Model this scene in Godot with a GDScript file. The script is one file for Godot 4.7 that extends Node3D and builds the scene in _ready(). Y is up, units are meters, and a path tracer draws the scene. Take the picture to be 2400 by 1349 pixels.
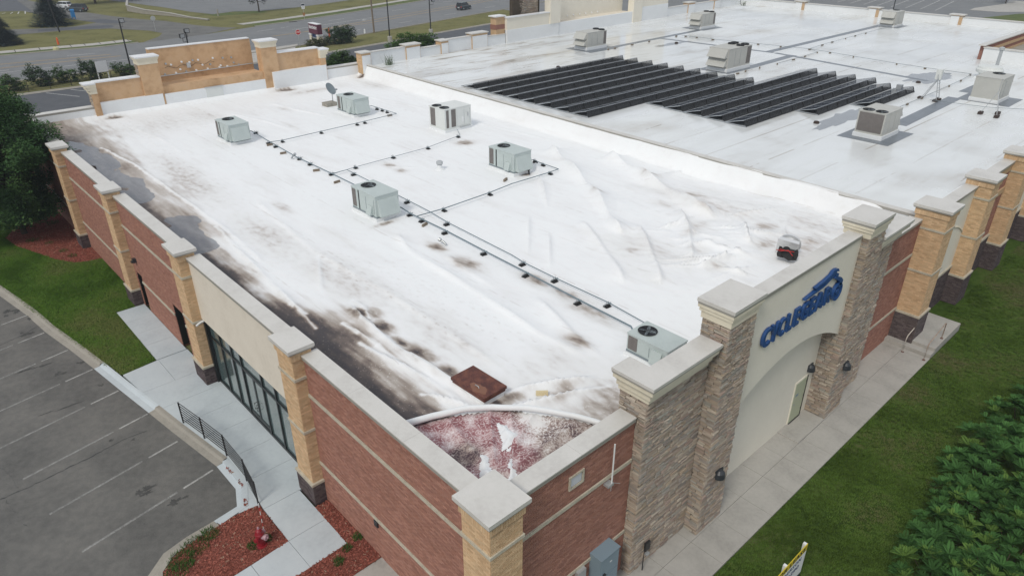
extends Node3D
# A retail building with a wind-torn white roof, seen from the air beside a road.

const D := 5.45      # roof deck of the near building
const D2 := 6.45     # roof deck of the adjoining building
var rng := RandomNumberGenerator.new()
var taken := {}
var mats := {}
var multi_unit: BoxMesh

# ---------------------------------------------------------------- mesh builder
class MB:
	var v := PackedVector3Array()
	var n := PackedVector3Array()
	var c := PackedColorArray()
	var uv := PackedVector2Array()
	var col := Color(1, 1, 1)
	func tri(a: Vector3, b: Vector3, d: Vector3) -> void:
		var nn := (d - a).cross(b - a).normalized()
		v.append(a); v.append(b); v.append(d)
		for i in 3:
			n.append(nn); c.append(col)
	func quad(a: Vector3, b: Vector3, e: Vector3, d: Vector3) -> void:
		var nn := (e - a).cross(b - a).normalized()
		if nn.length_squared() < 0.5:
			nn = (d - a).cross(e - a).normalized()
		v.append(a); v.append(b); v.append(e); v.append(a); v.append(e); v.append(d)
		for i in 6:
			n.append(nn); c.append(col)
	func obox(t: Transform3D, s: Vector3) -> void:
		var h := s * 0.5
		var ax := [t.basis.x * h.x, t.basis.y * h.y, t.basis.z * h.z]
		for i in 3:
			var N: Vector3 = ax[i]
			var U: Vector3 = ax[(i + 1) % 3]
			var V: Vector3 = ax[(i + 2) % 3]
			var o := t.origin + N
			quad(o - U - V, o - U + V, o + U + V, o + U - V)
			o = t.origin - N
			quad(o - U - V, o + U - V, o + U + V, o - U + V)
	func box(a: Vector3, b: Vector3) -> void:
		obox(Transform3D(Basis(), (a + b) * 0.5), (b - a).abs())
	func bar(a: Vector3, b: Vector3, w: float, h: float) -> void:
		var d := b - a
		var z := d.normalized()
		var up := Vector3.UP if absf(z.y) < 0.95 else Vector3.RIGHT
		var x := up.cross(z).normalized()
		var y := z.cross(x)
		obox(Transform3D(Basis(x, y, z), (a + b) * 0.5), Vector3(w, h, d.length()))
	func prism(poly: PackedVector2Array, y0: float, y1: float, bottom := false) -> void:
		var idx := Geometry2D.triangulate_polygon(poly)
		for i in range(0, idx.size(), 3):
			var a := poly[idx[i]]
			var b := poly[idx[i + 1]]
			var e := poly[idx[i + 2]]
			if (b - a).cross(e - a) < 0:
				var t := b
				b = e
				e = t
			tri(Vector3(a.x, y1, a.y), Vector3(b.x, y1, b.y), Vector3(e.x, y1, e.y))
			if bottom:
				tri(Vector3(a.x, y0, a.y), Vector3(e.x, y0, e.y), Vector3(b.x, y0, b.y))
		if y1 - y0 > 0.0005:
			var ccw := 0.0
			for i in poly.size():
				ccw += poly[i].cross(poly[(i + 1) % poly.size()])
			for i in poly.size():
				var p := poly[i]
				var q := poly[(i + 1) % poly.size()]
				if ccw < 0:
					var t2 := p
					p = q
					q = t2
				quad(Vector3(p.x, y1, p.y), Vector3(p.x, y0, p.y), Vector3(q.x, y0, q.y), Vector3(q.x, y1, q.y))
	func plate(poly: PackedVector2Array, t: Transform3D, depth: float) -> void:
		# a flat outline in t's x-y plane, given thickness along t's z
		var idx := Geometry2D.triangulate_polygon(poly)
		var f := t.basis.z * depth
		for i in range(0, idx.size(), 3):
			var a := t * Vector3(poly[idx[i]].x, poly[idx[i]].y, 0)
			var b := t * Vector3(poly[idx[i + 1]].x, poly[idx[i + 1]].y, 0)
			var e := t * Vector3(poly[idx[i + 2]].x, poly[idx[i + 2]].y, 0)
			if (e - a).cross(b - a).dot(t.basis.z) < 0:
				var s := b
				b = e
				e = s
			tri(a + f, b + f, e + f)
			tri(a, e, b)
		var ccw := 0.0
		for i in poly.size():
			ccw += poly[i].cross(poly[(i + 1) % poly.size()])
		for i in poly.size():
			var p := poly[i]
			var q := poly[(i + 1) % poly.size()]
			if ccw < 0:
				var t2 := p
				p = q
				q = t2
			var A := t * Vector3(p.x, p.y, 0)
			var B := t * Vector3(q.x, q.y, 0)
			quad(A, A + f, B + f, B)
	func tube(pts: Array, r: float, sides := 6, r2 := -1.0) -> void:
		if r2 < 0:
			r2 = r
		var rings := []
		var k := pts.size()
		for i in k:
			var d: Vector3
			if i == 0:
				d = pts[1] - pts[0]
			elif i == k - 1:
				d = pts[k - 1] - pts[k - 2]
			else:
				d = (pts[i + 1] - pts[i]).normalized() + (pts[i] - pts[i - 1]).normalized()
			d = d.normalized()
			var up := Vector3.UP if absf(d.y) < 0.95 else Vector3.RIGHT
			var x := up.cross(d).normalized()
			var y := d.cross(x)
			var rr := lerpf(r, r2, float(i) / maxf(1, k - 1))
			var ring := []
			for j in sides:
				var a := TAU * j / sides
				ring.append([pts[i] + (x * cos(a) + y * sin(a)) * rr, x * cos(a) + y * sin(a)])
			rings.append(ring)
		for i in k - 1:
			for j in sides:
				var j2 := (j + 1) % sides
				var p = rings[i][j]
				var q = rings[i][j2]
				var s = rings[i + 1][j2]
				var t = rings[i + 1][j]
				for e in [p, t, s, p, s, q]:
					v.append(e[0]); n.append(e[1]); c.append(col)
		for e in [0, k - 1]:
			for j in range(1, sides - 1):
				if e == 0:
					tri(rings[0][0][0], rings[0][j][0], rings[0][j + 1][0])
				else:
					tri(rings[e][0][0], rings[e][j + 1][0], rings[e][j][0])
	func lathe(prof: Array, t: Transform3D, sides := 16) -> void:
		for i in prof.size() - 1:
			for j in sides:
				var a := TAU * j / sides
				var b := TAU * (j + 1) / sides
				var p: Vector2 = prof[i]
				var q: Vector2 = prof[i + 1]
				quad(t * Vector3(p.x * cos(a), p.y, p.x * sin(a)), t * Vector3(q.x * cos(a), q.y, q.x * sin(a)), t * Vector3(q.x * cos(b), q.y, q.x * sin(b)), t * Vector3(p.x * cos(b), p.y, p.x * sin(b)))
	func mesh() -> ArrayMesh:
		var arr := []
		arr.resize(Mesh.ARRAY_MAX)
		arr[Mesh.ARRAY_VERTEX] = v
		arr[Mesh.ARRAY_NORMAL] = n
		arr[Mesh.ARRAY_COLOR] = c
		if uv.size() == v.size():
			arr[Mesh.ARRAY_TEX_UV] = uv
		var m := ArrayMesh.new()
		m.add_surface_from_arrays(Mesh.PRIMITIVE_TRIANGLES, arr)
		return m

func numbered(called: String) -> String:
	var k: int = taken.get(called, 0)
	taken[called] = k + 1
	return called if k == 0 else "%s_%03d" % [called, k]

func node_of(m: Mesh, called: String, material: Material, parent: Node3D) -> MeshInstance3D:
	var o := MeshInstance3D.new()
	o.mesh = m
	o.material_override = material
	o.cast_shadow = GeometryInstance3D.SHADOW_CASTING_SETTING_ON
	if parent == self:
		o.name = numbered(called)
		add_child(o)
	else:
		o.name = called
		parent.add_child(o, true)
	return o

func put(mb: MB, called: String, material, parent: Node3D) -> MeshInstance3D:
	return node_of(mb.mesh(), called, mats[material] if material is String else material, parent)

func boxp(a: Vector3, b: Vector3, called: String, material, parent: Node3D) -> MeshInstance3D:
	var m := MB.new()
	m.box(a, b)
	return put(m, called, material, parent)

func tag(o: Node, label: String, category: String, group := "") -> Node:
	o.set_meta("label", label)
	o.set_meta("category", category)
	if group:
		o.set_meta("group", group)
	return o

func thing(called: String, label: String, category: String, at := Vector3.ZERO, turn := 0.0, group := "") -> Node3D:
	var o := Node3D.new()
	o.name = numbered(called)
	add_child(o)
	o.position = at
	o.rotation.y = turn
	tag(o, label, category, group)
	return o

func copy_of(o: Node3D, called: String, label: String, at: Vector3, turn: float) -> Node3D:
	var d: Node3D = o.duplicate()
	d.name = numbered(called)
	add_child(d)
	d.position = at
	d.rotation.y = turn
	d.set_meta("label", label)
	return d

func struct(o: Node) -> Node:
	o.set_meta("kind", "structure")
	return o

func stuff(o: Node) -> Node:
	o.set_meta("kind", "stuff")
	return o

func poly(a: Array) -> PackedVector2Array:
	var p := PackedVector2Array()
	for q in a:
		p.append(Vector2(q[0], q[1]))
	return p

func sheet(a: Array, y: float, called: String, material, parent: Node3D = self, thick := 0.0) -> MeshInstance3D:
	var m := MB.new()
	m.prism(poly(a), y - thick, y)
	return put(m, called, material, parent)

func many(called: String, m: Mesh, xf: Array, cols: Array, material, parent: Node3D) -> MultiMeshInstance3D:
	var mm := MultiMesh.new()
	mm.transform_format = MultiMesh.TRANSFORM_3D
	mm.use_colors = true
	mm.mesh = m
	mm.instance_count = xf.size()
	for i in xf.size():
		mm.set_instance_transform(i, xf[i])
		mm.set_instance_color(i, cols[i % cols.size()])
	var o := MultiMeshInstance3D.new()
	o.multimesh = mm
	o.material_override = mats[material] if material is String else material
	if parent == self:
		o.name = numbered(called)
		add_child(o)
	else:
		o.name = called
		parent.add_child(o, true)
	stuff(o)
	return o

# ---------------------------------------------------------------- materials
func noise_bytes(sd: int, freq: float, size: int, octaves := 4) -> PackedByteArray:
	var f := FastNoiseLite.new()
	f.seed = sd
	f.noise_type = FastNoiseLite.TYPE_SIMPLEX_SMOOTH
	f.frequency = freq
	f.fractal_octaves = octaves
	var im := f.get_seamless_image(size, size)
	im.convert(Image.FORMAT_L8)
	return im.get_data()

func s8(x: float) -> int:
	x = clampf(x, 0, 1)
	return int(round(255.0 * (12.92 * x if x < 0.0031308 else 1.055 * pow(x, 1.0 / 2.4) - 0.055)))

func ramp_lut(cols: Array) -> PackedByteArray:
	var lut := PackedByteArray()
	for i in 256:
		var t := i / 255.0 * (cols.size() - 1)
		var k := mini(int(t), cols.size() - 2)
		var c: Color = cols[k].lerp(cols[k + 1], t - k)
		lut.append(s8(c.r)); lut.append(s8(c.g)); lut.append(s8(c.b))
	return lut

func mottled(cols: Array, sd: int, size := 512, coarse := 0.7, mid := 0.5, fine := 0.3, cf := 3.0, mf := 24.0) -> ImageTexture:
	# real colours (linear) from dark to light, mixed by three scales of noise
	var a := noise_bytes(sd, cf / size, size, 4)
	var b := noise_bytes(sd + 7, mf / size, size, 3)
	var lut := ramp_lut(cols)
	var out := PackedByteArray()
	out.resize(size * size * 3)
	var r := RandomNumberGenerator.new()
	r.seed = sd
	for i in size * size:
		var t := 127.0 + coarse * (a[i] - 127) + mid * (b[i] - 127) + fine * ((r.randi() & 255) - 127)
		var k := clampi(int(t), 0, 255) * 3
		out[i * 3] = lut[k]
		out[i * 3 + 1] = lut[k + 1]
		out[i * 3 + 2] = lut[k + 2]
	return ImageTexture.create_from_image(Image.create_from_data(size, size, false, Image.FORMAT_RGB8, out))

func relief(sd: int, freq: float, size := 512, strength := 4.0) -> ImageTexture:
	var f := FastNoiseLite.new()
	f.seed = sd
	f.frequency = freq
	f.fractal_octaves = 4
	var im := f.get_seamless_image(size, size)
	im.bump_map_to_normal_map(strength)
	return ImageTexture.create_from_image(im)

func plainmat(called: String, c: Color, rough := 0.8, metal := 0.0) -> StandardMaterial3D:
	var m := StandardMaterial3D.new()
	m.albedo_color = c.linear_to_srgb()
	m.roughness = rough
	m.metallic = metal
	mats[called] = m
	return m

func texmat(called: String, t: Texture2D, tile: float, rough := 0.9, metal := 0.0) -> StandardMaterial3D:
	var m := StandardMaterial3D.new()
	m.albedo_texture = t
	m.uv1_triplanar = true
	m.uv1_world_triplanar = true
	m.uv1_scale = Vector3.ONE / tile
	m.roughness = rough
	m.metallic = metal
	if rough > .94:
		m.metallic_specular = .1
	mats[called] = m
	return m

func vertmat(called: String, rough := 0.9) -> StandardMaterial3D:
	var m := StandardMaterial3D.new()
	m.vertex_color_use_as_albedo = true
	m.roughness = rough
	m.metallic_specular = .25
	if called == "leaf":
		m.metallic_specular = .12
		m.backlight_enabled = true
		m.backlight = Color(.2, .3, .08)
	mats[called] = m
	return m

func L(r: float, g: float, b: float) -> Color:
	return Color(r, g, b)

func make_materials() -> void:
	texmat("asphalt", mottled([L(.075, .075, .071), L(.112, .11, .104), L(.14, .137, .127), L(.18, .172, .158)], 11, 1024, .6, .4, .5, 3.0, 30.0), 13.0, .88)
	texmat("asphalt_stain", mottled([L(.035, .035, .034), L(.06, .06, .057), L(.095, .094, .089)], 10, 256, .5, .4, .6), 2.0, .8)
	texmat("road", mottled([L(.13, .135, .14), L(.165, .17, .174), L(.20, .202, .202)], 12, 512, .5, .3, .4), 17.0, .85)
	texmat("fresh_asphalt", mottled([L(.05, .055, .063), L(.075, .08, .09), L(.095, .1, .108)], 13, 256, .5, .3, .4), 9.0, .8)
	texmat("dry_grass", mottled([L(.095, .095, .04), L(.14, .14, .06), L(.19, .175, .08), L(.13, .15, .055)], 14, 1024, .8, .5, .4, 5.0, 40.0), 31.0, .98)
	texmat("lawn_soil", mottled([L(.03, .05, .012), L(.045, .08, .016), L(.065, .105, .022), L(.09, .10, .04)], 15, 1024, .8, .5, .35, 4.0, 36.0), 17.0, .98)
	texmat("verge", mottled([L(.07, .1, .04), L(.11, .14, .055), L(.17, .16, .08)], 16, 512, .7, .5, .4), 13.0, .98)
	texmat("concrete", mottled([L(.30, .29, .265), L(.39, .375, .345), L(.44, .425, .39)], 17, 512, .6, .4, .2), 5.0, .85)
	texmat("new_concrete", mottled([L(.42, .465, .49), L(.49, .54, .565), L(.53, .58, .6)], 18, 512, .6, .4, .15), 6.0, .8)
	texmat("tan_concrete", mottled([L(.24, .225, .195), L(.31, .29, .25), L(.36, .335, .29)], 19, 512, .6, .5, .3), 4.0, .9)
	texmat("gap", mottled([L(.05, .048, .04), L(.1, .095, .085)], 20, 128, .6, .5, .3), 2.0, .95)
	texmat("mulch_soil", mottled([L(.10, .034, .026), L(.20, .068, .05), L(.27, .095, .072)], 21, 512, .4, .6, .6, 4.0, 60.0), 4.0, .97)
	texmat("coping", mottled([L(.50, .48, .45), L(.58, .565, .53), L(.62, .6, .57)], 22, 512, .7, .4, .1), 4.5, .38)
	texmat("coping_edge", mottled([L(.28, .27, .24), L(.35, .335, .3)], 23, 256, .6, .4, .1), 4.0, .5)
	texmat("white_cap", mottled([L(.66, .67, .68), L(.78, .79, .8)], 24, 256, .6, .4, .1), 5.0, .45)
	texmat("stucco", mottled([L(.63, .57, .48), L(.71, .65, .555), L(.74, .68, .585)], 25, 512, .6, .4, .3), 6.0, .93)
	texmat("pale_stucco", mottled([L(.72, .68, .585), L(.79, .75, .65)], 26, 512, .6, .4, .3), 6.0, .93)
	texmat("cornice", mottled([L(.60, .545, .425), L(.69, .635, .51), L(.73, .675, .55)], 27, 256, .6, .4, .2), 4.0, .85)
	texmat("tan_stucco", mottled([L(.40, .25, .135), L(.52, .335, .19), L(.58, .385, .225), L(.55, .38, .24)], 28, 512, .8, .5, .25, 4.0, 18.0), 9.0, .93)
	texmat("red_mortar", mottled([L(.25, .125, .098), L(.31, .165, .13)], 29, 256, .5, .5, .3), 3.0, .95)
	texmat("yellow_mortar", mottled([L(.47, .325, .195), L(.58, .41, .255)], 30, 256, .5, .5, .3), 3.0, .95)
	texmat("dark_mortar", mottled([L(.10, .085, .08), L(.2, .175, .16)], 31, 256, .5, .5, .4), 2.0, .95)
	texmat("stone_bed", mottled([L(.06, .048, .036), L(.12, .1, .08)], 32, 256, .5, .5, .4), 2.0, .97)
	texmat("sill_stone", mottled([L(.34, .31, .24), L(.5, .46, .37), L(.57, .53, .43)], 33, 512, .7, .6, .35, 5.0, 40.0), 3.0, .92)
	vertmat("brick", .92)
	vertmat("stone", .93)
	vertmat("leaf", .75)
	vertmat("leafy", .8)
	vertmat("painted", .6)
	texmat("flashing", mottled([L(.72, .74, .75), L(.8, .82, .83)], 34, 256, .6, .4, .1), 7.0, .6)
	plainmat("black_metal", L(.018, .018, .02), .45, .0)
	plainmat("black_rubber", L(.016, .016, .017), .8)
	plainmat("door_black", L(.006, .006, .006), .6)
	plainmat("pipe_blue", L(.15, .20, .23), .5)
	plainmat("steel", L(.42, .44, .45), .35, .8)
	plainmat("galvanized", L(.5, .52, .53), .45, .5)
	texmat("unit_grey", mottled([L(.40, .46, .45), L(.46, .52, .51), L(.49, .55, .54)], 35, 256, .6, .4, .12), 3.0, .5)
	texmat("unit_white", mottled([L(.62, .645, .63), L(.70, .72, .70)], 36, 256, .6, .4, .12), 3.0, .5)
	texmat("unit_tan", mottled([L(.42, .42, .39), L(.50, .50, .47)], 37, 256, .6, .5, .2), 3.0, .55)
	plainmat("unit_rail", L(.2, .24, .26), .5)
	texmat("coil", mottled([L(.09, .08, .075), L(.16, .145, .14), L(.24, .22, .2)], 38, 256, .2, .3, .8, 4.0, 60.0), 1.0, .7)
	plainmat("fan_dark", L(.015, .017, .02), .6)
	plainmat("panel_glass", L(.012, .02, .04), .08)
	texmat("deflector", mottled([L(.012, .013, .015), L(.03, .032, .036)], 39, 256, .5, .5, .4), 2.0, .75)
	plainmat("frame_alu", L(.42, .45, .48), .4, .3)
	texmat("walk_pad", mottled([L(.09, .105, .125), L(.14, .16, .185), L(.17, .19, .215)], 40, 256, .7, .4, .2), 6.0, .3)
	texmat("wood", mottled([L(.11, .085, .06), L(.2, .16, .12), L(.26, .21, .16)], 41, 256, .4, .6, .4), 1.5, .9)
	texmat("rust", mottled([L(.05, .015, .011), L(.085, .022, .015), L(.14, .045, .026), L(.2, .075, .045)], 42, 256, .8, .5, .3), 1.6, .6)
	texmat("bark", mottled([L(.05, .038, .028), L(.1, .08, .06)], 43, 256, .4, .7, .4), 1.0, .95)
	plainmat("white_paint", L(.74, .75, .75), .5)
	texmat("line_white", mottled([L(.2, .2, .19), L(.45, .45, .44), L(.6, .6, .58), L(.64, .64, .62)], 44, 256, .5, .6, .5), 1.3, .85)
	texmat("line_worn", mottled([L(.11, .11, .105), L(.17, .17, .162), L(.27, .27, .26), L(.38, .38, .365)], 45, 256, .5, .7, .7), 1.7, .88)
	texmat("line_faded", mottled([L(.12, .12, .115), L(.25, .25, .24), L(.4, .4, .385), L(.46, .46, .44)], 48, 256, .6, .7, .6), 1.5, .87)
	texmat("line_yellow", mottled([L(.22, .17, .1), L(.42, .3, .15), L(.46, .34, .18)], 46, 256, .5, .6, .4), 1.9, .85)
	plainmat("sign_blue", L(.018, .07, .23), .4)
	plainmat("sign_red", L(.45, .02, .02), .5)
	plainmat("maroon", L(.11, .022, .045), .5)
	plainmat("navy", L(.012, .03, .11), .5)
	plainmat("yellow", L(.62, .48, .03), .5)
	plainmat("ink", L(.015, .015, .018), .6)
	plainmat("hydrant_red", L(.25, .012, .02), .42)
	plainmat("hydrant_cap", L(.4, .25, .28), .5)
	plainmat("lamp_bronze", L(.03, .034, .04), .4)
	plainmat("cabinet", L(.2, .27, .32), .5)
	plainmat("door_green", L(.42, .45, .32), .6)
	plainmat("frame_black", L(.012, .014, .016), .35)
	plainmat("tyre", L(.012, .012, .012), .85)
	plainmat("car_dark", L(.045, .055, .06), .25)
	plainmat("car_white", L(.6, .62, .64), .3)
	plainmat("car_glass", L(.012, .015, .018), .08)
	plainmat("tail_red", L(.3, .02, .02), .3)
	plainmat("orange", L(.7, .12, .03), .6)
	plainmat("blue_box", L(.02, .2, .5), .5)
	plainmat("beige_tile", L(.42, .43, .42), .5)
	plainmat("room_wall", L(.55, .55, .53), .9)
	plainmat("orange_dull", L(.35, .16, .05), .7)
	plainmat("yellow_bag", L(.5, .48, .28), .8)
	plainmat("pale_block", L(.62, .52, .32), .8)
	plainmat("bare_metal", L(.2, .09, .055), .7)
	plainmat("dish_grey", L(.2, .24, .26), .6)
	plainmat("steel_bright", L(.66, .67, .68), .3, .35)
	plainmat("drain_iron", L(.05, .035, .03), .9)
	plainmat("rail_white", L(.55, .5, .44), .6)
	texmat("rail_rusty", mottled([L(.16, .06, .035), L(.35, .25, .19), L(.5, .46, .4)], 47, 128, .8, .6, .3), .8, .7)
	plainmat("navy_dark", L(.02, .03, .045), .5)
	var g := StandardMaterial3D.new()
	g.albedo_color = Color(.55, .66, .66, .16)
	g.transparency = BaseMaterial3D.TRANSPARENCY_ALPHA
	g.roughness = .02
	mats["glass"] = g
	var w := StandardMaterial3D.new()
	w.albedo_color = Color(.34, .37, .42, .45)
	w.transparency = BaseMaterial3D.TRANSPARENCY_ALPHA
	w.roughness = .04
	w.metallic_specular = .8
	mats["water"] = w

# ---------------------------------------------------------------- setting
func setup() -> void:
	var cam := Camera3D.new()
	cam.name = "camera"
	add_child(cam)
	cam.position = Vector3(-8.1535, 19.4573, 9.6057)
	cam.rotation = Vector3(-.48901, -.7438, -.0003)
	cam.fov = 44.484
	cam.near = .1
	cam.far = 2000.0
	cam.current = true
	var env := Environment.new()
	env.background_mode = Environment.BG_SKY
	var sky := Sky.new()
	var sm := ProceduralSkyMaterial.new()
	sm.sky_top_color = Color(.90, .92, .955)
	sm.sky_horizon_color = Color(.80, .835, .875)
	sm.sky_curve = .25
	sm.ground_bottom_color = Color(.30, .30, .28)
	sm.ground_horizon_color = Color(.55, .56, .55)
	sm.sun_angle_max = 1.0
	sky.sky_material = sm
	env.sky = sky
	env.background_energy_multiplier = .8
	env.tonemap_mode = Environment.TONE_MAPPER_LINEAR
	env.tonemap_exposure = 1.06
	env.sdfgi_enabled = true
	env.ssao_enabled = true
	env.ssil_enabled = true
	env.fog_enabled = true
	env.fog_density = .0004
	env.fog_light_color = Color(.78, .82, .86)
	var we := WorldEnvironment.new()
	we.name = "world"
	we.environment = env
	add_child(we)
	var sun := DirectionalLight3D.new()
	sun.name = "sun"
	sun.light_energy = .5
	sun.light_angular_distance = 14.0
	sun.light_color = Color(1.0, .975, .93)
	sun.shadow_enabled = true
	add_child(sun)
	sun.rotation = Vector3(deg_to_rad(-46), deg_to_rad(-72), 0)

const KERB := [[-7.6, -47.5], [-6.7, -41.5], [-5.62, -35.6], [-5.17, -33.06], [-4.84, -30.3], [-4.36, -27.62], [-3.94, -24.9], [-3.56, -22.23], [-3.15, -19.54], [-2.87, -17.6], [-2.32, -14.14], [-2.29, -12.42], [-2.63, -11.52], [-3.55, -11.40], [-4.56, -11.32], [-5.42, -11.12], [-6.14, -10.5], [-6.5, -9.4], [-6.6, -7.0], [-6.6, 6.0]]

func offset_line(a: Array, d: float) -> Array:
	# the line moved d to its right-hand side, going along it
	var out := []
	for i in a.size():
		var p := Vector2(a[i][0], a[i][1])
		var t0 := (p - Vector2(a[i - 1][0], a[i - 1][1])).normalized() if i > 0 else Vector2.ZERO
		var t1 := (Vector2(a[i + 1][0], a[i + 1][1]) - p).normalized() if i < a.size() - 1 else Vector2.ZERO
		var t := (t0 + t1).normalized()
		var nn := Vector2(t.y, -t.x)
		out.append([p.x + nn.x * d, p.y + nn.y * d])
	return out

func ribbon(called: String, line: Array, w0: float, w1: float, y: float, material, parent: Node3D = self) -> MeshInstance3D:
	var a := offset_line(line, w0)
	var b := offset_line(line, w1)
	var m := MB.new()
	for i in line.size() - 1:
		m.quad(Vector3(a[i][0], y, a[i][1]), Vector3(a[i + 1][0], y, a[i + 1][1]), Vector3(b[i + 1][0], y, b[i + 1][1]), Vector3(b[i][0], y, b[i][1]))
	# make it face up
	if m.n[0].y < 0:
		for i in m.n.size():
			m.n[i] = -m.n[i]
		for i in range(0, m.v.size(), 3):
			var t := m.v[i + 1]
			m.v[i + 1] = m.v[i + 2]
			m.v[i + 2] = t
	return put(m, called, material, parent)

func kerb_run(called: String, line: Array, prof: Array, material) -> MeshInstance3D:
	# prof: [offset to the right, height] from the gutter edge inwards
	var m := MB.new()
	var rows := []
	for p in prof:
		rows.append(offset_line(line, p[0]))
	for k in prof.size() - 1:
		for i in line.size() - 1:
			var A := Vector3(rows[k][i][0], prof[k][1], rows[k][i][1])
			var B := Vector3(rows[k][i + 1][0], prof[k][1], rows[k][i + 1][1])
			var C := Vector3(rows[k + 1][i + 1][0], prof[k + 1][1], rows[k + 1][i + 1][1])
			var E := Vector3(rows[k + 1][i][0], prof[k + 1][1], rows[k + 1][i][1])
			if (C - A).cross(B - A).y >= -0.0001:
				m.quad(A, B, C, E)
			else:
				m.quad(A, E, C, B)
	return put(m, called, material, self)

func slab(parent: Node3D, x0: float, z0: float, x1: float, z1: float, y: float, material) -> void:
	var g := .006
	boxp(Vector3(x0 + g, y - .1, z0 + g), Vector3(x1 - g, y + rng.randf_range(-.002, .002), z1 - g), "slab", material, parent)

func stripe(called: String, a: Vector2, b: Vector2, w: float, y: float, material, parent: Node3D = self) -> MeshInstance3D:
	var d := (b - a).normalized()
	var s := Vector2(-d.y, d.x) * w * .5
	return sheet([[a.x + s.x, a.y + s.y], [b.x + s.x, b.y + s.y], [b.x - s.x, b.y - s.y], [a.x - s.x, a.y - s.y]], y, called, material, parent)

func line_marks(called: String, line: Array, w: float, y: float, material) -> MeshInstance3D:
	return ribbon(called, line, -w * .5, w * .5, y, material)

func crack(called: String, pts: Array, parent: Node3D) -> void:
	var m := MB.new()
	var line := []
	for i in pts.size() - 1:
		var a := Vector2(pts[i][0], pts[i][1])
		var b := Vector2(pts[i + 1][0], pts[i + 1][1])
		var k := int(a.distance_to(b) / .15) + 1
		for j in k:
			var p := a.lerp(b, float(j) / k)
			line.append([p.x + rng.randf_range(-.035, .035), p.y + rng.randf_range(-.035, .035)])
	for i in line.size() - 1:
		var w := rng.randf_range(.008, .022)
		var a := Vector3(line[i][0], .005, line[i][1])
		var b := Vector3(line[i + 1][0], .005, line[i + 1][1])
		m.quad(a + Vector3(0, 0, -w), b + Vector3(0, 0, -w), b + Vector3(0, 0, w), a + Vector3(0, 0, w))
	struct(put(m, called, "fan_dark", parent))

func blob_sheet(called: String, cx: float, cz: float, rx: float, rz: float, y: float, material, seed_: int, parent: Node3D = self, rough := .35) -> MeshInstance3D:
	var r := RandomNumberGenerator.new()
	r.seed = seed_
	var f := FastNoiseLite.new()
	f.seed = seed_
	f.frequency = .9
	var p := []
	for i in 40:
		var a := TAU * i / 40
		var k := 1.0 + rough * f.get_noise_2d(cos(a) * 2.2, sin(a) * 2.2) * 1.6 + r.randf_range(-.04, .04)
		p.append([cx + cos(a) * rx * k, cz + sin(a) * rz * k])
	return sheet(p, y, called, material, parent)

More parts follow.
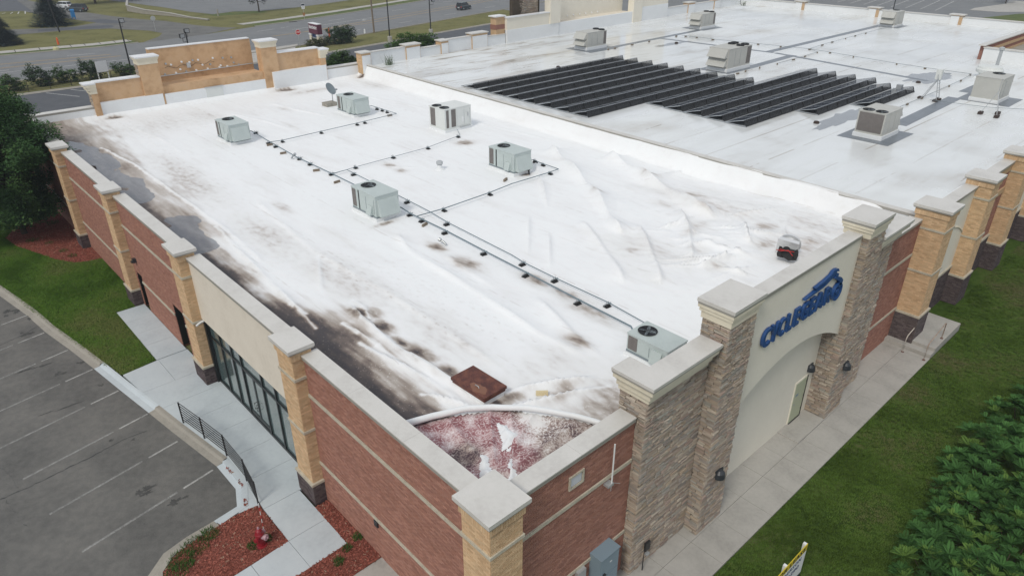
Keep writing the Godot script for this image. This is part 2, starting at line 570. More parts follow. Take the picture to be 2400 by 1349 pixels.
func ground() -> void:
	struct(sheet([[-600, -900], [900, -900], [900, 500], [-600, 500]], -.03, "ground", "dry_grass"))
	# near car park
	var lot := [[-60, -100], [-7.6, -100], [-7.6, -47.5]]
	for p in KERB.slice(1):
		lot.append(p)
	lot.append_array([[-6.6, 40], [-60, 40]])
	struct(sheet(lot, 0.0, "car_park", "asphalt"))
	var old := KERB.slice(0, 7)
	var prof := [[0.0, .004], [.26, .03], [.32, .11], [.36, .125], [.5, .125], [.5, .0]]
	struct(kerb_run("kerb", old, prof, "tan_concrete"))
	struct(kerb_run("kerb", KERB.slice(6, 9), [[0.0, .004], [.26, .02], [.4, .1], [.5, .124], [.5, .0]], "new_concrete"))
	struct(kerb_run("kerb", KERB.slice(8, 11), prof, "tan_concrete"))
	struct(kerb_run("kerb", KERB.slice(10, 14), [[0.0, .004], [.24, .03], [.27, .12], [.47, .128], [.47, .0]], "new_concrete"))
	struct(kerb_run("kerb", KERB.slice(13), prof, "tan_concrete"))
	var fill := MB.new()
	fill.prism(poly([[-2.06, -14.1], [-1.84, -14.1], [-1.84, -12.4], [-2.01, -10.93], [-2.76, -11.03], [-2.5, -11.35], [-2.1, -12.3]]), -.02, .116)
	struct(put(fill, "kerb", "new_concrete", self))
	# stall lines
	var near_ends := [[-5.1, -33.0], [-4.84, -30.3], [-4.36, -27.6], [-3.94, -24.9], [-3.56, -22.2], [-3.15, -19.5], [-2.85, -16.75], [-2.45, -14.05]]
	for i in near_ends.size():
		var a := Vector2(near_ends[i][0] - .06, near_ends[i][1])
		var b := a + Vector2(-4.95, .95)
		struct(stripe("stall_line", a, a.lerp(b, .25), .09, .004, "line_faded"))
		struct(stripe("stall_line", a.lerp(b, .3), b, .1, .004, "line_worn"))
	var lotn := Node3D.new()
	lotn.name = "car_park_cracks"
	add_child(lotn)
	struct(lotn)
	crack("crack", [[-12, -17.8], [-9.0, -17.9], [-8.4, -17.9], [-7.2, -18.0], [-5.6, -18.2], [-4.3, -18.4], [-3.5, -18.3]], lotn)
	crack("crack", [[-8.9, -21], [-8.7, -20.1], [-8.5, -19.1], [-8.4, -18.0]], lotn)
	crack("crack", [[-8.9, -17.7], [-8.7, -16.2], [-8.5, -15.2]], lotn)
	crack("crack", [[-9.6, -30.6], [-7.5, -30.2], [-5.6, -30.9], [-4.9, -31.4]], lotn)
	var k := 0
	for o in [[-5.7, -34.0, .5, .4], [-5.5, -30.9, .45, .25], [-6.2, -27.0, .8, .16], [-5.8, -22.5, 1.0, .1], [-4.3, -25.9, .2, .2], [-4.1, -23.2, .13, .13], [-5.0, -14.6, .5, .3], [-4.0, -13.2, .4, .22], [-4.9, -18.7, .13, .1], [-4.2, -18.1, .13, .1], [-5.3, -25.6, .25, .18], [-5.2, -32.6, .2, .4]]:
		k += 1
		for j in 5:
			blob_sheet("oil_stain", o[0] + rng.randf_range(-1, 1) * o[2] * .8, o[1] + rng.randf_range(-1, 1) * o[3] * .8, o[2] * rng.randf_range(.15, .5), o[3] * rng.randf_range(.15, .5), .0042 + j * .0007 + k * .00001, "asphalt_stain", 300 + k * 9 + j, lotn, .7)
	# lawns
	var lawn := [[-.1, -23.2], [-1.48, -23.4], [-1.48, -29.7], [-.1, -29.7], [-.1, -90], [-8.6, -90], [-8.2, -47.5]]
	lawn = [[0.2, -29.8], [-1.46, -29.8], [-1.5, -23.45], [-3.1, -23.2]]
	var kb := offset_line(KERB, .5)
	for i in range(6, -1, -1):
		lawn.append(kb[i])
	lawn.append_array([[-8.0, -70], [.2, -70]])
	var lw := sheet(lawn, .105, "lawn", "lawn_soil")
	struct(lw)
	var rlawn := [[-6, 2.27], [26.6, 2.25], [26.6, 2.25], [30.7, 2.25], [30.7, .35], [150, .35], [150, 60], [-6, 60]]
	struct(sheet(rlawn, .07, "lawn", "lawn_soil"))
	# mulch beds
	struct(sheet([[-2.03, -10.9], [-2.03, -8.58], [-6.2, -8.38], [-6.05, -9.4], [-5.7, -10.2], [-5.1, -10.7], [-4.2, -10.9], [-2.76, -11.02]], .112, "mulch_bed", "mulch_soil"))
	struct(sheet([[.1, -9.4], [-.56, -9.4], [-.56, -7.13], [-4.4, -7.0], [-4.4, -5.82], [.1, -5.82]], .112, "mulch_bed", "mulch_soil"))
	var tb := [[.1, -37.6], [-.2, -37.85], [-.9, -37.95], [-1.5, -38.3], [-2.2, -39.6], [-3.0, -41.9], [-3.6, -43.6], [-3.85, -45.6], [-3.2, -46.8], [-2.1, -48.3], [-.8, -49.5], [.1, -49.6]]
	struct(sheet(tb, .118, "mulch_bed", "mulch_soil"))
	# concrete beside the near building
	struct(sheet([[-1.49, -29.79], [.0, -29.79], [.0, -23.4], [-1.49, -23.4]], .02, "path_base", "gap"))
	struct(sheet([[-3.06, -23.4], [.05, -23.4], [.05, -10.5], [-2.0, -10.5], [-1.9, -12.3], [-1.88, -14.2], [-2.4, -17.6], [-2.66, -19.5], [-3.04, -22.2]], .02, "path_base", "gap"))
	struct(sheet([[-2.0, -10.5], [-.57, -10.5], [-.57, -7.1], [-2.0, -7.1]], .02, "path_base", "gap"))
	struct(sheet([[-6.4, -8.34], [-2.0, -8.57], [-2.0, -7.1], [-6.4, -6.92]], .02, "path_base", "gap"))
	var walk := Node3D.new()
	walk.name = "sidewalk"
	add_child(walk)
	struct(walk)
	for zz in [[-29.75, -28.2], [-28.2, -26.65], [-26.65, -25.15], [-25.15, -23.45]]:
		slab(walk, -1.48, zz[0], -.02, zz[1], .12, "new_concrete")
	var rows := [-23.4, -21.1, -19.3, -17.6, -16.0, -14.1, -12.4, -10.6]
	for i in rows.size() - 1:
		var z0: float = rows[i]
		var z1: float = rows[i + 1]
		var xa := edge_x(z0)
		var xb := edge_x(z1)
		var m := MB.new()
		if i == 0:
			m.prism(poly([[-1.412, z0 + .006], [.0, z0 + .006], [.0, z1 - .006], [-1.412, z1 - .006]]), .02, .12)
			put(m, "slab", "new_concrete", walk)
			m = MB.new()
			m.prism(poly([[xa, z0 + .2], [-1.424, z0 + .006], [-1.424, z1 - .006], [xb, z1 - .006]]), .02, .12)
		else:
			m.prism(poly([[xa, z0 + .006], [.1, z0 + .006], [.1, z1 - .006], [xb, z1 - .006]]), .02, .12)
		put(m, "slab", "new_concrete", walk)
	for q in [[[-2.0, -10.59], [-.56, -10.59], [-.56, -8.63], [-2.02, -8.61]], [[-2.02, -8.595], [-.565, -8.615], [-.57, -7.13], [-2.0, -7.07]], [[-3.43, -8.49], [-2.035, -8.6], [-2.012, -7.07], [-3.4, -7.02]], [[-4.9, -8.42], [-3.445, -8.49], [-3.415, -7.02], [-4.9, -6.95]], [[-6.4, -8.36], [-4.915, -8.42], [-4.915, -6.95], [-6.4, -6.9]]]:
		var m2 := MB.new()
		m2.prism(poly(q), .02, .12)
		put(m2, "slab", "new_concrete", walk)
	var apron := MB.new()
	apron.prism(poly([[-4.4, -5.81], [.05, -5.81], [.05, 2.2], [-4.4, 2.2]]), .0, .1)
	struct(put(apron, "concrete_apron", "concrete", self))
	# walk along the sign wall
	struct(sheet([[-.1, -.02], [26.62, -.02], [26.62, 2.25], [-.1, 2.27]], .02, "path_base", "gap"))
	var walk2 := Node3D.new()
	walk2.name = "side_walkway"
	add_child(walk2)
	struct(walk2)
	var xs := [1.9, 3.5, 5.1, 6.7, 8.3, 9.9, 11.5, 13.1, 14.7, 16.3, 17.95, 19.55, 21.1, 22.72, 24.5, 26.28, 26.62]
	for i in xs.size() - 1:
		slab(walk2, xs[i], 0.0, xs[i + 1], .95, .1, "concrete")
		if i == 9:
			boxp(Vector3(15.9, .02, .0), Vector3(18.18, .15, .94), "slab", "concrete", walk2)
		slab(walk2, xs[i], .95, xs[i + 1], 2.25, .1, "concrete")
	# steps and landing
	var st := thing("concrete_steps", "two concrete steps rising to a landing beside the yellow brick pier", "steps", Vector3(27, .0, 1.1))
	boxp(Vector3(-.36, .0, -1.1), Vector3(.1, .28, 1.13), "step", "concrete", st)
	boxp(Vector3(.1, .0, -1.1), Vector3(.75, .44, 1.13), "step", "concrete", st)
	boxp(Vector3(.75, .0, -1.1), Vector3(3.7, .45, 1.12), "landing", "concrete", st)

func edge_x(z: float) -> float:
	var e := [[-23.4, -3.1], [-22.2, -3.06], [-19.5, -2.65], [-17.6, -2.37], [-14.14, -1.84], [-12.42, -1.83], [-10.6, -2.0]]
	for i in e.size() - 1:
		if z <= e[i + 1][0]:
			return lerpf(e[i][1], e[i + 1][1], clampf((z - e[i][0]) / (e[i + 1][0] - e[i][0]), 0, 1))
	return -2.0

# far ground: the road and what lies beyond it
func roads() -> void:
	var near := [[-60, -106.0], [-10, -104.5], [10, -104.2], [30, -103.5], [45, -103.6], [48, -104.5], [65.8, -108.9], [91.5, -115.2], [113.8, -120.4], [140, -128], [260, -165]]
	var far := [[-60, -130], [-10, -127.6], [10, -127.1], [15.9, -126.5], [24, -125.4], [30, -125.9], [41.4, -127.6], [53.2, -131.0], [62.6, -132.8], [77.9, -136.9], [101.4, -144.9], [140, -158], [260, -199]]
	var p := near.duplicate()
	var q := far.duplicate()
	q.reverse()
	p.append_array(q)
	struct(sheet(p, -.012, "road", "road"))
	var kp := [[0.0, -.012], [.02, .1], [.3, .11], [.32, -.03]]
	struct(kerb_run("kerb", near, [[0.0, -.012], [-.02, .09], [-.3, .1], [-.32, -.03]], "tan_concrete"))
	struct(kerb_run("kerb", far.slice(0, 6), kp, "tan_concrete"))
	struct(kerb_run("kerb", far.slice(7), kp, "tan_concrete"))
	# verge and pavement on the far side
	struct(ribbon("verge", far.slice(1, 6), .32, 2.6, -.004, "verge"))
	struct(ribbon("verge", far.slice(7), .32, 4.0, -.004, "verge"))
	struct(ribbon("pavement", far.slice(1, 6), 2.6, 5.2, .02, "concrete"))
	struct(ribbon("pavement", far.slice(7), 4.0, 6.2, .02, "concrete"))
	var pj := Node3D.new()
	pj.name = "pavement_joints"
	add_child(pj)
	struct(pj)
	for x in [12.6, 16.0, 18.4, 20.5, 22.6, 24.9, 27.2, 29.4]:
		stripe("joint", Vector2(x - .12, -129.2 + (x - 12) * .05), Vector2(x + .25, -132.2 + (x - 12) * .05), .12, .024, "gap", pj)
	# side street
	struct(sheet([[30.5, -125.7], [35, -130.8], [36.9, -134.6], [36.2, -139.4], [31.5, -147.6], [24.7, -150.6], [19.8, -150.4], [0, -153], [-60, -160], [-60, -168], [0, -160.5], [18, -158.8], [21.4, -156.9], [27, -155.2], [32, -158.2], [31.1, -162], [27, -180], [24, -200], [20, -230], [30, -230], [33, -200], [35.3, -178.6], [37.3, -168.1], [40.2, -158.2], [43.3, -151], [45.6, -140.3], [47.9, -134.9], [50, -132], [41.4, -127.6]], -.008, "side_street", "asphalt"))
	struct(sheet([[21, -155.3], [27, -154.5], [33, -153], [33.2, -150.7], [32.2, -148.6], [24.8, -150.9], [20.4, -152.1]], -.002, "road_patch", "fresh_asphalt"))
	struct(sheet([[31.5, -162.4], [34.5, -164.2], [35.8, -159.9], [37.3, -155.5], [34.7, -154.2], [32.1, -157.4]], -.002, "road_patch", "fresh_asphalt"))
	# lots beyond
	struct(sheet([[-60, -192], [16, -193.5], [22, -192.8], [27, -189.5], [33, -260], [-60, -260]], -.006, "far_lot", "fresh_asphalt"))
	struct(sheet([[51.3, -176.5], [52.8, -163.1], [54.7, -155.5], [60.1, -157.2], [65.1, -154.0], [74.3, -154.6], [85.7, -158], [120, -170], [260, -220], [200, -400], [45, -400], [47, -200]], -.006, "far_lot", "road"))
	struct(sheet([[52.5, -158], [54.2, -152], [65, -150.5], [66, -153.6], [60.1, -156.8], [54.7, -155.1]], -.008, "verge", "verge"))
	# road paint
	var median_a := [[-30, -119.6], [8.6, -119.1], [23.0, -116.9]]
	line_yellow_pair(median_a, [[-30, -116], [8.2, -115.6], [23.8, -114.5]])
	line_yellow_pair([[56, -117.8], [60.8, -118.9], [94, -129.3], [117.1, -137], [180, -158]], [[50, -117.0], [72.7, -120.2], [91.2, -126.0], [118, -135], [180, -155.8]])
	struct(line_marks("lane_line", [[-30, -113.6], [7.4, -111.9], [23.6, -110.8], [32, -110.4]], .16, .0, "line_white"))
	struct(line_marks("lane_line", [[56.5, -122.4], [66.5, -124.6], [78.4, -127.3]], .16, .0, "line_white"))
	for d in [[17.7, -120.4, 21.5, -119.9], [2, -121.6, 6, -121.3], [19.0, -106.4, 21.2, -106.1], [50.7, -124.7, 54.5, -125.5], [67.9, -128.8, 72, -129.5], [87.1, -134.1, 91, -134.9], [62, -112.7, 66.1, -113.6], [76.7, -116.2, 80.4, -116.9], [91.1, -120, 95, -120.7], [106.1, -140, 110, -141], [106.3, -124.1, 110.4, -125.2], [122, -129, 126, -130.3], [122, -145.5, 126, -146.8], [56, -126, 58, -126.4]]:
		struct(stripe("lane_dash", Vector2(d[0], d[1]), Vector2(d[2], d[3]), .16, .0, "line_white"))
	for ar in [[7.0, -113.6, -1.0, .02], [74.6, -125.3, -1.0, .17]]:
		var t := Transform3D(Basis(Vector3.UP, ar[3] * -1.0), Vector3(ar[0], .0, ar[1]))
		var m := MB.new()
		var pts := []
		for s in [[-1.7, -.1], [.4, -.1], [.9, .25], [.9, .75], [1.35, .75], [.7, 1.4], [.05, .75], [.5, .75], [.5, .4], [.2, .15], [-1.7, .15]]:
			var w: Vector3 = t * Vector3(-s[0], 0, s[1] * .8)
			pts.append([w.x, w.z])
		m.prism(poly(pts), .0, .0)
		struct(put(m, "turn_arrow", "line_white", self))
	# service road behind the buildings and the parking beside it
	struct(sheet([[-60, -95], [20, -94.2], [45, -94.6], [51.7, -95.6], [61.4, -97.1], [72.5, -99.6], [90.5, -102.7], [130, -111], [260, -146], [260, -60], [-60, -60], [-60, -92]], -.014, "service_road", "fresh_asphalt"))
	struct(kerb_run("kerb", [[-60, -95], [20, -94.2], [45, -94.6], [51.7, -95.6], [61.4, -97.1], [72.5, -99.6], [90.5, -102.7], [130, -111], [260, -146]], [[0.0, -.012], [.25, .02], [.3, .1], [.55, .11], [.56, -.03]], "tan_concrete"))
	for i in 6:
		struct(stripe("stall_line", Vector2(9 + i * 2.75, -93.8), Vector2(11.5 + i * 2.75, -88.8), .12, -.009, "line_white"))
	# driveway to the road beside the monument sign
	struct(sheet([[36, -95], [47, -95.5], [46.5, -100], [47.2, -103.2], [49.5, -106.5], [34, -105]], -.009, "driveway", "concrete"))
	# the car park beyond the far wall
	struct(sheet([[107, -170], [260, -150], [260, 40], [107, 40]], -.010, "far_car_park", "road"))
	for i in 9:
		var z := -73.5 + 3.25 * i
		if i < 8:
			struct(stripe("stall_line", Vector2(178, z), Vector2(202, z - 4.0), .15, -.004, "line_white"))
	struct(sheet([[184.5, -45.7], [189.7, -46.3], [205, -44], [214, -46], [214, -30], [189.3, -36.3], [185, -40]], .02, "gravel_island", "concrete"))
	struct(sheet([[160, -42], [185, -36], [200, -20], [200, 10], [150, 10]], .02, "verge", "verge"))

func line_yellow_pair(a: Array, b: Array) -> void:
	for l in [a, b]:
		struct(line_marks("centre_line", l, .15, .0, "line_yellow"))
		struct(line_marks("centre_line", offset_line(l, .4), .15, .0, "line_yellow"))

# ---------------------------------------------------------------- masonry
var acc := {}

func acc_of(called: String) -> Dictionary:
	if not acc.has(called):
		acc[called] = {"xf": [], "col": []}
	return acc[called]

const RED := [Color(.35, .178, .132), Color(.385, .198, .15), Color(.325, .16, .12), Color(.37, .195, .15), Color(.31, .157, .122)]
const YEL := [Color(.60, .42, .255), Color(.645, .455, .28), Color(.565, .385, .23), Color(.62, .445, .275)]
const DRK := [Color(.075, .058, .06), Color(.10, .078, .078), Color(.12, .096, .096), Color(.088, .068, .074)]

func brickwork(called: String, o: Vector3, nrm: Vector3, w: float, h: float, bw: float, bh: float, pal: Array, holes := [], depth := .03) -> void:
	# o: lower left corner as seen from outside, on the wall's face; bricks run to the right of it
	var a := acc_of(called)
	var up := Vector3.UP
	var u := up.cross(nrm).normalized()
	var rows := int(round(h / bh))
	var rh := h / rows
	for r in rows:
		var x := -(bw * .5 if r % 2 else 0.0)
		var rowtone := rng.randf_range(.95, 1.05)
		while x < w - .01:
			var x0 := maxf(x, 0)
			var x1 := minf(x + bw, w)
			x += bw
			if x1 - x0 < .03:
				continue
			var cx := (x0 + x1) * .5
			var cy := (r + .5) * rh
			var skip := false
			for q in holes:
				if cx > q[0] and cx < q[1] and cy > q[2] and cy < q[3]:
					skip = true
			if skip:
				continue
			var out := .006 + rng.randf() * .003 - depth * .5
			var t := Transform3D(Basis(u * (x1 - x0 - .009), up * (rh - .009), nrm * depth), o + u * cx + up * cy + nrm * out)
			a.xf.append(t)
			var c: Color = pal[rng.randi() % pal.size()]
			var k := rng.randf_range(.88, 1.1) * rowtone
			a.col.append(Color(c.r * k, c.g * k, c.b * k))

func soldier(called: String, o: Vector3, nrm: Vector3, w: float, h: float, pal: Array) -> void:
	brickwork(called, o, nrm, w, h, .085, h, pal)

const STONES := [Color(.37, .305, .245), Color(.43, .365, .295), Color(.33, .27, .215), Color(.39, .325, .27), Color(.46, .40, .33), Color(.35, .30, .255), Color(.32, .285, .255), Color(.41, .33, .25), Color(.37, .285, .24), Color(.35, .33, .29)]

func veneer(o: Vector3, nrm: Vector3, w: float, h: float) -> void:
	var a := acc_of("stone")
	var up := Vector3.UP
	var u := up.cross(nrm).normalized()
	var y := 0.0
	while y < h - .02:
		var band := minf(rng.randf_range(.10, .165), h - y)
		if h - y - band < .05:
			band = h - y
		var x := 0.0
		while x < w - .02:
			var len := rng.randf_range(.18, .5)
			if w - x - len < .16:
				len = w - x
			var split := 2 + (1 if rng.randf() < .3 else 0) - (1 if rng.randf() < .14 else 0)
			var yy := y
			for k in split:
				var hh := band / split
				if split == 2:
					hh = band * (.42 if k == 0 else .58)
				var xs := [0.0, len]
				if len > .45 and rng.randf() < .5:
					xs = [0.0, len * rng.randf_range(.35, .65), len]
				for i in xs.size() - 1:
					var l: float = xs[i + 1] - xs[i]
					var dep := rng.randf_range(.045, .105)
					var b := Basis(u, up, nrm).rotated(nrm, rng.randf_range(-.02, .02))
					b = Basis(b.x * (l - .008), b.y * (hh - .007), b.z * dep)
					a.xf.append(Transform3D(b, o + u * (x + xs[i] + l * .5) + up * (yy + hh * .5) + nrm * (dep * .5 - .035)))
					var c: Color = STONES[rng.randi() % STONES.size()]
					var kk := rng.randf_range(.8, 1.16)
					a.col.append(Color(c.r * kk, c.g * kk, c.b * kk))
				yy += hh
			x += len
		y += band

func stone_mesh(sd: int) -> ArrayMesh:
	# a split-faced stone in a unit box: uneven front, chipped arrises
	var r := RandomNumberGenerator.new()
	r.seed = sd
	var m := MB.new()
	var f := []
	for j in 3:
		var row := []
		for i in 4:
			var x := -.5 + i / 3.0
			var y := -.5 + j / 2.0
			var z := .5 - r.randf() * .28
			if i == 0 or i == 3 or j == 0 or j == 2:
				z -= .16 * r.randf()
			if i > 0 and i < 3:
				x += r.randf_range(-.06, .06)
			if i == 0:
				x += r.randf() * .025
			if i == 3:
				x -= r.randf() * .025
			if j == 0:
				y += r.randf() * .07
			if j == 2:
				y -= r.randf() * .07
			row.append(Vector3(x, y, z))
		f.append(row)
	for j in 2:
		for i in 3:
			m.quad(f[j][i], f[j + 1][i], f[j + 1][i + 1], f[j][i + 1])
	for i in 3:
		m.quad(f[0][i], f[0][i + 1], Vector3(f[0][i + 1].x, f[0][i + 1].y, -.5), Vector3(f[0][i].x, f[0][i].y, -.5))
		m.quad(f[2][i + 1], f[2][i], Vector3(f[2][i].x, f[2][i].y, -.5), Vector3(f[2][i + 1].x, f[2][i + 1].y, -.5))
	for j in 2:
		m.quad(f[j + 1][0], f[j][0], Vector3(f[j][0].x, f[j][0].y, -.5), Vector3(f[j + 1][0].x, f[j + 1][0].y, -.5))
		m.quad(f[j][3], f[j + 1][3], Vector3(f[j + 1][3].x, f[j + 1][3].y, -.5), Vector3(f[j][3].x, f[j][3].y, -.5))
	return m.mesh()

func lay(called: String, one: String, rest: String, meshes: Array, parent: Node3D, singles: int, material: String) -> void:
	# the nearest pieces one by one, the rest as one part
	var a := acc_of(called)
	var eye := Vector3(-8.15, 19.46, 9.6)
	var order := range(a.xf.size())
	if singles > 0:
		order.sort_custom(func(i, j): return a.xf[i].origin.distance_squared_to(eye) < a.xf[j].origin.distance_squared_to(eye))
	var tones := {}
	var xf := []
	var col := []
	for k in order.size():
		var i: int = order[k]
		if k < singles:
			var c: Color = a.col[i]
			var key := "%d %d %d" % [int(c.r * 40), int(c.g * 40), int(c.b * 40)]
			if not tones.has(key):
				var mm := StandardMaterial3D.new()
				mm.albedo_color = c.linear_to_srgb()
				mm.roughness = .93
				tones[key] = mm
			var o := node_of(meshes[k % meshes.size()], one, tones[key], parent)
			o.transform = a.xf[i]
		else:
			xf.append(a.xf[i])
			col.append(a.col[i])
	if xf.size():
		many(rest, meshes[0], xf, col, material, parent)

func expand(x0: float, x1: float, z0: float, z1: float, e: float, y0: float, y1: float, called: String, material, parent: Node3D) -> MeshInstance3D:
	return boxp(Vector3(x0 - e, y0, z0 - e), Vector3(x1 + e, y1, z1 + e), called, material, parent)

func pier(b: Node3D, id: String, x0: float, x1: float, z0: float, z1: float, ground_y: float, base_h: float, top: float, bands: Array, faces: Array) -> Node3D:
	var p := Node3D.new()
	p.name = "brick_pier"
	b.add_child(p, true)
	expand(x0, x1, z0, z1, 0.0, base_h, top - .5, "shaft", "yellow_mortar", p)
	expand(x0, x1, z0, z1, .065, ground_y, base_h, "base", "dark_mortar", p)
	expand(x0, x1, z0, z1, .1, base_h, base_h + .1, "sill", "sill_stone", p)
	expand(x0, x1, z0, z1, .05, top - .5, top - .19, "corbel", "yellow_mortar", p)
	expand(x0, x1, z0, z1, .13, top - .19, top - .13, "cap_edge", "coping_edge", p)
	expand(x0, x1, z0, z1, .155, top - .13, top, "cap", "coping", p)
	for y in bands:
		expand(x0, x1, z0, z1, .045, y - .05, y + .05, "band", "sill_stone", p)
	for f in faces:
		var nrm: Vector3 = {"xm": Vector3.LEFT, "xp": Vector3.RIGHT, "zp": Vector3.BACK, "zm": Vector3.FORWARD}[f]
		var w := (x1 - x0) if f[0] == "z" else (z1 - z0)
		var corner := {"xm": Vector3(x0, 0, z0), "xp": Vector3(x1, 0, z1), "zp": Vector3(x0, 0, z1), "zm": Vector3(x1, 0, z0)}
		var u := Vector3.UP.cross(nrm)
		var c0: Vector3 = corner[f]
		var y0 := base_h + .1
		var lv := bands.duplicate()
		lv.sort()
		for y in lv:
			brickwork(id + "yellow", c0 + Vector3(0, y0, 0), nrm, w, y - .05 - y0, .2, .072, YEL)
			y0 = y + .05
		brickwork(id + "yellow", c0 + Vector3(0, y0, 0), nrm, w, top - .5 - y0, .2, .072, YEL)
		soldier(id + "yellow", c0 + Vector3(0, top - .5, 0) + nrm * .05 - u * .05, nrm, w + .1, .22, YEL)
		brickwork(id + "yellow", c0 + Vector3(0, top - .28, 0) + nrm * .05 - u * .05, nrm, w + .1, .09, .2, .072, YEL)
		brickwork(id + "dark", c0 + Vector3(0, ground_y, 0) + nrm * .065 - u * .065, nrm, w + .13, base_h - ground_y, .2, .078, DRK)
	return p

func coping_run(parent: Node3D, a: Vector3, b: Vector3, outer: float, inner: float, top: float) -> void:
	# panels of about three metres, along z or along x; outer/inner: reach to each side of the line
	var along_z := absf(a.z - b.z) > absf(a.x - b.x)
	var len := a.distance_to(b)
	var k := maxi(1, int(round(len / 3.05)))
	for i in k:
		var p := a.lerp(b, float(i) / k)
		var q := a.lerp(b, float(i + 1) / k)
		var lo := Vector3(minf(p.x, q.x), 0, minf(p.z, q.z))
		var hi := Vector3(maxf(p.x, q.x), 0, maxf(p.z, q.z))
		if along_z:
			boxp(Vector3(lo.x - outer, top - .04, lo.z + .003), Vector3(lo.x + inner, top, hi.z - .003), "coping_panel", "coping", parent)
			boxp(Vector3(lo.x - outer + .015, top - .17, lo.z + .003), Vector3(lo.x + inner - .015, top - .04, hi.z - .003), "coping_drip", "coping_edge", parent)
		else:
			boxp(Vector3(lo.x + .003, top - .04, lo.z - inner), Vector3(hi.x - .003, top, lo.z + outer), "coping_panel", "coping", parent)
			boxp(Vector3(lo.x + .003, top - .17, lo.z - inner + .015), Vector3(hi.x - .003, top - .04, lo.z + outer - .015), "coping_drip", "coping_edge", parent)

func string_course(b: Node3D, y: float, a: Vector3, c: Vector3, nrm: Vector3) -> void:
	var m := MB.new()
	var len := a.distance_to(c)
	var k := int(len / .6)
	for i in k:
		var p := a.lerp(c, (i + .5) / k) + Vector3(0, y, 0) + nrm * .012
		var s := Vector3(len / k - .008, .12, .07) if absf(nrm.z) > .5 else Vector3(.07, .12, len / k - .008)
		m.obox(Transform3D(Basis(), p), s)
	put(m, "string_course", "sill_stone", b)

func text_mesh(t: String, depth: float) -> PackedVector3Array:
	var tm := TextMesh.new()
	var f := SystemFont.new()
	f.font_names = PackedStringArray(["Droid Sans"])
	f.font_weight = 800
	tm.font = f
	tm.text = t
	tm.font_size = 64
	tm.pixel_size = .01
	tm.depth = depth
	tm.curve_step = 2.0
	var arr := tm.get_mesh_arrays()
	var v: PackedVector3Array = arr[Mesh.ARRAY_VERTEX]
	var idx = arr[Mesh.ARRAY_INDEX]
	var out := PackedVector3Array()
	if idx != null and idx.size():
		for i in idx:
			out.append(v[i])
	else:
		out = v
	return out

func lettering(t: String, called: String, material, parent: Node3D, at: Transform3D, w: float, h: float, depth: float, bold := 0.0) -> MeshInstance3D:
	# fits the text's own box into w x h, standing on at's origin, depth along at's z
	var v := text_mesh(t, .1)
	var lo := Vector3.INF
	var hi := -Vector3.INF
	for p in v:
		lo = lo.min(p)
		hi = hi.max(p)
	var m := MB.new()
	var ctr := (lo + hi) * .5
	for i in range(0, v.size(), 3):
		var q := []
		for j in 3:
			var p := v[i + j]
			q.append(at * Vector3((p.x - lo.x) / (hi.x - lo.x) * w, (p.y - lo.y) / (hi.y - lo.y) * h, (p.z - lo.z) / (hi.z - lo.z) * depth))
		m.tri(q[0], q[1], q[2])
	return put(m, called, material, parent)

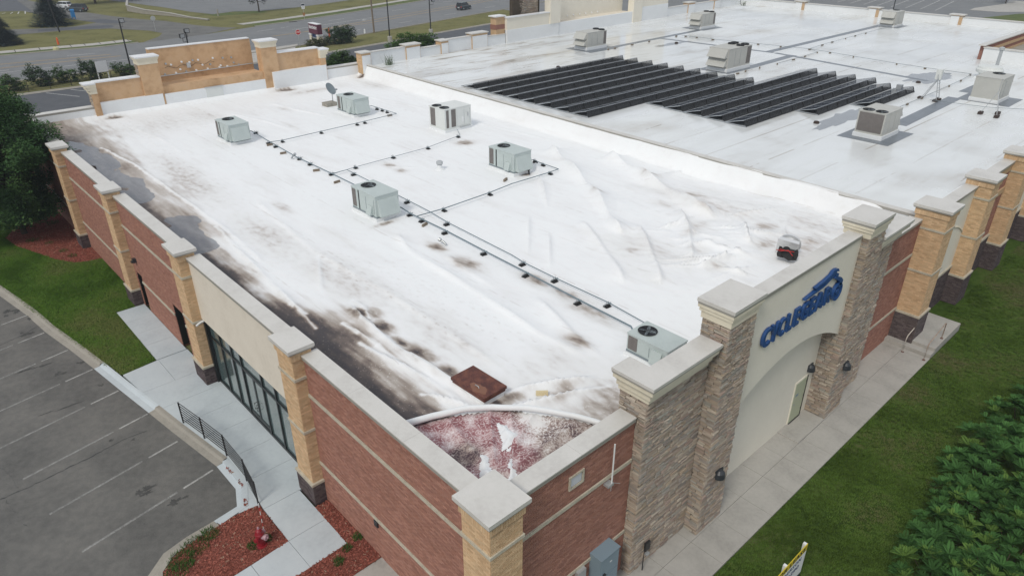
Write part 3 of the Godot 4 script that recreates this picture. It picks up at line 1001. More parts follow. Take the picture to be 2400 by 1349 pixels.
# ---------------------------------------------------------------- the near building
func near_building() -> Node3D:
	var b := thing("retail_building", "red brick shop building with a stained, wind-torn white roof and stone sign wall", "building")
	var PZ := [-10.10, -20.27, -30.40, -40.73, -50.9]
	# --- left front
	pier(b, "n", -.42, .66, -.66, .42, .0, 1.0, 6.9, [5.64, 3.42], ["xm", "zp", "xp"])
	for z in PZ:
		pier(b, "n", -.41, .24, z - .56, z + .56, .0, 1.0, 6.9, [5.64, 3.42], ["xm", "zp"])
	var bays := [[-9.54, -.66, "brick"], [-19.71, -10.66, "shop"], [-29.84, -20.83, "doors"], [-40.17, -30.96, "brick"], [-50.34, -41.29, "brick"]]
	for s in bays:
		var z0: float = s[0]
		var z1: float = s[1]
		coping_run(b, Vector3(0, 0, z0), Vector3(0, 0, z1), .1, .52, 6.55)
		if s[2] == "shop":
			boxp(Vector3(-.02, 3.5, z0), Vector3(.3, 6.42, z1), "stucco_panel", "stucco", b)
			continue
		var holes := []
		var doors := []
		if s[2] == "doors":
			doors = [[-29.62, -28.72, 2.22], [-23.98, -22.54, 2.5]]
		var zz := z0
		for d in doors:
			boxp(Vector3(0, 0, zz), Vector3(.3, 6.42, d[0]), "wall", "red_mortar", b)
			boxp(Vector3(0, d[2], d[0]), Vector3(.3, 6.42, d[1]), "wall", "red_mortar", b)
			holes.append([d[0] - z0, d[1] - z0, 0.0, d[2]])
			boxp(Vector3(.5, .1, d[0] - .1), Vector3(.56, d[2] + .1, d[1] + .1), "door", "door_black", b)
			boxp(Vector3(.3, .0, d[0] - .1), Vector3(.5, d[2] + .1, d[0]), "door_jamb", "door_black", b)
			boxp(Vector3(.3, .0, d[1]), Vector3(.5, d[2] + .1, d[1] + .1), "door_jamb", "door_black", b)
			boxp(Vector3(.3, d[2], d[0]), Vector3(.5, d[2] + .1, d[1]), "door_head", "door_black", b)
			boxp(Vector3(.01, .1, d[0] + .002), Vector3(.5, d[2] - .002, d[0] + .03), "door_frame", "door_black", b)
			boxp(Vector3(.01, .1, d[1] - .03), Vector3(.5, d[2] - .002, d[1] - .002), "door_frame", "door_black", b)
			zz = d[1]
		boxp(Vector3(0, 0, zz), Vector3(.3, 6.42, z1), "wall", "red_mortar", b)
		holes.append([0, 99, 4.80, 4.94])
		holes.append([0, 99, 1.81, 1.95])
		brickwork("nred", Vector3(0, .0, z0), Vector3.LEFT, z1 - z0, 6.40, .2, .072, RED, holes)
		string_course(b, 4.87, Vector3(0, 0, z0), Vector3(0, 0, z1), Vector3.LEFT)
		if s[2] == "doors":
			for q in [[-28.72, -23.98], [-22.54, -20.83]]:
				string_course(b, 1.88, Vector3(0, 0, q[0]), Vector3(0, 0, q[1]), Vector3.LEFT)
		else:
			string_course(b, 1.88, Vector3(0, 0, z0), Vector3(0, 0, z1), Vector3.LEFT)
	storefront(b)
	# --- right side, from the corner to the stone tower, and beyond it
	boxp(Vector3(.66, 0, -.3), Vector3(5.6, 6.42, 0), "wall", "red_mortar", b)
	brickwork("nred", Vector3(.66, 0, 0), Vector3.BACK, 4.94, 6.40, .2, .072, RED, [[0, 99, 4.79, 4.93], [0, 99, 1.83, 1.97], [2.12, 2.72, 5.42, 5.92]])
	string_course(b, 4.86, Vector3(.66, 0, 0), Vector3(5.58, 0, 0), Vector3.BACK)
	string_course(b, 1.90, Vector3(.66, 0, 0), Vector3(5.58, 0, 0), Vector3.BACK)
	coping_run(b, Vector3(.82, 0, 0), Vector3(5.52, 0, 0), .1, .52, 6.55)
	boxp(Vector3(22.3, 0, -.3), Vector3(27.1, 6.62, 0), "wall", "red_mortar", b)
	brickwork("nred", Vector3(22.3, 0, 0), Vector3.BACK, 4.8, 6.6, .2, .072, RED, [[0, 99, 4.79, 4.93], [0, 99, 1.83, 1.97]])
	string_course(b, 4.86, Vector3(22.3, 0, 0), Vector3(27.05, 0, 0), Vector3.BACK)
	string_course(b, 1.90, Vector3(22.3, 0, 0), Vector3(27.05, 0, 0), Vector3.BACK)
	coping_run(b, Vector3(22.4, 0, 0), Vector3(26.9, 0, 0), .1, .52, 6.76)
	# square vent in the wall
	var vn := Node3D.new()
	vn.name = "wall_vent"
	b.add_child(vn, true)
	boxp(Vector3(2.78, 5.43, -.02), Vector3(3.38, 5.49, .05), "frame", "sill_stone", vn)
	boxp(Vector3(2.78, 5.85, -.02), Vector3(3.38, 5.91, .05), "frame", "sill_stone", vn)
	boxp(Vector3(2.78, 5.49, -.02), Vector3(2.84, 5.85, .05), "frame", "sill_stone", vn)
	boxp(Vector3(3.32, 5.49, -.02), Vector3(3.38, 5.85, .05), "frame", "sill_stone", vn)
	for i in 6:
		var sm := MB.new()
		sm.obox(Transform3D(Basis(Vector3.RIGHT, -.6), Vector3(3.08, 5.53 + i * .056, .0)), Vector3(.48, .05, .012))
		put(sm, "slat", "galvanized", vn)
	sign_side(b)
	# --- stone tower beside the corner and its twin beyond the sign wall
	boxp(Vector3(5.63, 0, -.66), Vector3(8.70, 7.2, .34), "stone_tower", "stone_bed", b)
	veneer(Vector3(5.63, 0, -.66), Vector3.LEFT, 1.0, 7.18)
	veneer(Vector3(5.6, 0, .34), Vector3.BACK, 3.06, 7.18)
	boxp(Vector3(19.7, 0, -.66), Vector3(22.27, 7.3, .47), "stone_tower", "stone_bed", b)
	veneer(Vector3(19.74, 0, .47), Vector3.BACK, 2.56, 7.28)
	veneer(Vector3(22.27, 0, .47), Vector3.RIGHT, 1.0, 7.28)
	for lay_ in [[.06, 7.18, 7.4], [.17, 7.4, 7.62], [.24, 7.62, 7.74], [.36, 7.74, 7.92]]:
		cornice_l(b, lay_[0], lay_[1], lay_[2], "cornice", false)
		cornice_l(b, lay_[0], lay_[1] + .1, lay_[2] + .1, "cornice", true)
	for mir in [false, true]:
		var up := .1 if mir else 0.0
		cornice_l(b, .42, 7.92 + up, 7.99 + up, "coping_edge", mir)
		cornice_l(b, .45, 7.99 + up, 8.09 + up, "coping", mir)
	# stone piers
	for px in [8.667, 18.23]:
		boxp(Vector3(px + .03, 0, -.1), Vector3(px + 1.48, 8.62, .86), "stone_pier", "stone_bed", b)
		veneer(Vector3(px + .03, 0, -.1), Vector3.LEFT, .98, 8.6)
		veneer(Vector3(px, 0, .86), Vector3.BACK, 1.51, 8.6)
		veneer(Vector3(px + 1.48, 0, .88), Vector3.RIGHT, .98, 8.6)
		for q in [[.0, 8.6, 8.84], [.05, 8.84, 8.97], [.09, 8.97, 9.07]]:
			expand(px, px + 1.51, -.12, .884, q[0] + .025, q[1], q[2], "cornice", "cornice", b)
		expand(px, px + 1.51, -.12, .884, .12, 9.07, 9.15, "cap_edge", "coping_edge", b)
		expand(px, px + 1.51, -.12, .884, .145, 9.15, 9.27, "cap", "coping", b)
	# --- body of the building, under the membrane
	boxp(Vector3(.3, 4.9, -52.2), Vector3(29.0, 5.2, -.3), "roof_slab", "concrete", b)
	boxp(Vector3(5.0, 0, -50.0), Vector3(27.0, 4.9, -25), "core", "room_wall", b)
	back_side(b)
	dividing_wall(b)
	membrane(b)
	return b

func cornice_l(b: Node3D, o: float, y0: float, y1: float, material: String, mirrored: bool) -> void:
	var m := MB.new()
	var pts := [[5.6 - o, -.68], [5.6 - o, .37 + o], [8.52, .37 + o], [8.52, .03], [5.97, .03], [5.97, -.68]]
	if mirrored:
		var q := []
		for p in pts:
			var x: float = 22.3 - (p[0] - 5.6)
			x = maxf(x, 19.86)
			q.append([x, p[1] + .12])
		pts = q
	m.prism(poly(pts), y0, y1, true)
	put(m, "cornice" if material == "cornice" else "cap", material, b)

func storefront(b: Node3D) -> void:
	var s := Node3D.new()
	s.name = "shop_front"
	b.add_child(s, true)
	var X := .1
	var z0 := -19.7
	var z1 := -10.67
	# room behind
	boxp(Vector3(.2, -.05, z0 - 2), Vector3(5.0, .1, z1 + 2), "shop_floor", "beige_tile", b)
	boxp(Vector3(5.0, 0, z0 - 2), Vector3(5.15, 4.9, z1 + 2), "shop_wall", "room_wall", b)
	boxp(Vector3(.3, 0, z0 - 2.1), Vector3(5.0, 4.9, z0 - 2), "shop_wall", "room_wall", b)
	boxp(Vector3(.3, 0, z1 + 2), Vector3(5.0, 4.9, z1 + 2.1), "shop_wall", "room_wall", b)
	boxp(Vector3(.3, 3.6, z0 - 2), Vector3(5.0, 3.7, z1 + 2), "shop_ceiling", "room_wall", b)
	# lintel soffit and side reveals
	boxp(Vector3(.0, .0, z0 - .02), Vector3(.3, 3.5, z0 + .16), "reveal", "frame_black", s)
	boxp(Vector3(.0, .0, z1 - .1), Vector3(.3, 3.5, z1 + .02), "reveal", "frame_black", s)
	var mull := [-19.5, -18.32, -17.15, -16.2, -14.25, -13.0, -11.85, -10.75]
	for z in mull:
		boxp(Vector3(X, .1, z - .045), Vector3(X + .13, 3.5, z + .045), "mullion", "frame_black", s)
	for y in [.1, 2.56, 3.42]:
		boxp(Vector3(X + .005, y, z0 + .1), Vector3(X + .125, y + (.14 if y < 1 else .1), z1 - .05), "rail", "frame_black", s)
	for i in mull.size() - 1:
		for y in [[.24, 2.56], [2.66, 3.42]]:
			if i == 3 and y[0] < 1:
				continue
			boxp(Vector3(X + .055, y[0], mull[i] + .045), Vector3(X + .065, y[1], mull[i + 1] - .045), "pane", "glass", s)
	for k in 2:
		var a := -16.155 + k * .93
		var d := Node3D.new()
		d.name = "shop_door"
		b.add_child(d, true)
		boxp(Vector3(X + .03, .24, a), Vector3(X + .08, 2.56, a + .07), "stile", "frame_black", d)
		boxp(Vector3(X + .03, .24, a + .86), Vector3(X + .08, 2.56, a + .925), "stile", "frame_black", d)
		boxp(Vector3(X + .03, .24, a + .07), Vector3(X + .08, .46, a + .86), "kick_rail", "frame_black", d)
		boxp(Vector3(X + .03, 2.46, a + .07), Vector3(X + .08, 2.56, a + .86), "top_rail", "frame_black", d)
		boxp(Vector3(X + .05, .46, a + .07), Vector3(X + .06, 2.46, a + .86), "pane", "glass", d)
		var hz := a + (.82 if k == 0 else .1)
		var hm := MB.new()
		hm.tube([Vector3(X + .04, .95, hz), Vector3(X - .07, .95, hz), Vector3(X - .07, 1.25, hz), Vector3(X + .04, 1.25, hz)], .018)
		put(hm, "handle", "black_metal", d)

func sign_side(b: Node3D) -> void:
	# arch-topped opening in the sign wall
	var pts := PackedVector2Array()
	var x0 := 10.16
	var x1 := 18.25
	pts.append(Vector2(x0, 8.66))
	pts.append(Vector2(x0, 4.3))
	for i in 25:
		var t := i / 24.0
		var x := lerpf(x0 + .05, x1 - .05, t)
		pts.append(Vector2(x, 4.3 + 1.1 * (1.0 - pow(2.0 * t - 1.0, 2.0))))
	pts.append(Vector2(x1, 4.3))
	pts.append(Vector2(x1, 8.66))
	var m := MB.new()
	m.plate(pts, Transform3D(Basis(), Vector3(0, 0, .18)), .42)
	put(m, "sign_wall", "pale_stucco", b)
	boxp(Vector3(10.1, 0, -.3), Vector3(18.3, 6.6, 0), "wall", "pale_stucco", b)
	boxp(Vector3(10.1, 5.5, 0.0), Vector3(18.3, 5.7, .18), "soffit", "pale_stucco", b)
	# sloped membrane up the back of the sign wall
	coping_run(b, Vector3(10.33, 0, .6), Vector3(18.08, 0, .6), .07, .5, 8.78)
	var d := Node3D.new()
	d.name = "side_door"
	b.add_child(d, true)
	boxp(Vector3(16.66, .15, .0), Vector3(17.68, 2.27, .035), "frame", "pale_stucco", d)
	boxp(Vector3(16.71, .16, .02), Vector3(17.63, 2.2, .05), "leaf", "door_green", d)
	boxp(Vector3(17.64, .15, .02), Vector3(17.7, 2.25, .06), "jamb", "door_black", d)
	boxp(Vector3(16.7, .15, .03), Vector3(17.64, .19, .08), "threshold", "black_metal", d)
	boxp(Vector3(16.82, 1.5, .05), Vector3(17.06, 1.62, .056), "notice", "cabinet", d)
	var kn := MB.new()
	kn.lathe([Vector2(.0, .0), Vector2(.03, .0), Vector2(.03, .05), Vector2(.0, .05)], Transform3D(Basis(Vector3.RIGHT, PI / 2), Vector3(16.79, 1.15, .05)), 8)
	put(kn, "handle", "steel", d)
	for y in [.5, 1.2, 1.95]:
		boxp(Vector3(17.6, y, .04), Vector3(17.66, y + .1, .065), "hinge", "black_metal", d)

func shop_sign() -> void:
	var s := thing("shop_sign", "blue raised letters reading CYCLE GEAR with a motorcycle emblem on the cream wall", "sign", Vector3(11.3, 6.6, .6))
	var boxes := {0: [.03, .68, "C"], 1: [.58, .62, "Y"], 2: [1.1, .55, "C"], 3: [1.69, .45, "L"], 4: [2.19, .47, "E"], 5: [2.68, .64, "G"], 6: [3.31, .46, "E"], 7: [3.76, .66, "A"], 8: [4.45, .58, "R"]}
	for k in boxes:
		var q: Array = boxes[k]
		lettering(q[2], "letter", "sign_blue", s, Transform3D(Basis(), Vector3(q[0], 0, .02)), q[1] - .11, .71, .1)
	var o := Vector2(11.3, 6.6)
	for sh in [[[13.95, 7.50], [14.70, 7.52], [15.25, 7.55], [15.50, 7.58], [15.83, 7.68], [16.05, 7.74], [16.10, 7.80], [16.23, 7.89], [16.41, 7.83], [16.30, 7.97], [16.12, 8.02], [15.88, 8.01], [15.75, 7.90], [15.31, 7.83], [14.60, 7.77], [14.66, 7.68], [15.30, 7.70], [15.40, 7.66], [14.65, 7.62], [13.96, 7.56]], [[16.19, 7.84], [16.42, 7.74], [16.43, 7.60], [16.76, 7.46], [16.98, 7.28], [16.96, 7.15], [16.75, 7.04], [16.60, 7.10], [16.75, 7.22], [16.62, 7.36], [16.25, 7.56], [16.14, 7.62], [16.21, 7.68]]]:
		var pp := PackedVector2Array()
		for p in sh:
			pp.append(Vector2(p[0], p[1]) - o)
		var m := MB.new()
		m.plate(pp, Transform3D(Basis(), Vector3(0, 0, .02)), .12)
		put(m, "emblem", "sign_blue", s)
	var ring := MB.new()
	var c := Vector3(16.73 - 11.3, 6.85 - 6.6, .02)
	for i in 24:
		var a := TAU * i / 24
		var e := TAU * (i + 1) / 24
		for r in [[.29, .37], [.0, .12]]:
			var A: Vector3 = c + Vector3(cos(a), sin(a), 0) * r[1]
			var B: Vector3 = c + Vector3(cos(e), sin(e), 0) * r[1]
			var A2: Vector3 = c + Vector3(cos(a), sin(a), 0) * r[0]
			var B2: Vector3 = c + Vector3(cos(e), sin(e), 0) * r[0]
			var f := Vector3(0, 0, .12)
			ring.quad(A + f, A2 + f, B2 + f, B + f)
			ring.quad(A, A + f, B + f, B)
			if r[0] > 0:
				ring.quad(A2 + f, A2, B2, B2 + f)
	for a in [.5, 2.6, 4.7]:
		ring.bar(c + Vector3(cos(a), sin(a), 0) * .1 + Vector3(0, 0, .06), c + Vector3(cos(a), sin(a), 0) * .31 + Vector3(0, 0, .06), .06, .11)
	put(ring, "emblem_wheel", "sign_blue", s)

# ---------------------------------------------------------------- roof of the near building
func back_side(b: Node3D) -> void:
	var Z := -52.2
	boxp(Vector3(.0, 0, Z - .6), Vector3(29.0, 6.3, Z), "rear_wall", "red_mortar", b)
	# low parapets with white flashing at both ends
	for q in [[.3, 5.4, 6.36], [24.4, 28.8, 6.7]]:
		boxp(Vector3(q[0], 5.2, Z), Vector3(q[1], q[2] - .04, Z + .12), "flashing", "flashing", b)
		boxp(Vector3(q[0], 6.3, Z - .5), Vector3(q[1], q[2] - .04, Z), "parapet", "yellow_mortar", b)
		coping_run(b, Vector3(q[0], 0, Z), Vector3(q[1], 0, Z), .14, .6, q[2])
	# tan back of the entrance tower
	boxp(Vector3(5.4, 5.2, Z - .6), Vector3(8.78, 8.02, Z - .1), "tower_wall", "tan_stucco", b)
	boxp(Vector3(20.3, 5.2, Z - .6), Vector3(24.4, 8.5, Z - .1), "tower_wall", "tan_stucco", b)
	boxp(Vector3(8.78, 5.2, Z - .9), Vector3(10.25, 8.95, Z + .1), "tower_pier", "tan_stucco", b)
	boxp(Vector3(18.9, 5.2, Z - .9), Vector3(20.34, 9.12, Z + .1), "tower_pier", "tan_stucco", b)
	boxp(Vector3(10.25, 5.2, Z - .3), Vector3(18.9, 7.15, Z - .05), "tower_ledge_wall", "tan_stucco", b)
	boxp(Vector3(10.25, 7.0, Z - 1.9), Vector3(18.9, 7.1, Z - .3), "tower_ledge", "tan_stucco", b)
	boxp(Vector3(10.25, 6.3, Z - 2.2), Vector3(18.9, 9.72, Z - 1.9), "tower_wall", "tan_stucco", b)
	# returns at the ends
	boxp(Vector3(4.95, 5.2, Z - .6), Vector3(5.4, 7.3, Z + .25), "tower_return", "tan_stucco", b)
	boxp(Vector3(24.4, 5.2, Z - .6), Vector3(24.95, 7.65, Z + .25), "tower_return", "tan_stucco", b)
	veneer(Vector3(4.95, 6.3, Z - .6), Vector3.LEFT, .8, 1.0)
	veneer(Vector3(8.78, 8.1, Z - .85), Vector3.LEFT, .7, .85)
	for q in [[8.78, 10.25, 8.95], [18.9, 20.34, 9.12]]:
		for r in [[.03, 0.0, .3], [.08, .3, .42], [.13, .42, .52]]:
			expand(q[0], q[1], Z - .9, Z + .1, r[0], q[2] + r[1], q[2] + r[2], "cornice", "cornice", b)
		expand(q[0], q[1], Z - .9, Z + .1, .17, q[2] + .52, q[2] + .62, "cap", "white_cap", b)
	for q in [[4.95, 5.4, 7.3, -1], [24.4, 24.95, 7.65, 1]]:
		var y := q[2] as float
		for r in [[.06, 0.0, .28], [.2, .28, .5], [.32, .5, .7]]:
			var lo: float = q[0] - (r[0] if q[3] < 0 else 0.0)
			var hi: float = q[1] + (r[0] if q[3] > 0 else 0.0)
			boxp(Vector3(lo, y + r[1], Z - .7), Vector3(hi, y + r[2], Z + .25 + r[0] * .3), "cornice", "cornice", b)
		boxp(Vector3(q[0] - (.4 if q[3] < 0 else 0.0), y + .7, Z - .75), Vector3(q[1] + (.4 if q[3] > 0 else 0.0), y + .8, Z + .36), "cap", "white_cap", b)
	boxp(Vector3(5.4, 8.02, Z - .8), Vector3(8.74, 8.12, Z - .02), "cap", "white_cap", b)
	boxp(Vector3(20.4, 8.5, Z - .8), Vector3(24.5, 8.6, Z - .02), "cap", "white_cap", b)
	boxp(Vector3(10.3, 9.72, Z - 2.4), Vector3(18.85, 9.8, Z - 1.85), "cap", "white_cap", b)
	# flashing along the tower's foot
	boxp(Vector3(5.4, 5.2, Z - .1), Vector3(10.1, 6.58, Z + .14), "flashing", "flashing", b)
	boxp(Vector3(10.1, 5.2, Z - .05), Vector3(19.6, 6.5, Z + .08), "flashing", "flashing", b)
	boxp(Vector3(19.6, 5.2, Z - .1), Vector3(24.9, 7.02, Z + .3), "flashing", "flashing", b)
	boxp(Vector3(13.6, 5.7, Z + .07), Vector3(15.0, 6.55, Z + .12), "access_panel", "unit_white", b)
	boxp(Vector3(13.5, 6.5, Z + .05), Vector3(15.1, 6.56, Z + .16), "access_panel_hood", "galvanized", b)
	# signage stubs, conduit and junction box on the tower's back wall
	var cm := MB.new()
	cm.tube([Vector3(10.4, 7.55, Z - 1.82), Vector3(14.0, 7.57, Z - 1.82), Vector3(18.8, 7.62, Z - 1.82)], .045)
	put(cm, "conduit", "galvanized", b)
	var r2 := RandomNumberGenerator.new()
	r2.seed = 5
	for i in 22:
		var km := MB.new()
		var x := 11.2 + i * .3 + r2.randf_range(-.12, .12)
		var y := 7.66 if i % 3 == 0 else r2.randf_range(7.75, 8.5)
		km.lathe([Vector2(0, 0), Vector2(.085, .0), Vector2(.085, .09), Vector2(0, .1)], Transform3D(Basis(Vector3.RIGHT, PI / 2), Vector3(x, y, Z - 1.9)), 8)
		put(km, "cable_stub", "white_paint" if r2.randf() < .6 else "steel", b)
	boxp(Vector3(13.1, 7.95, Z - 1.9), Vector3(13.4, 8.35, Z - 1.78), "junction_box", "galvanized", b)
	var wire := MB.new()
	var pts := []
	for i in 14:
		pts.append(Vector3(11.3 + i * .32, 8.15 + .12 * sin(i * 1.7), Z - 1.86))
	wire.tube(pts, .012, 4)
	put(wire, "cable", "black_rubber", b)

func div_x(z: float) -> float:
	return lerpf(27.75, 28.95, clampf(-z / 52.3, 0, 1))

func dividing_wall(b: Node3D) -> void:
	var m := MB.new()
	var c := MB.new()
	var e := MB.new()
	var n := 17
	for i in n:
		var z0 := lerpf(-.35, -52.2, float(i) / n)
		var z1 := lerpf(-.35, -52.2, float(i + 1) / n)
		var xa := div_x(z0)
		var xb := div_x(z1)
		m.quad(Vector3(xa - .05, 5.0, z0), Vector3(xa - .05, 6.56, z0), Vector3(xb - .05, 6.56, z1), Vector3(xb - .05, 5.0, z1))
		var cp := MB.new()
		cp.prism(poly([[xa - .1, z0 - .003], [xb - .1, z1 + .003], [xb + .28, z1 + .003], [xa + .28, z0 - .003]]), 6.57, 6.62)
		put(cp, "coping_panel", "coping", b)
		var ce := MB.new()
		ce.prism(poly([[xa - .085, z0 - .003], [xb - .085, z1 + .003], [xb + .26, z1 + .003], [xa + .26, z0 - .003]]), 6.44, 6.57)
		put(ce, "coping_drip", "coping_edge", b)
	put(m, "dividing_wall", "flashing", b)

const RIDGES := [
	[.10, .22, [[2.87, -43.65], [3.33, -37.65], [3.29, -30.97], [3.31, -25.06], [3.15, -21.65], [2.96, -18.99]]],
	[.13, .22, [[3.11, -24.86], [2.69, -21.09], [2.39, -17.79], [2.09, -14.48], [1.91, -12.41]]],
	[.12, .2, [[2.31, -16.39], [2.16, -15.5], [2.08, -14.71], [2.15, -13.59]]],
	[.26, .26, [[3.96, -13.35], [3.7, -12.52], [3.51, -11.66], [3.46, -10.52], [3.41, -9.24], [3.5, -8.02], [3.53, -6.82], [3.55, -5.95], [3.46, -4.6]]],
	[.14, .22, [[2.84, -12.06], [2.88, -10.95], [2.96, -9.76], [2.9, -8.3]]],
	[.18, .24, [[2.59, -10.4], [2.62, -9.3], [2.86, -8.11], [3.03, -6.77], [3.1, -5.39], [3.2, -4.6]]],
	[.14, .18, [[2.41, -6.28], [2.93, -5.17], [3.21, -4.37]]],
	[.12, .2, [[4.15, -13.42], [4.14, -12.58], [3.83, -11.7]]],
	[.14, .22, [[22.41, -21.48], [19.3, -17.57], [17.11, -15.04]]],
	[.42, .75, [[25.12, -22.8], [23.36, -19.72], [22.04, -17.32], [20.14, -14.2], [18.74, -12.3], [17.84, -11.17], [17.18, -9.79]]],
	[.5, .85, [[26.62, -19.14], [25.19, -15.76], [24.3, -13.7], [23.53, -11.54], [22.65, -9.51], [22.77, -7.89]]],
	[.28, .45, [[18.94, -10.54], [17.6, -8.88], [15.8, -6.87], [14.34, -5.43]]],
	[.34, .5, [[22.23, -10.32], [20.0, -8.08], [17.29, -5.95]]],
	[.2, .5, [[17.34, -12.99], [15.89, -10.46], [14.64, -8.4], [13.43, -6.66]]],
	[.1, .3, [[15.96, -15.26], [12.2, -11.41]]],
	[.1, .3, [[15.19, -13.06], [11.94, -9.7]]],
	[.4, .35, [[22.77, -6.82], [20.86, -5.37], [20.51, -4.71]]],
	[.3, .3, [[16.65, -5.51], [17.8, -5.3], [19.01, -4.98]]],
	[.26, .3, [[19.44, -7.19], [19.3, -5.6], [19.53, -4.19]]],
	[.26, .28, [[17.43, -5.08], [17.82, -3.44]]],
	[.3, .4, [[24.3, -13.7], [26.43, -13.8], [28.0, -13.6]]],
	[.25, .4, [[22.7, -8.0], [24.6, -6.9], [26.6, -6.2]]],
	[.3, .32, [[21.2, -6.5], [22.6, -4.6], [23.2, -2.4]]],
	[.22, .3, [[19.0, -9.3], [20.6, -8.9], [22.3, -9.1]]],
	[.2, .3, [[17.8, -7.6], [19.2, -6.7], [21.4, -6.1]]],
	[.2, .25, [[21.4, -7.7], [21.9, -6.3], [21.3, -5.0]]],
	[.07, .3, [[6.22, -26.9], [5.34, -18.65], [5.56, -13.26], [5.41, -7.94], [5.33, -5.4]]],
	[.09, .25, [[5.18, -18.16], [4.3, -16.4], [3.46, -14.69]]],
	[.15, .4, [[9.3, -18.0], [8.6, -15.69], [8.3, -10.54], [7.9, -6.55], [8.07, -3.9]]],
	[.14, .35, [[9.93, -8.73], [8.88, -5.57], [8.41, -3.5]]],
	[.2, .22, [[3.23, -4.12], [4.21, -3.67], [5.09, -3.31], [6.34, -2.84], [7.3, -2.4]]],
	[.2, .28, [[4.6, -4.45], [5.02, -4.32], [6.28, -3.63], [7.5, -2.9]]],
	[.1, .3, [[9.6, -14.5], [9.3, -12.4], [9.1, -10.2]]],
	[.05, .2, [[9.0, -45], [12.5, -44], [16, -44.5]]],
	[.06, .25, [[13, -47], [14, -43], [14.5, -39]]],
	[.06, .25, [[17, -48], [17.6, -44], [18.4, -40.5]]],
	[.05, .2, [[6, -48], [6.6, -43], [6.4, -38]]],
	[.05, .2, [[24, -45], [25.2, -40], [25.6, -34]]],
	[.06, .25, [[25.5, -33], [26.2, -27.5], [26.6, -23]]],
	[.05, .2, [[14.4, -27.6], [15.3, -26.4], [16.2, -25.4]]]]

var HX := 0
var HZ := 0
const HC := .1
var H := PackedFloat32Array()

func hh(x: float, z: float) -> float:
	var i := clampi(int((x - .2) / HC), 0, HX - 1)
	var j := clampi(int((-z - .2) / HC), 0, HZ - 1)
	return D + H[j * HX + i]

func ridge_into(amp: float, w: float, line: Array, taper := true) -> void:
	var r := RandomNumberGenerator.new()
	r.seed = int(line[0][0] * 100) + 17
	# smooth the line first
	var cv := Curve2D.new()
	for i in line.size():
		var p := Vector2(line[i][0], line[i][1])
		var t := Vector2.ZERO
		if i > 0 and i < line.size() - 1:
			t = (Vector2(line[i + 1][0], line[i + 1][1]) - Vector2(line[i - 1][0], line[i - 1][1])) * .18
		cv.add_point(p, -t, t)
	var total := cv.get_baked_length()
	var best := {}
	var s := 0.0
	var side := 1.0 if r.randf() < .5 else -1.0
	while s < total:
		var p := cv.sample_baked(s)
		var q := cv.sample_baked(minf(s + .05, total))
		var d := (q - p).normalized()
		var k := 1.0
		if taper:
			k = smoothstep(0.0, minf(1.2, total * .3), s) * smoothstep(0.0, minf(1.2, total * .3), total - s)
		k *= .85 + .3 * sin(s * 1.3 + side)
		var R := w * 3.0
		var i0 := maxi(0, int((p.x - R - .2) / HC))
		var i1 := mini(HX - 1, int((p.x + R - .2) / HC) + 1)
		var j0 := maxi(0, int((-p.y - R - .2) / HC))
		var j1 := mini(HZ - 1, int((-p.y + R - .2) / HC) + 1)
		for j in range(j0, j1 + 1):
			for i in range(i0, i1 + 1):
				var off := Vector2(.2 + i * HC, -(.2 + j * HC)) - p
				var al := off.dot(d)
				if absf(al) > .13:
					continue
				var e := off.cross(d)
				var ww := w if e * side > 0 else w * .45
				var g := exp(-absf(e) / ww * 1.1) if absf(e) > .03 else 1.0
				var val := amp * k * g
				var key := j * HX + i
				if val > best.get(key, 0.0):
					best[key] = val
		s += .1
	for key in best:
		H[key] = maxf(H[key], 0.0) * .35 + best[key] + minf(H[key], 0.0) if H[key] < best[key] else H[key] + best[key] * .35

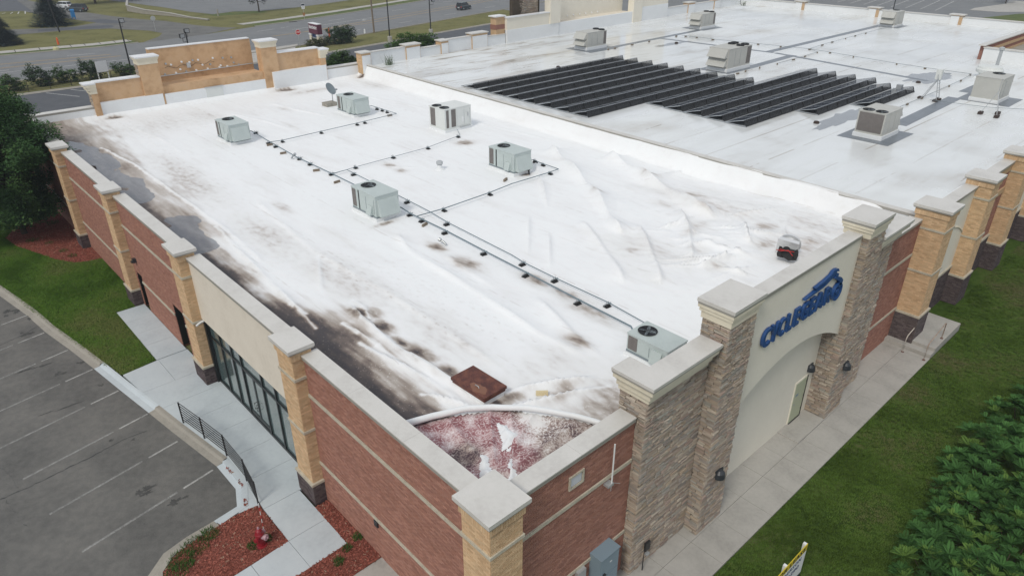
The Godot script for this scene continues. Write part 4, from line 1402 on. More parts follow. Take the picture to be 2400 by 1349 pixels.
func membrane(b: Node3D) -> void:
	HX = int((28.9 - .2) / HC) + 1
	HZ = int(52.0 / HC) + 1
	H.resize(HX * HZ)
	var f := FastNoiseLite.new()
	f.seed = 4
	f.frequency = .12
	f.fractal_octaves = 4
	var g := FastNoiseLite.new()
	g.seed = 9
	g.frequency = .45
	g.fractal_octaves = 4
	g.fractal_type = FastNoiseLite.FRACTAL_RIDGED
	for j in HZ:
		var z := -(.2 + j * HC)
		for i in HX:
			var x := .2 + i * HC
			var h := .03 * f.get_noise_2d(x, z * .5)
			# ponding gully along the left front
			var wet := smoothstep(-49.0, -44.0, z) * smoothstep(-29.5, -33.0, z) + smoothstep(-28.6, -26.8, z) * smoothstep(-21.5, -23.5, z)
			h -= .11 * wet * exp(-pow((x - 1.7 - .5 * f.get_noise_2d(z * 2.0, 7)) / .95, 2.0)) * (.7 + 1.1 * f.get_noise_2d(x * 2.5 + 50, z * 1.2))
			# loose, wind-lifted sheet towards the near right
			var loose := smoothstep(11.0, 22.0, x) * smoothstep(-20.0, -8.0, z)
			if loose > 0:
				h += loose * (.15 + .2 * f.get_noise_2d(x * 1.4, z * 1.2))
			h += .012 * g.get_noise_2d(x * .6, z * .6)
			# turn-up at the dividing wall
			var dx := div_x(z) - .05 - x
			if dx < .75:
				h += 1.08 * pow(clampf(1.0 - dx / .75, 0, 1), 1.5) * smoothstep(-.3, -2.5, z)
			if dx < 0:
				h = 1.08 * smoothstep(-.3, -2.5, z)
			if x < .75:
				h += .75 * pow(clampf((.75 - x) / .5, 0, 1), 1.6)
			if z > -.75 :
				h += .7 * pow(clampf((z + .75) / .5, 0, 1), 1.6)
			if z < -51.6:
				h += .25 * clampf((-51.6 - z) / .5, 0, 1)
			H[j * HX + i] = h
	for r in RIDGES:
		ridge_into(r[0] * (1.25 if r[2][0][0] > 10 else 1.0), r[1], r[2])
	# creases that gather towards the toppled fan
	var cr := RandomNumberGenerator.new()
	cr.seed = 33
	for i in 20:
		var a := lerpf(-2.9, .1, (i + cr.randf_range(-.35, .35)) / 20.0)
		var r0 := cr.randf_range(1.2, 3.5)
		var r1 := r0 + cr.randf_range(2.0, 5.5)
		var c0 := Vector2(20.9, -3.0)
		var bend := cr.randf_range(-.25, .25)
		var line := []
		for k in 4:
			var rr := lerpf(r0, r1, k / 3.0)
			var aa := a + bend * k / 3.0
			line.append([c0.x + cos(aa) * rr, minf(-.9, c0.y + sin(aa) * rr)])
		ridge_into(cr.randf_range(.1, .24), cr.randf_range(.16, .34), line)
	var tex := roof_texture()
	var mat := StandardMaterial3D.new()
	mat.albedo_texture = tex
	mat.roughness = .62
	mats["membrane"] = mat
	# the sheet itself
	var v := PackedVector3Array()
	var n := PackedVector3Array()
	var uv := PackedVector2Array()
	var idx := PackedInt32Array()
	for j in HZ:
		for i in HX:
			var x := .2 + i * HC
			var z := -(.2 + j * HC)
			v.append(Vector3(minf(x, div_x(z) - .06), D + H[j * HX + i], z))
			var hx0 := H[j * HX + maxi(i - 1, 0)]
			var hx1 := H[j * HX + mini(i + 1, HX - 1)]
			var hz0 := H[maxi(j - 1, 0) * HX + i]
			var hz1 := H[mini(j + 1, HZ - 1) * HX + i]
			n.append(Vector3(hx0 - hx1, 2 * HC, -(hz0 - hz1)).normalized())
			uv.append(Vector2(x / 29.0, -z / 52.5))
	for j in HZ - 1:
		for i in HX - 1:
			var x := .2 + i * HC
			if x > div_x(-(.2 + j * HC)) - .06:
				continue
			# the torn corner is left open
			if torn(x + HC * .5, -(.2 + j * HC + HC * .5)):
				continue
			var a := j * HX + i
			idx.append_array([a, a + HX, a + HX + 1, a, a + HX + 1, a + 1])
	var arr := []
	arr.resize(Mesh.ARRAY_MAX)
	arr[Mesh.ARRAY_VERTEX] = v
	arr[Mesh.ARRAY_NORMAL] = n
	arr[Mesh.ARRAY_TEX_UV] = uv
	arr[Mesh.ARRAY_INDEX] = idx
	var m := ArrayMesh.new()
	m.add_surface_from_arrays(Mesh.PRIMITIVE_TRIANGLES, arr)
	node_of(m, "roof_membrane", mat, b)
	torn_corner(b)

const ARC := [[.5, -5.42], [1.09, -5.23], [1.89, -4.98], [2.82, -4.53], [3.52, -4.01], [4.24, -3.28], [4.77, -2.57], [5.17, -1.96], [5.46, -1.27], [5.62, -.5]]

func torn(x: float, z: float) -> bool:
	if x > 5.6 or z < -5.45:
		return false
	for i in ARC.size() - 1:
		if x >= ARC[i][0] and x <= ARC[i + 1][0]:
			return z > lerpf(ARC[i][1], ARC[i + 1][1], (x - ARC[i][0]) / (ARC[i + 1][0] - ARC[i][0])) + .02
	return x < .5 and z > -5.42

func seg_d(p: Vector2, a: Vector2, b: Vector2) -> float:
	return p.distance_to(Geometry2D.get_closest_point_to_segment(p, a, b))

func in_poly(p: Vector2, q: PackedVector2Array) -> bool:
	return Geometry2D.is_point_in_polygon(p, q)

func roof_texture() -> ImageTexture:
	# what lies on the sheet: silt left by standing water, grit, footprints, seam dirt
	var W := 960
	var T := 1740
	var px := 29.0 / W
	var pz := 52.5 / T
	var S := PackedFloat32Array()
	S.resize(W * T)
	var f1 := FastNoiseLite.new()
	f1.seed = 21
	f1.frequency = .012
	f1.fractal_octaves = 5
	var coarse := f1.get_image(W, T / 3)
	coarse.convert(Image.FORMAT_L8)
	coarse.resize(W, T, Image.INTERPOLATE_CUBIC)
	var cb := coarse.get_data()
	f1.seed = 22
	f1.frequency = .07
	f1.fractal_octaves = 4
	var fine := f1.get_image(W, T / 2)
	fine.convert(Image.FORMAT_L8)
	fine.resize(W, T, Image.INTERPOLATE_CUBIC)
	var fb := fine.get_data()
	# streaks that run along the slope
	f1.seed = 23
	f1.frequency = .05
	var st := f1.get_image(W, T / 8)
	st.convert(Image.FORMAT_L8)
	st.resize(W, T, Image.INTERPOLATE_CUBIC)
	var sb := st.get_data()
	var inner := [[-52.5, 3.6], [-49.66, 3.9], [-39.87, 3.6], [-33.0, 3.0], [-27.56, 3.1], [-21.97, 3.0], [-17.04, 2.7], [-14.78, 3.2], [-12.85, 3.9], [-10.12, 3.8], [-8.07, 3.7], [-5.68, 3.6], [-4.0, 3.6], [0, 3.4]]
	for j in T:
		var z := -(j + .5) * pz
		var xi := 2.5
		for k in inner.size() - 1:
			if z >= inner[k][0] and z < inner[k + 1][0]:
				xi = lerpf(inner[k][1], inner[k + 1][1], (z - inner[k][0]) / (inner[k + 1][0] - inner[k][0]))
		var dark := smoothstep(-33.0, -17.0, z)
		var w := int((xi + 3.2) / px)
		for i in mini(W, w):
			var x := (i + .5) * px
			var k := j * W + i
			var nn := (cb[k] - 127) / 127.0
			var n2 := (fb[k] - 127) / 127.0
			var n3 := (sb[k] - 127) / 127.0
			# a thin film out to the edge, thick silt near the parapet
			var film := clampf((xi + 1.3 * (1.0 - dark) + .2 + nn * .9 + n3 * .5 - x) / 2.2, 0, 1)
			film = film * film * (3 - 2 * film)
			var core := clampf((xi * .8 + nn * .6 + n3 * .4 + n2 * .15 - x) / 1.0, 0, 1)
			var deep := clampf((xi * .6 + nn * .45 + n3 * .2 + n2 * .12 - x) / .6, 0, 1)
			var val := film * lerpf(.36, .36, dark) + core * lerpf(.2, .24, dark) + deep * lerpf(.14, .3, dark)
			val -= .12 * maxf(0, n2) * film * (1.0 - deep)
			S[k] = maxf(0, val)
	# pockets of silt against folds
	var smudge := [[3.69, -12.18, .35, .7, .75], [4.22, -11.92, .3, .5, .6], [3.83, -10.72, .35, .6, .8], [3.78, -8.42, .35, .9, .65], [3.78, -6.77, .3, .5, .8], [3.75, -9.3, .2, .7, .6], [3.75, -4.26, .5, .35, .75], [4.3, -4.2, .8, .35, .4], [9.72, -12.92, .45, .9, .5], [15.04, -27.1, .3, .5, .35], [15.03, -25.68, .3, .5, .35], [9.82, -15.21, .3, .6, .45], [6.83, -24.94, .25, .9, .35], [10.97, -7.77, .35, 1.1, .4], [10.62, -6.16, .4, 1.2, .4], [10.9, -9.6, .35, .8, .5], [24.9, -14.16, .45, .5, .4], [20.57, -14.49, .35, .4, .42], [8.55, -5.05, .35, .6, .5], [23.03, -5.65, .7, .6, .24], [21.2, -4.55, .7, .5, .34], [22.02, -11.15, .4, .7, .16], [22.81, -8.95, .5, .9, .2], [17.51, -4.86, .5, .4, .2], [20.27, -20.02, .3, .25, .6], [21.18, -8.21, .8, .5, .14], [28.2, -51.4, .3, .3, .7], [20.4, -51.4, .8, .5, .55], [6.0, -51.4, .5, .35, .75], [21.72, -27.64, .6, .5, .45], [9.7, -19.3, .7, .2, .35], [5.9, -3.2, .7, .4, .4], [6.2, -1.6, 1.3, .9, .42], [2.0, -49.0, 1.6, 1.5, .35], [1.0, -51.2, .8, .8, .5], [18.4, -6.5, .6, .5, .16], [19.6, -7.8, .5, .4, .18], [16.2, -8.6, .4, .5, .2], [24.5, -10.6, .5, 1.0, .25], [14.9, -40, .3, 1.2, .12], [17, -45, .3, 1.0, .15], [8, -46, .3, 1.2, .15], [22, -49.5, 2.2, .7, .2], [27.4, -47.5, .9, 2.0, .18], [6.3, -4.6, 2.0, 1.2, .1], [6.6, -2.0, 1.2, .8, .3], [5.2, -9.0, 1.0, 3.0, .14], [5.0, -15.0, 1.0, 4.0, .16], [4.4, -22, 1.0, 4.0, .16], [4.6, -33, 1.2, 6.0, .16], [8.5, -47, 4.0, 2.5, .12], [16.5, -8.0, 2.0, 2.5, .1], [24.0, -9.0, 2.0, 3.5, .12], [25.5, -4.0, 1.8, 2.0, .16], [22.5, -3.0, 2.2, 1.6, .2], [10.4, -3.0, 1.0, 1.0, .1]]
	for q in smudge:
		var i0 := maxi(0, int((q[0] - q[2] * 2) / px))
		var i1 := mini(W - 1, int((q[0] + q[2] * 2) / px))
		var j0 := maxi(0, int((-q[1] - q[3] * 2) / pz))
		var j1 := mini(T - 1, int((-q[1] + q[3] * 2) / pz))
		for j in range(j0, j1 + 1):
			for i in range(i0, i1 + 1):
				var dx: float = ((i + .5) * px - q[0]) / q[2]
				var dz: float = (-(j + .5) * pz - q[1]) / q[3]
				var k := j * W + i
				var e := exp(-(dx * dx + dz * dz)) * (.55 + .9 * (fb[k] / 255.0)) * (.6 + .8 * (cb[k] / 255.0))
				S[k] = maxf(S[k], e * q[4])
	# fold crests stay clean: rain rinses them
	for rg in RIDGES:
		if rg[2][0][0] > 6.0 or rg[2][0][1] < -46:
			continue
		for q in rg[2].size() - 1:
			var A := Vector2(rg[2][q][0], rg[2][q][1])
			var B := Vector2(rg[2][q + 1][0], rg[2][q + 1][1])
			var i0 := maxi(0, int((minf(A.x, B.x) - .4) / px))
			var i1 := mini(W - 1, int((maxf(A.x, B.x) + .4) / px))
			var j0 := maxi(0, int((-maxf(A.y, B.y) - .2) / pz))
			var j1 := mini(T - 1, int((-minf(A.y, B.y) + .2) / pz))
			for j in range(j0, j1 + 1):
				for i in range(i0, i1 + 1):
					var k := j * W + i
					var dd := seg_d(Vector2((i + .5) * px, -(j + .5) * pz), A, B) + (fb[k] - 127) / 127.0 * .05
					if dd < .22:
						S[k] *= 1.0 - .82 * exp(-pow(dd / .09, 2.0))
	# seams every three metres along the roof, dirt caught in them here and there
	for s in 9:
		var xs := 3.05 * (s + .9)
		for j in T:
			var i := int((xs + .02 * sin(j * .004 + s)) / px)
			var k := j * W + i
			if i < W - 2 and fb[k] > 118:
				S[k] = maxf(S[k], .10 + .12 * (cb[k] / 255.0))
	# footprints
	var r := RandomNumberGenerator.new()
	r.seed = 77
	for w in 3:
		var x := 5.4 + w * .9
		var z := -19.0 + w * 1.5
		for s in 28:
			x += r.randf_range(-.12, .14)
			z += .38
			var i := int((x + (.1 if s % 2 else -.1)) / px)
			var j := int(-z / pz)
			for a in range(-1, 2):
				for c in range(-3, 4):
					if r.randf() < .5 and i + a < W and j + c > 0 and j + c < T:
						S[(j + c) * W + i + a] += .1
	var lut := ramp_lut([L(.84, .855, .865), L(.70, .695, .69), L(.47, .43, .395), L(.29, .245, .21), L(.165, .13, .112), L(.085, .067, .062), L(.052, .044, .046)])
	var out := PackedByteArray()
	out.resize(W * T * 3)
	for k in W * T:
		var t := S[k]
		# general weathering, fine streaks
		var base := .02 + .06 * maxf(0.0, (cb[k] - 135) / 120.0) + .07 * maxf(0.0, (sb[k] - 140) / 115.0) * (.4 + .6 * cb[k] / 160.0) + .05 * maxf(0.0, (fb[k] - 150) / 105.0)
		if t > .06:
			# grain: silt is blotchy, with wiped and rinsed flecks
			t *= .78 + .3 * (fb[k] / 255.0) + .2 * (sb[k] / 255.0)
			if r.randf() < .03:
				t *= r.randf_range(.45, .9)
		var q := clampi(int((t + base) * 255.0), 0, 255) * 3
		out[k * 3] = lut[q]
		out[k * 3 + 1] = lut[q + 1]
		out[k * 3 + 2] = lut[q + 2]
	return ImageTexture.create_from_image(Image.create_from_data(W, T, false, Image.FORMAT_RGB8, out))

func torn_corner(b: Node3D) -> void:
	# bare insulation facer, scraps and folds in the open corner
	var N := 640
	var size := 5.8
	var lutp := ramp_lut([L(.78, .76, .76), L(.66, .58, .585), L(.50, .36, .365), L(.36, .19, .195), L(.25, .10, .11)])
	var lutd := ramp_lut([L(.76, .75, .74), L(.55, .50, .47), L(.34, .27, .24), L(.15, .11, .11), L(.07, .045, .055)])
	var f := FastNoiseLite.new()
	f.seed = 61
	f.frequency = .011
	f.fractal_octaves = 5
	var a := f.get_image(N, N)
	a.convert(Image.FORMAT_L8)
	var ab := a.get_data()
	f.seed = 62
	f.frequency = .11
	f.fractal_octaves = 3
	var c := f.get_image(N, N)
	c.convert(Image.FORMAT_L8)
	var cb := c.get_data()
	f.seed = 63
	f.frequency = .05
	f.fractal_octaves = 4
	f.fractal_type = FastNoiseLite.FRACTAL_RIDGED
	var e := f.get_image(N, N)
	e.convert(Image.FORMAT_L8)
	var eb := e.get_data()
	var out := PackedByteArray()
	out.resize(N * N * 3)
	var r := RandomNumberGenerator.new()
	r.seed = 3
	for j in N:
		for i in N:
			var k := j * N + i
			var x := i * size / N
			var z := -j * size / N
			var p := Vector2(x, z)
			var dark := exp(-pow(p.distance_to(Vector2(1.6, -3.0)) / .5, 2)) * 1.2 + exp(-pow(p.distance_to(Vector2(1.5, -1.55)) / .42, 2)) * .7 + exp(-pow(p.distance_to(Vector2(3.6, -1.0)) / .9, 2)) * .55
			dark += smoothstep(-1.7, -.6, z) * smoothstep(1.9, 2.6, x) * .5 + .25 * smoothstep(.9, .4, x)
			var grey := smoothstep(2.6, 3.6, x + .2 * z) * .9
			# torn white fibres over a purple-pink facer, brown and grey towards the parapets
			var fibre := clampf((eb[k] - 150) / 55.0, 0, 1) * clampf((cb[k] - 70) / 80.0, 0, 1)
			var cover := clampf(.75 + (ab[k] - 127) / 110.0 - dark * .35, .1, 1)
			var base := clampf(.72 + (ab[k] - 127) / 200.0 + (cb[k] - 127) / 400.0 - .3 * exp(-pow(p.distance_to(Vector2(4.3, -2.6)) / .8, 2)), 0, 1)
			var mixd := clampf(dark * 1.3 + grey, 0, 1)
			var film := clampf(exp(-pow(p.distance_to(Vector2(4.0, -2.75)) / .75, 2)) * 1.1, 0, 1)
			var tp := clampf(base - fibre * cover * .85, 0, 1)
			var td := clampf(base * .95 + dark * .15 - fibre * cover * .85 - film * .45, 0, 1)
			var qp := int(tp * 255) * 3
			var qd := int(td * 255) * 3
			for ch in 3:
				out[k * 3 + ch] = int(lerpf(lutp[qp + ch], lutd[qd + ch], mixd))
	var tex := ImageTexture.create_from_image(Image.create_from_data(N, N, false, Image.FORMAT_RGB8, out))
	var mat := StandardMaterial3D.new()
	mat.albedo_texture = tex
	mat.roughness = .9
	var K := 96
	var v := PackedVector3Array()
	var uv := PackedVector2Array()
	var idx := PackedInt32Array()
	var g := FastNoiseLite.new()
	g.seed = 8
	g.frequency = .9
	g.fractal_octaves = 4
	for j in K + 1:
		for i in K + 1:
			var x := .2 + 5.5 * i / K
			var z := -.2 - 5.35 * j / K
			var y := D - .05 + .05 * g.get_noise_2d(x, z)
			# sunk seams between boards and a hump in the corner
			y += .12 * exp(-pow(Vector2(x, z).distance_to(Vector2(1.7, -1.7)) / .5, 2))
			for q in [[3.4, -4.0, 2.0, -2.2, .16], [4.3, -3.0, 2.2, -1.9, .14], [2.2, -4.6, 1.7, -2.3, .12], [5.0, -1.8, 2.0, -1.6, .13], [1.1, -4.9, 1.2, -2.0, .1], [3.9, -3.6, 3.0, -2.4, .12]]:
				var dd := seg_d(Vector2(x, z), Vector2(q[0], q[1]), Vector2(q[2], q[3]))
				y += q[4] * exp(-dd / .14)
			if x < .7:
				y += .75 * pow(clampf((.7 - x) / .5, 0, 1), 1.5)
			if z > -.7:
				y += .75 * pow(clampf((z + .7) / .5, 0, 1), 1.5)
			v.append(Vector3(x, y, z))
			uv.append(Vector2(x / size, -z / size))
	for j in K:
		for i in K:
			var q := j * (K + 1) + i
			if not torn(v[q].x, v[q].z + .15):
				continue
			idx.append_array([q, q + K + 1, q + K + 2, q, q + K + 2, q + 1])
	var stl := SurfaceTool.new()
	stl.begin(Mesh.PRIMITIVE_TRIANGLES)
	for q in idx:
		stl.set_uv(uv[q])
		stl.add_vertex(v[q])
	stl.index()
	stl.generate_normals()
	node_of(stl.commit(), "bare_insulation", mat, b)
	# rolled lip of the torn sheet
	var pts := []
	var cv := Curve3D.new()
	for p in ARC:
		cv.add_point(Vector3(p[0], D + .1, p[1]))
	var L2 := cv.get_baked_length()
	var s := 0.0
	while s <= L2:
		var p := cv.sample_baked(s)
		var k := sin(PI * clampf(s / L2, 0, 1))
		pts.append(p + Vector3(0, .1 * k + .015 * sin(s * 3.0), 0))
		s += .16
	var lip := MB.new()
	lip.tube(pts, .115, 10, .09)
	put(lip, "torn_edge_roll", "flashing", b)
	# loose white scraps
	var n2 := 0
	for q in [[[3.25, -3.5], [3.4, -3.2], [3.4, -2.5], [3.0, -2.4], [2.5, -2.4], [2.8, -2.75], [2.95, -3.0]], [[1.9, -2.75], [2.1, -2.6], [1.75, -2.1], [1.5, -1.35], [1.2, -1.25], [1.3, -2.0]], [[2.65, -2.4], [2.85, -2.3], [2.3, -1.65], [1.95, -1.1], [1.6, -1.15], [1.95, -1.6]]]:
		n2 += 1
		fold(b, q, n2)

func fold(b: Node3D, outline: Array, sd: int) -> void:
	# a crumpled strip of membrane lying over the insulation
	var pl := poly(outline)
	var g := FastNoiseLite.new()
	g.seed = 40 + sd
	g.frequency = 1.4
	var stl := SurfaceTool.new()
	stl.begin(Mesh.PRIMITIVE_TRIANGLES)
	var lo := pl[0]
	var hi := pl[0]
	for p in pl:
		lo = lo.min(p)
		hi = hi.max(p)
	var st := .05
	var nx := int((hi.x - lo.x) / st) + 1
	var nz := int((hi.y - lo.y) / st) + 1
	for j in nz:
		for i in nx:
			var c := lo + Vector2(i + .5, j + .5) * st
			if not in_poly(c, pl):
				continue
			var q := []
			for o in [[0, 0], [1, 0], [1, 1], [0, 1]]:
				var w := lo + Vector2(i + o[0], j + o[1]) * st
				var rim := 99.0
				for e in pl.size():
					rim = minf(rim, seg_d(w, pl[e], pl[(e + 1) % pl.size()]))
				q.append(Vector3(w.x, D + .015 + .13 * smoothstep(0.0, .22, rim) + .09 * g.get_noise_2d(w.x, w.y) + .10 * exp(-pow(w.distance_to(Vector2(1.7, -1.7)) / .5, 2)), w.y))
			for o in [0, 1, 2, 0, 2, 3]:
				stl.add_vertex(q[o])
	stl.index()
	stl.generate_normals()
	node_of(stl.commit(), "membrane_scrap", mats["flashing"], b)

func ponds() -> void:
	var a := sheet([[1.0, -49.2], [2.5, -49.6], [3.5, -44.8], [4.0, -41.2], [4.0, -39], [4.0, -36.6], [4.0, -35.2], [3.6, -32.9], [3.0, -29.7], [1.6, -29.5], [.5, -33.05], [.45, -36.5], [.45, -49]], D - .035, "rain_puddle", "water")
	tag(a, "long shallow rain puddle on the roof beside the left parapet near the tree", "puddle", "puddles on the stained roof")
	var c := sheet([[.5, -28.9], [2.1, -28.9], [3.6, -28.3], [3.7, -25.4], [3.5, -22.5], [1.9, -21.2], [.6, -21.4], [.45, -24.9]], D - .035, "rain_puddle", "water")
	tag(c, "smaller rain puddle on the roof edge, between the third and fourth brick piers", "puddle", "puddles on the stained roof")

# ---------------------------------------------------------------- the adjoining building
func zb(x: float) -> float:
	return -51.4 - (x - 29.0) * .0535

func wall_x(b: Node3D, x0: float, x1: float, y0: float, y1: float, zoff: float, thick: float, called: String, material) -> MeshInstance3D:
	# a wall along the skewed rear line, its roof side at zb + zoff
	var m := MB.new()
	m.prism(poly([[x0, zb(x0) + zoff], [x1, zb(x1) + zoff], [x1, zb(x1) + zoff - thick], [x0, zb(x0) + zoff - thick]]), y0, y1, true)
	return put(m, called, material, b)

func roof2_texture() -> ImageTexture:
	var W := 1480
	var T := 1100
	var f := FastNoiseLite.new()
	f.seed = 91
	f.frequency = .012
	f.fractal_octaves = 4
	var st := f.get_image(W / 7, T)
	st.convert(Image.FORMAT_L8)
	st.resize(W, T, Image.INTERPOLATE_CUBIC)
	var sb := st.get_data()
	f.seed = 92
	f.frequency = .05
	var st2 := f.get_image(W / 5, T)
	st2.convert(Image.FORMAT_L8)
	st2.resize(W, T, Image.INTERPOLATE_CUBIC)
	var tb := st2.get_data()
	f.seed = 93
	f.frequency = .007
	var co := f.get_image(W, T)
	co.convert(Image.FORMAT_L8)
	var cb := co.get_data()
	var lut := ramp_lut([L(.73, .755, .76), L(.64, .655, .65), L(.52, .505, .475), L(.36, .33, .29), L(.2, .175, .15)])
	var out := PackedByteArray()
	out.resize(W * T * 3)
	for j in T:
		var z := -j * 55.0 / T
		var seam := absf(fposmod(z + .9, 3.05) - .06)
		for i in W:
			var k := j * W + i
			var x := 28.0 + i * 74.0 / W
			var far := clampf((-z - 20.0) / 28.0, 0, 1) * clampf((75.0 - x) / 30.0, .15, 1)
			var t := .02 + .3 * maxf(0, (cb[k] - 118) / 127.0)
			t += maxf(0, (sb[k] - 130) / 117.0) * (.22 + .5 * far)
			t += maxf(0, (tb[k] - 150) / 97.0) * (.16 + .6 * far)
			if seam < .05 and tb[k] > 105:
				t += .22 + .3 * maxf(0, (sb[k] - 110) / 127.0)
			var q := clampi(int(t * 255.0), 0, 255) * 3
			out[k * 3] = lut[q]
			out[k * 3 + 1] = lut[q + 1]
			out[k * 3 + 2] = lut[q + 2]
	return ImageTexture.create_from_image(Image.create_from_data(W, T, false, Image.FORMAT_RGB8, out))

func far_building() -> Node3D:
	var b := thing("retail_building", "adjoining shop building with wet white roof, solar panel rows and rooftop units", "building", Vector3.ZERO)
	# roof
	var mat := StandardMaterial3D.new()
	mat.albedo_texture = roof2_texture()
	var rt := mottled([L(.004, .004, .004), L(.012, .012, .012), L(.05, .05, .05), L(.2, .2, .2)], 95, 512, 1.2, .5, .05, 2.0, 9.0)
	mat.roughness_texture = rt
	mat.roughness_texture_channel = BaseMaterial3D.TEXTURE_CHANNEL_RED
	mat.roughness = 1.0
	var m := MB.new()
	var P := [Vector3(28.0, D2, .1), Vector3(29.2, D2, zb(29.2)), Vector3(102, D2, zb(102)), Vector3(102, D2, .1)]
	m.quad(P[0], P[1], P[2], P[3])
	for i in [0, 1, 2, 0, 2, 3]:
		m.uv.append(Vector2((P[i].x - 28.0) / 74.0, -P[i].z / 55.0))
	put(m, "roof_membrane", mat, b)
	boxp(Vector3(29.3, 0, -50.5), Vector3(101.5, D2 - .05, -.1), "core", "concrete", b)
	# --- near front on the lawn side
	var F := .35
	var qs := [27.1, 33.4, 39.7, 46.1, 52.5]
	for i in qs.size():
		var x: float = qs[i]
		pier(b, "f", x, x + 1.25, -.15 if i else -.35, 1.08, .1, 1.72, 7.4, [6.28, 4.09], ["xm", "zp"])
	for i in qs.size() - 1:
		var x0: float = qs[i] + 1.25
		var x1: float = qs[i + 1]
		boxp(Vector3(x0, .0, -.1), Vector3(x1, 2.2, F + .02), "plinth", "dark_mortar", b)
		brickwork("fdark", Vector3(x0, .0, F + .02), Vector3.BACK, x1 - x0, 2.2, .2, .078, DRK)
		boxp(Vector3(x0, 2.2, F - .1), Vector3(x1, 2.32, F + .07), "plinth_sill", "sill_stone", b)
		if i % 2 == 0:
			boxp(Vector3(x0, 2.32, -.1), Vector3(x1, 6.74, F), "stucco_panel", "pale_stucco", b)
			var am := MB.new()
			var pts := []
			for k in 17:
				var t := k / 16.0
				pts.append(Vector3(lerpf(x0 + .1, x1 - .1, t), 4.35 + .8 * (1.0 - pow(2 * t - 1, 2)), F + .01))
			am.tube(pts, .05, 5)
			put(am, "arch_trim", "cornice", b)
		else:
			boxp(Vector3(x0, 2.32, -.1), Vector3(x1, 6.74, F - .05), "brick_panel", "red_mortar", b)
			brickwork("fred", Vector3(x0, 2.32, F - .05), Vector3.BACK, x1 - x0, 4.4, .2, .072, RED)
			boxp(Vector3(x0, 5.0, F - .05), Vector3(x1, 5.35, F + .03), "band", "yellow_mortar", b)
			boxp(Vector3(x0, 6.35, F - .05), Vector3(x1, 6.74, F + .03), "band", "yellow_mortar", b)
		coping_run(b, Vector3(x0, 0, F), Vector3(x1, 0, F), .1, .52, 6.92)
		boxp(Vector3(x0, 6.4, -.35), Vector3(x1, 6.75, -.1), "flashing", "flashing", b)
	boxp(Vector3(53.7, .0, -.1), Vector3(102, 6.9, F), "wall", "pale_stucco", b)
	# --- rear parapet, seen from the roof side
	for q in [[29.3, 33.9, 7.72], [35.4, 38.5, 7.36], [39.2, 42.9, 7.82], [44.9, 47.9, 7.5], [80.5, 101.8, 7.62]]:
		wall_x(b, q[0], q[1], 5.8, q[2] - .06, 0.0, .35, "parapet", "flashing")
		wall_x(b, q[0], q[1], q[2] - .06, q[2], .08, .5, "coping_panel", "coping")
		wall_x(b, q[0], q[1], .0, 6.2, -.3, .3, "rear_wall", "yellow_mortar")
	for q in [[28.35, 29.4, 7.72], [33.7, 35.5, 7.82], [38.3, 39.3, 7.74], [42.7, 45.0, 7.98], [86.0, 87.8, 7.85], [93.5, 95.2, 7.85]]:
		wall_x(b, q[0], q[1], 5.8, q[2] - .05, .12, .95, "parapet_pier", "yellow_mortar")
		wall_x(b, q[0] + .04, q[1] - .04, 5.8, q[2] - .25, .14, .05, "flashing", "flashing")
		wall_x(b, q[0] - .1, q[1] + .1, q[2] - .05, q[2] + .06, .22, 1.15, "cap", "coping")
		brickwork("fyellow", Vector3(q[0], 6.3, zb(q[0]) - .8), Vector3.LEFT, .9, 1.2, .2, .072, YEL)
	# cream back of the entrance tower
	wall_x(b, 48.0, 56.9, 5.8, 7.85, .2, .3, "flashing", "flashing")
	wall_x(b, 48.0, 55.3, 7.85, 9.1, .14, .5, "tower_wall", "pale_stucco")
	wall_x(b, 47.9, 55.3, 9.1, 9.2, .25, .8, "cap", "white_cap")
	wall_x(b, 46.6, 48.0, 5.8, 9.3, -.2, .9, "brick_pier", "yellow_mortar")
	wall_x(b, 46.55, 48.05, 8.0, 8.5, -.18, .94, "brick_band", "red_mortar")
	wall_x(b, 46.4, 48.1, 9.3, 9.42, -.05, 1.2, "cap", "white_cap")
	wall_x(b, 55.2, 57.0, 7.85, 13.0, .3, 1.0, "tower_pier", "pale_stucco")
	wall_x(b, 57.0, 72.0, 5.8, 7.82, .15, .3, "flashing", "flashing")
	wall_x(b, 57.0, 72.0, 7.7, 7.8, .1, 1.9, "tower_ledge", "stucco")
	wall_x(b, 57.0, 72.0, 7.0, 13.0, -1.7, .4, "tower_wall", "pale_stucco")
	wall_x(b, 72.0, 74.0, 5.8, 13.0, .3, 1.0, "tower_pier", "pale_stucco")
	wall_x(b, 74.0, 80.4, 8.25, 13.0, .14, .5, "tower_wall", "pale_stucco")
	wall_x(b, 73.9, 80.4, 5.8, 8.25, .2, .3, "flashing", "flashing")
	wall_x(b, 50.6, 55.2, 6.0, 13.0, -1.6, .5, "tower_stone", "stone_bed")
	veneer(Vector3(50.6, 9.0, zb(53) - 1.58), Vector3.BACK, 4.2, 3.6)
	for i in 6:
		var km := MB.new()
		km.lathe([Vector2(0, 0), Vector2(.09, .0), Vector2(.09, .12), Vector2(0, .12)], Transform3D(Basis(Vector3.RIGHT, PI / 2), Vector3(60.5 + i * 1.15, 8.15, zb(60.5) - 1.75)), 8)
		put(km, "cable_stub", "white_paint", b)
	# --- far parapet
	boxp(Vector3(102, 0, -55.3), Vector3(102.4, 7.38, .3), "parapet", "flashing", b)
	for i in 14:
		boxp(Vector3(101.9, 7.38, -55.3 + i * 3.95 + .01), Vector3(102.6, 7.46, -55.3 + (i + 1) * 3.95 - .01), "coping_panel", "coping", b)
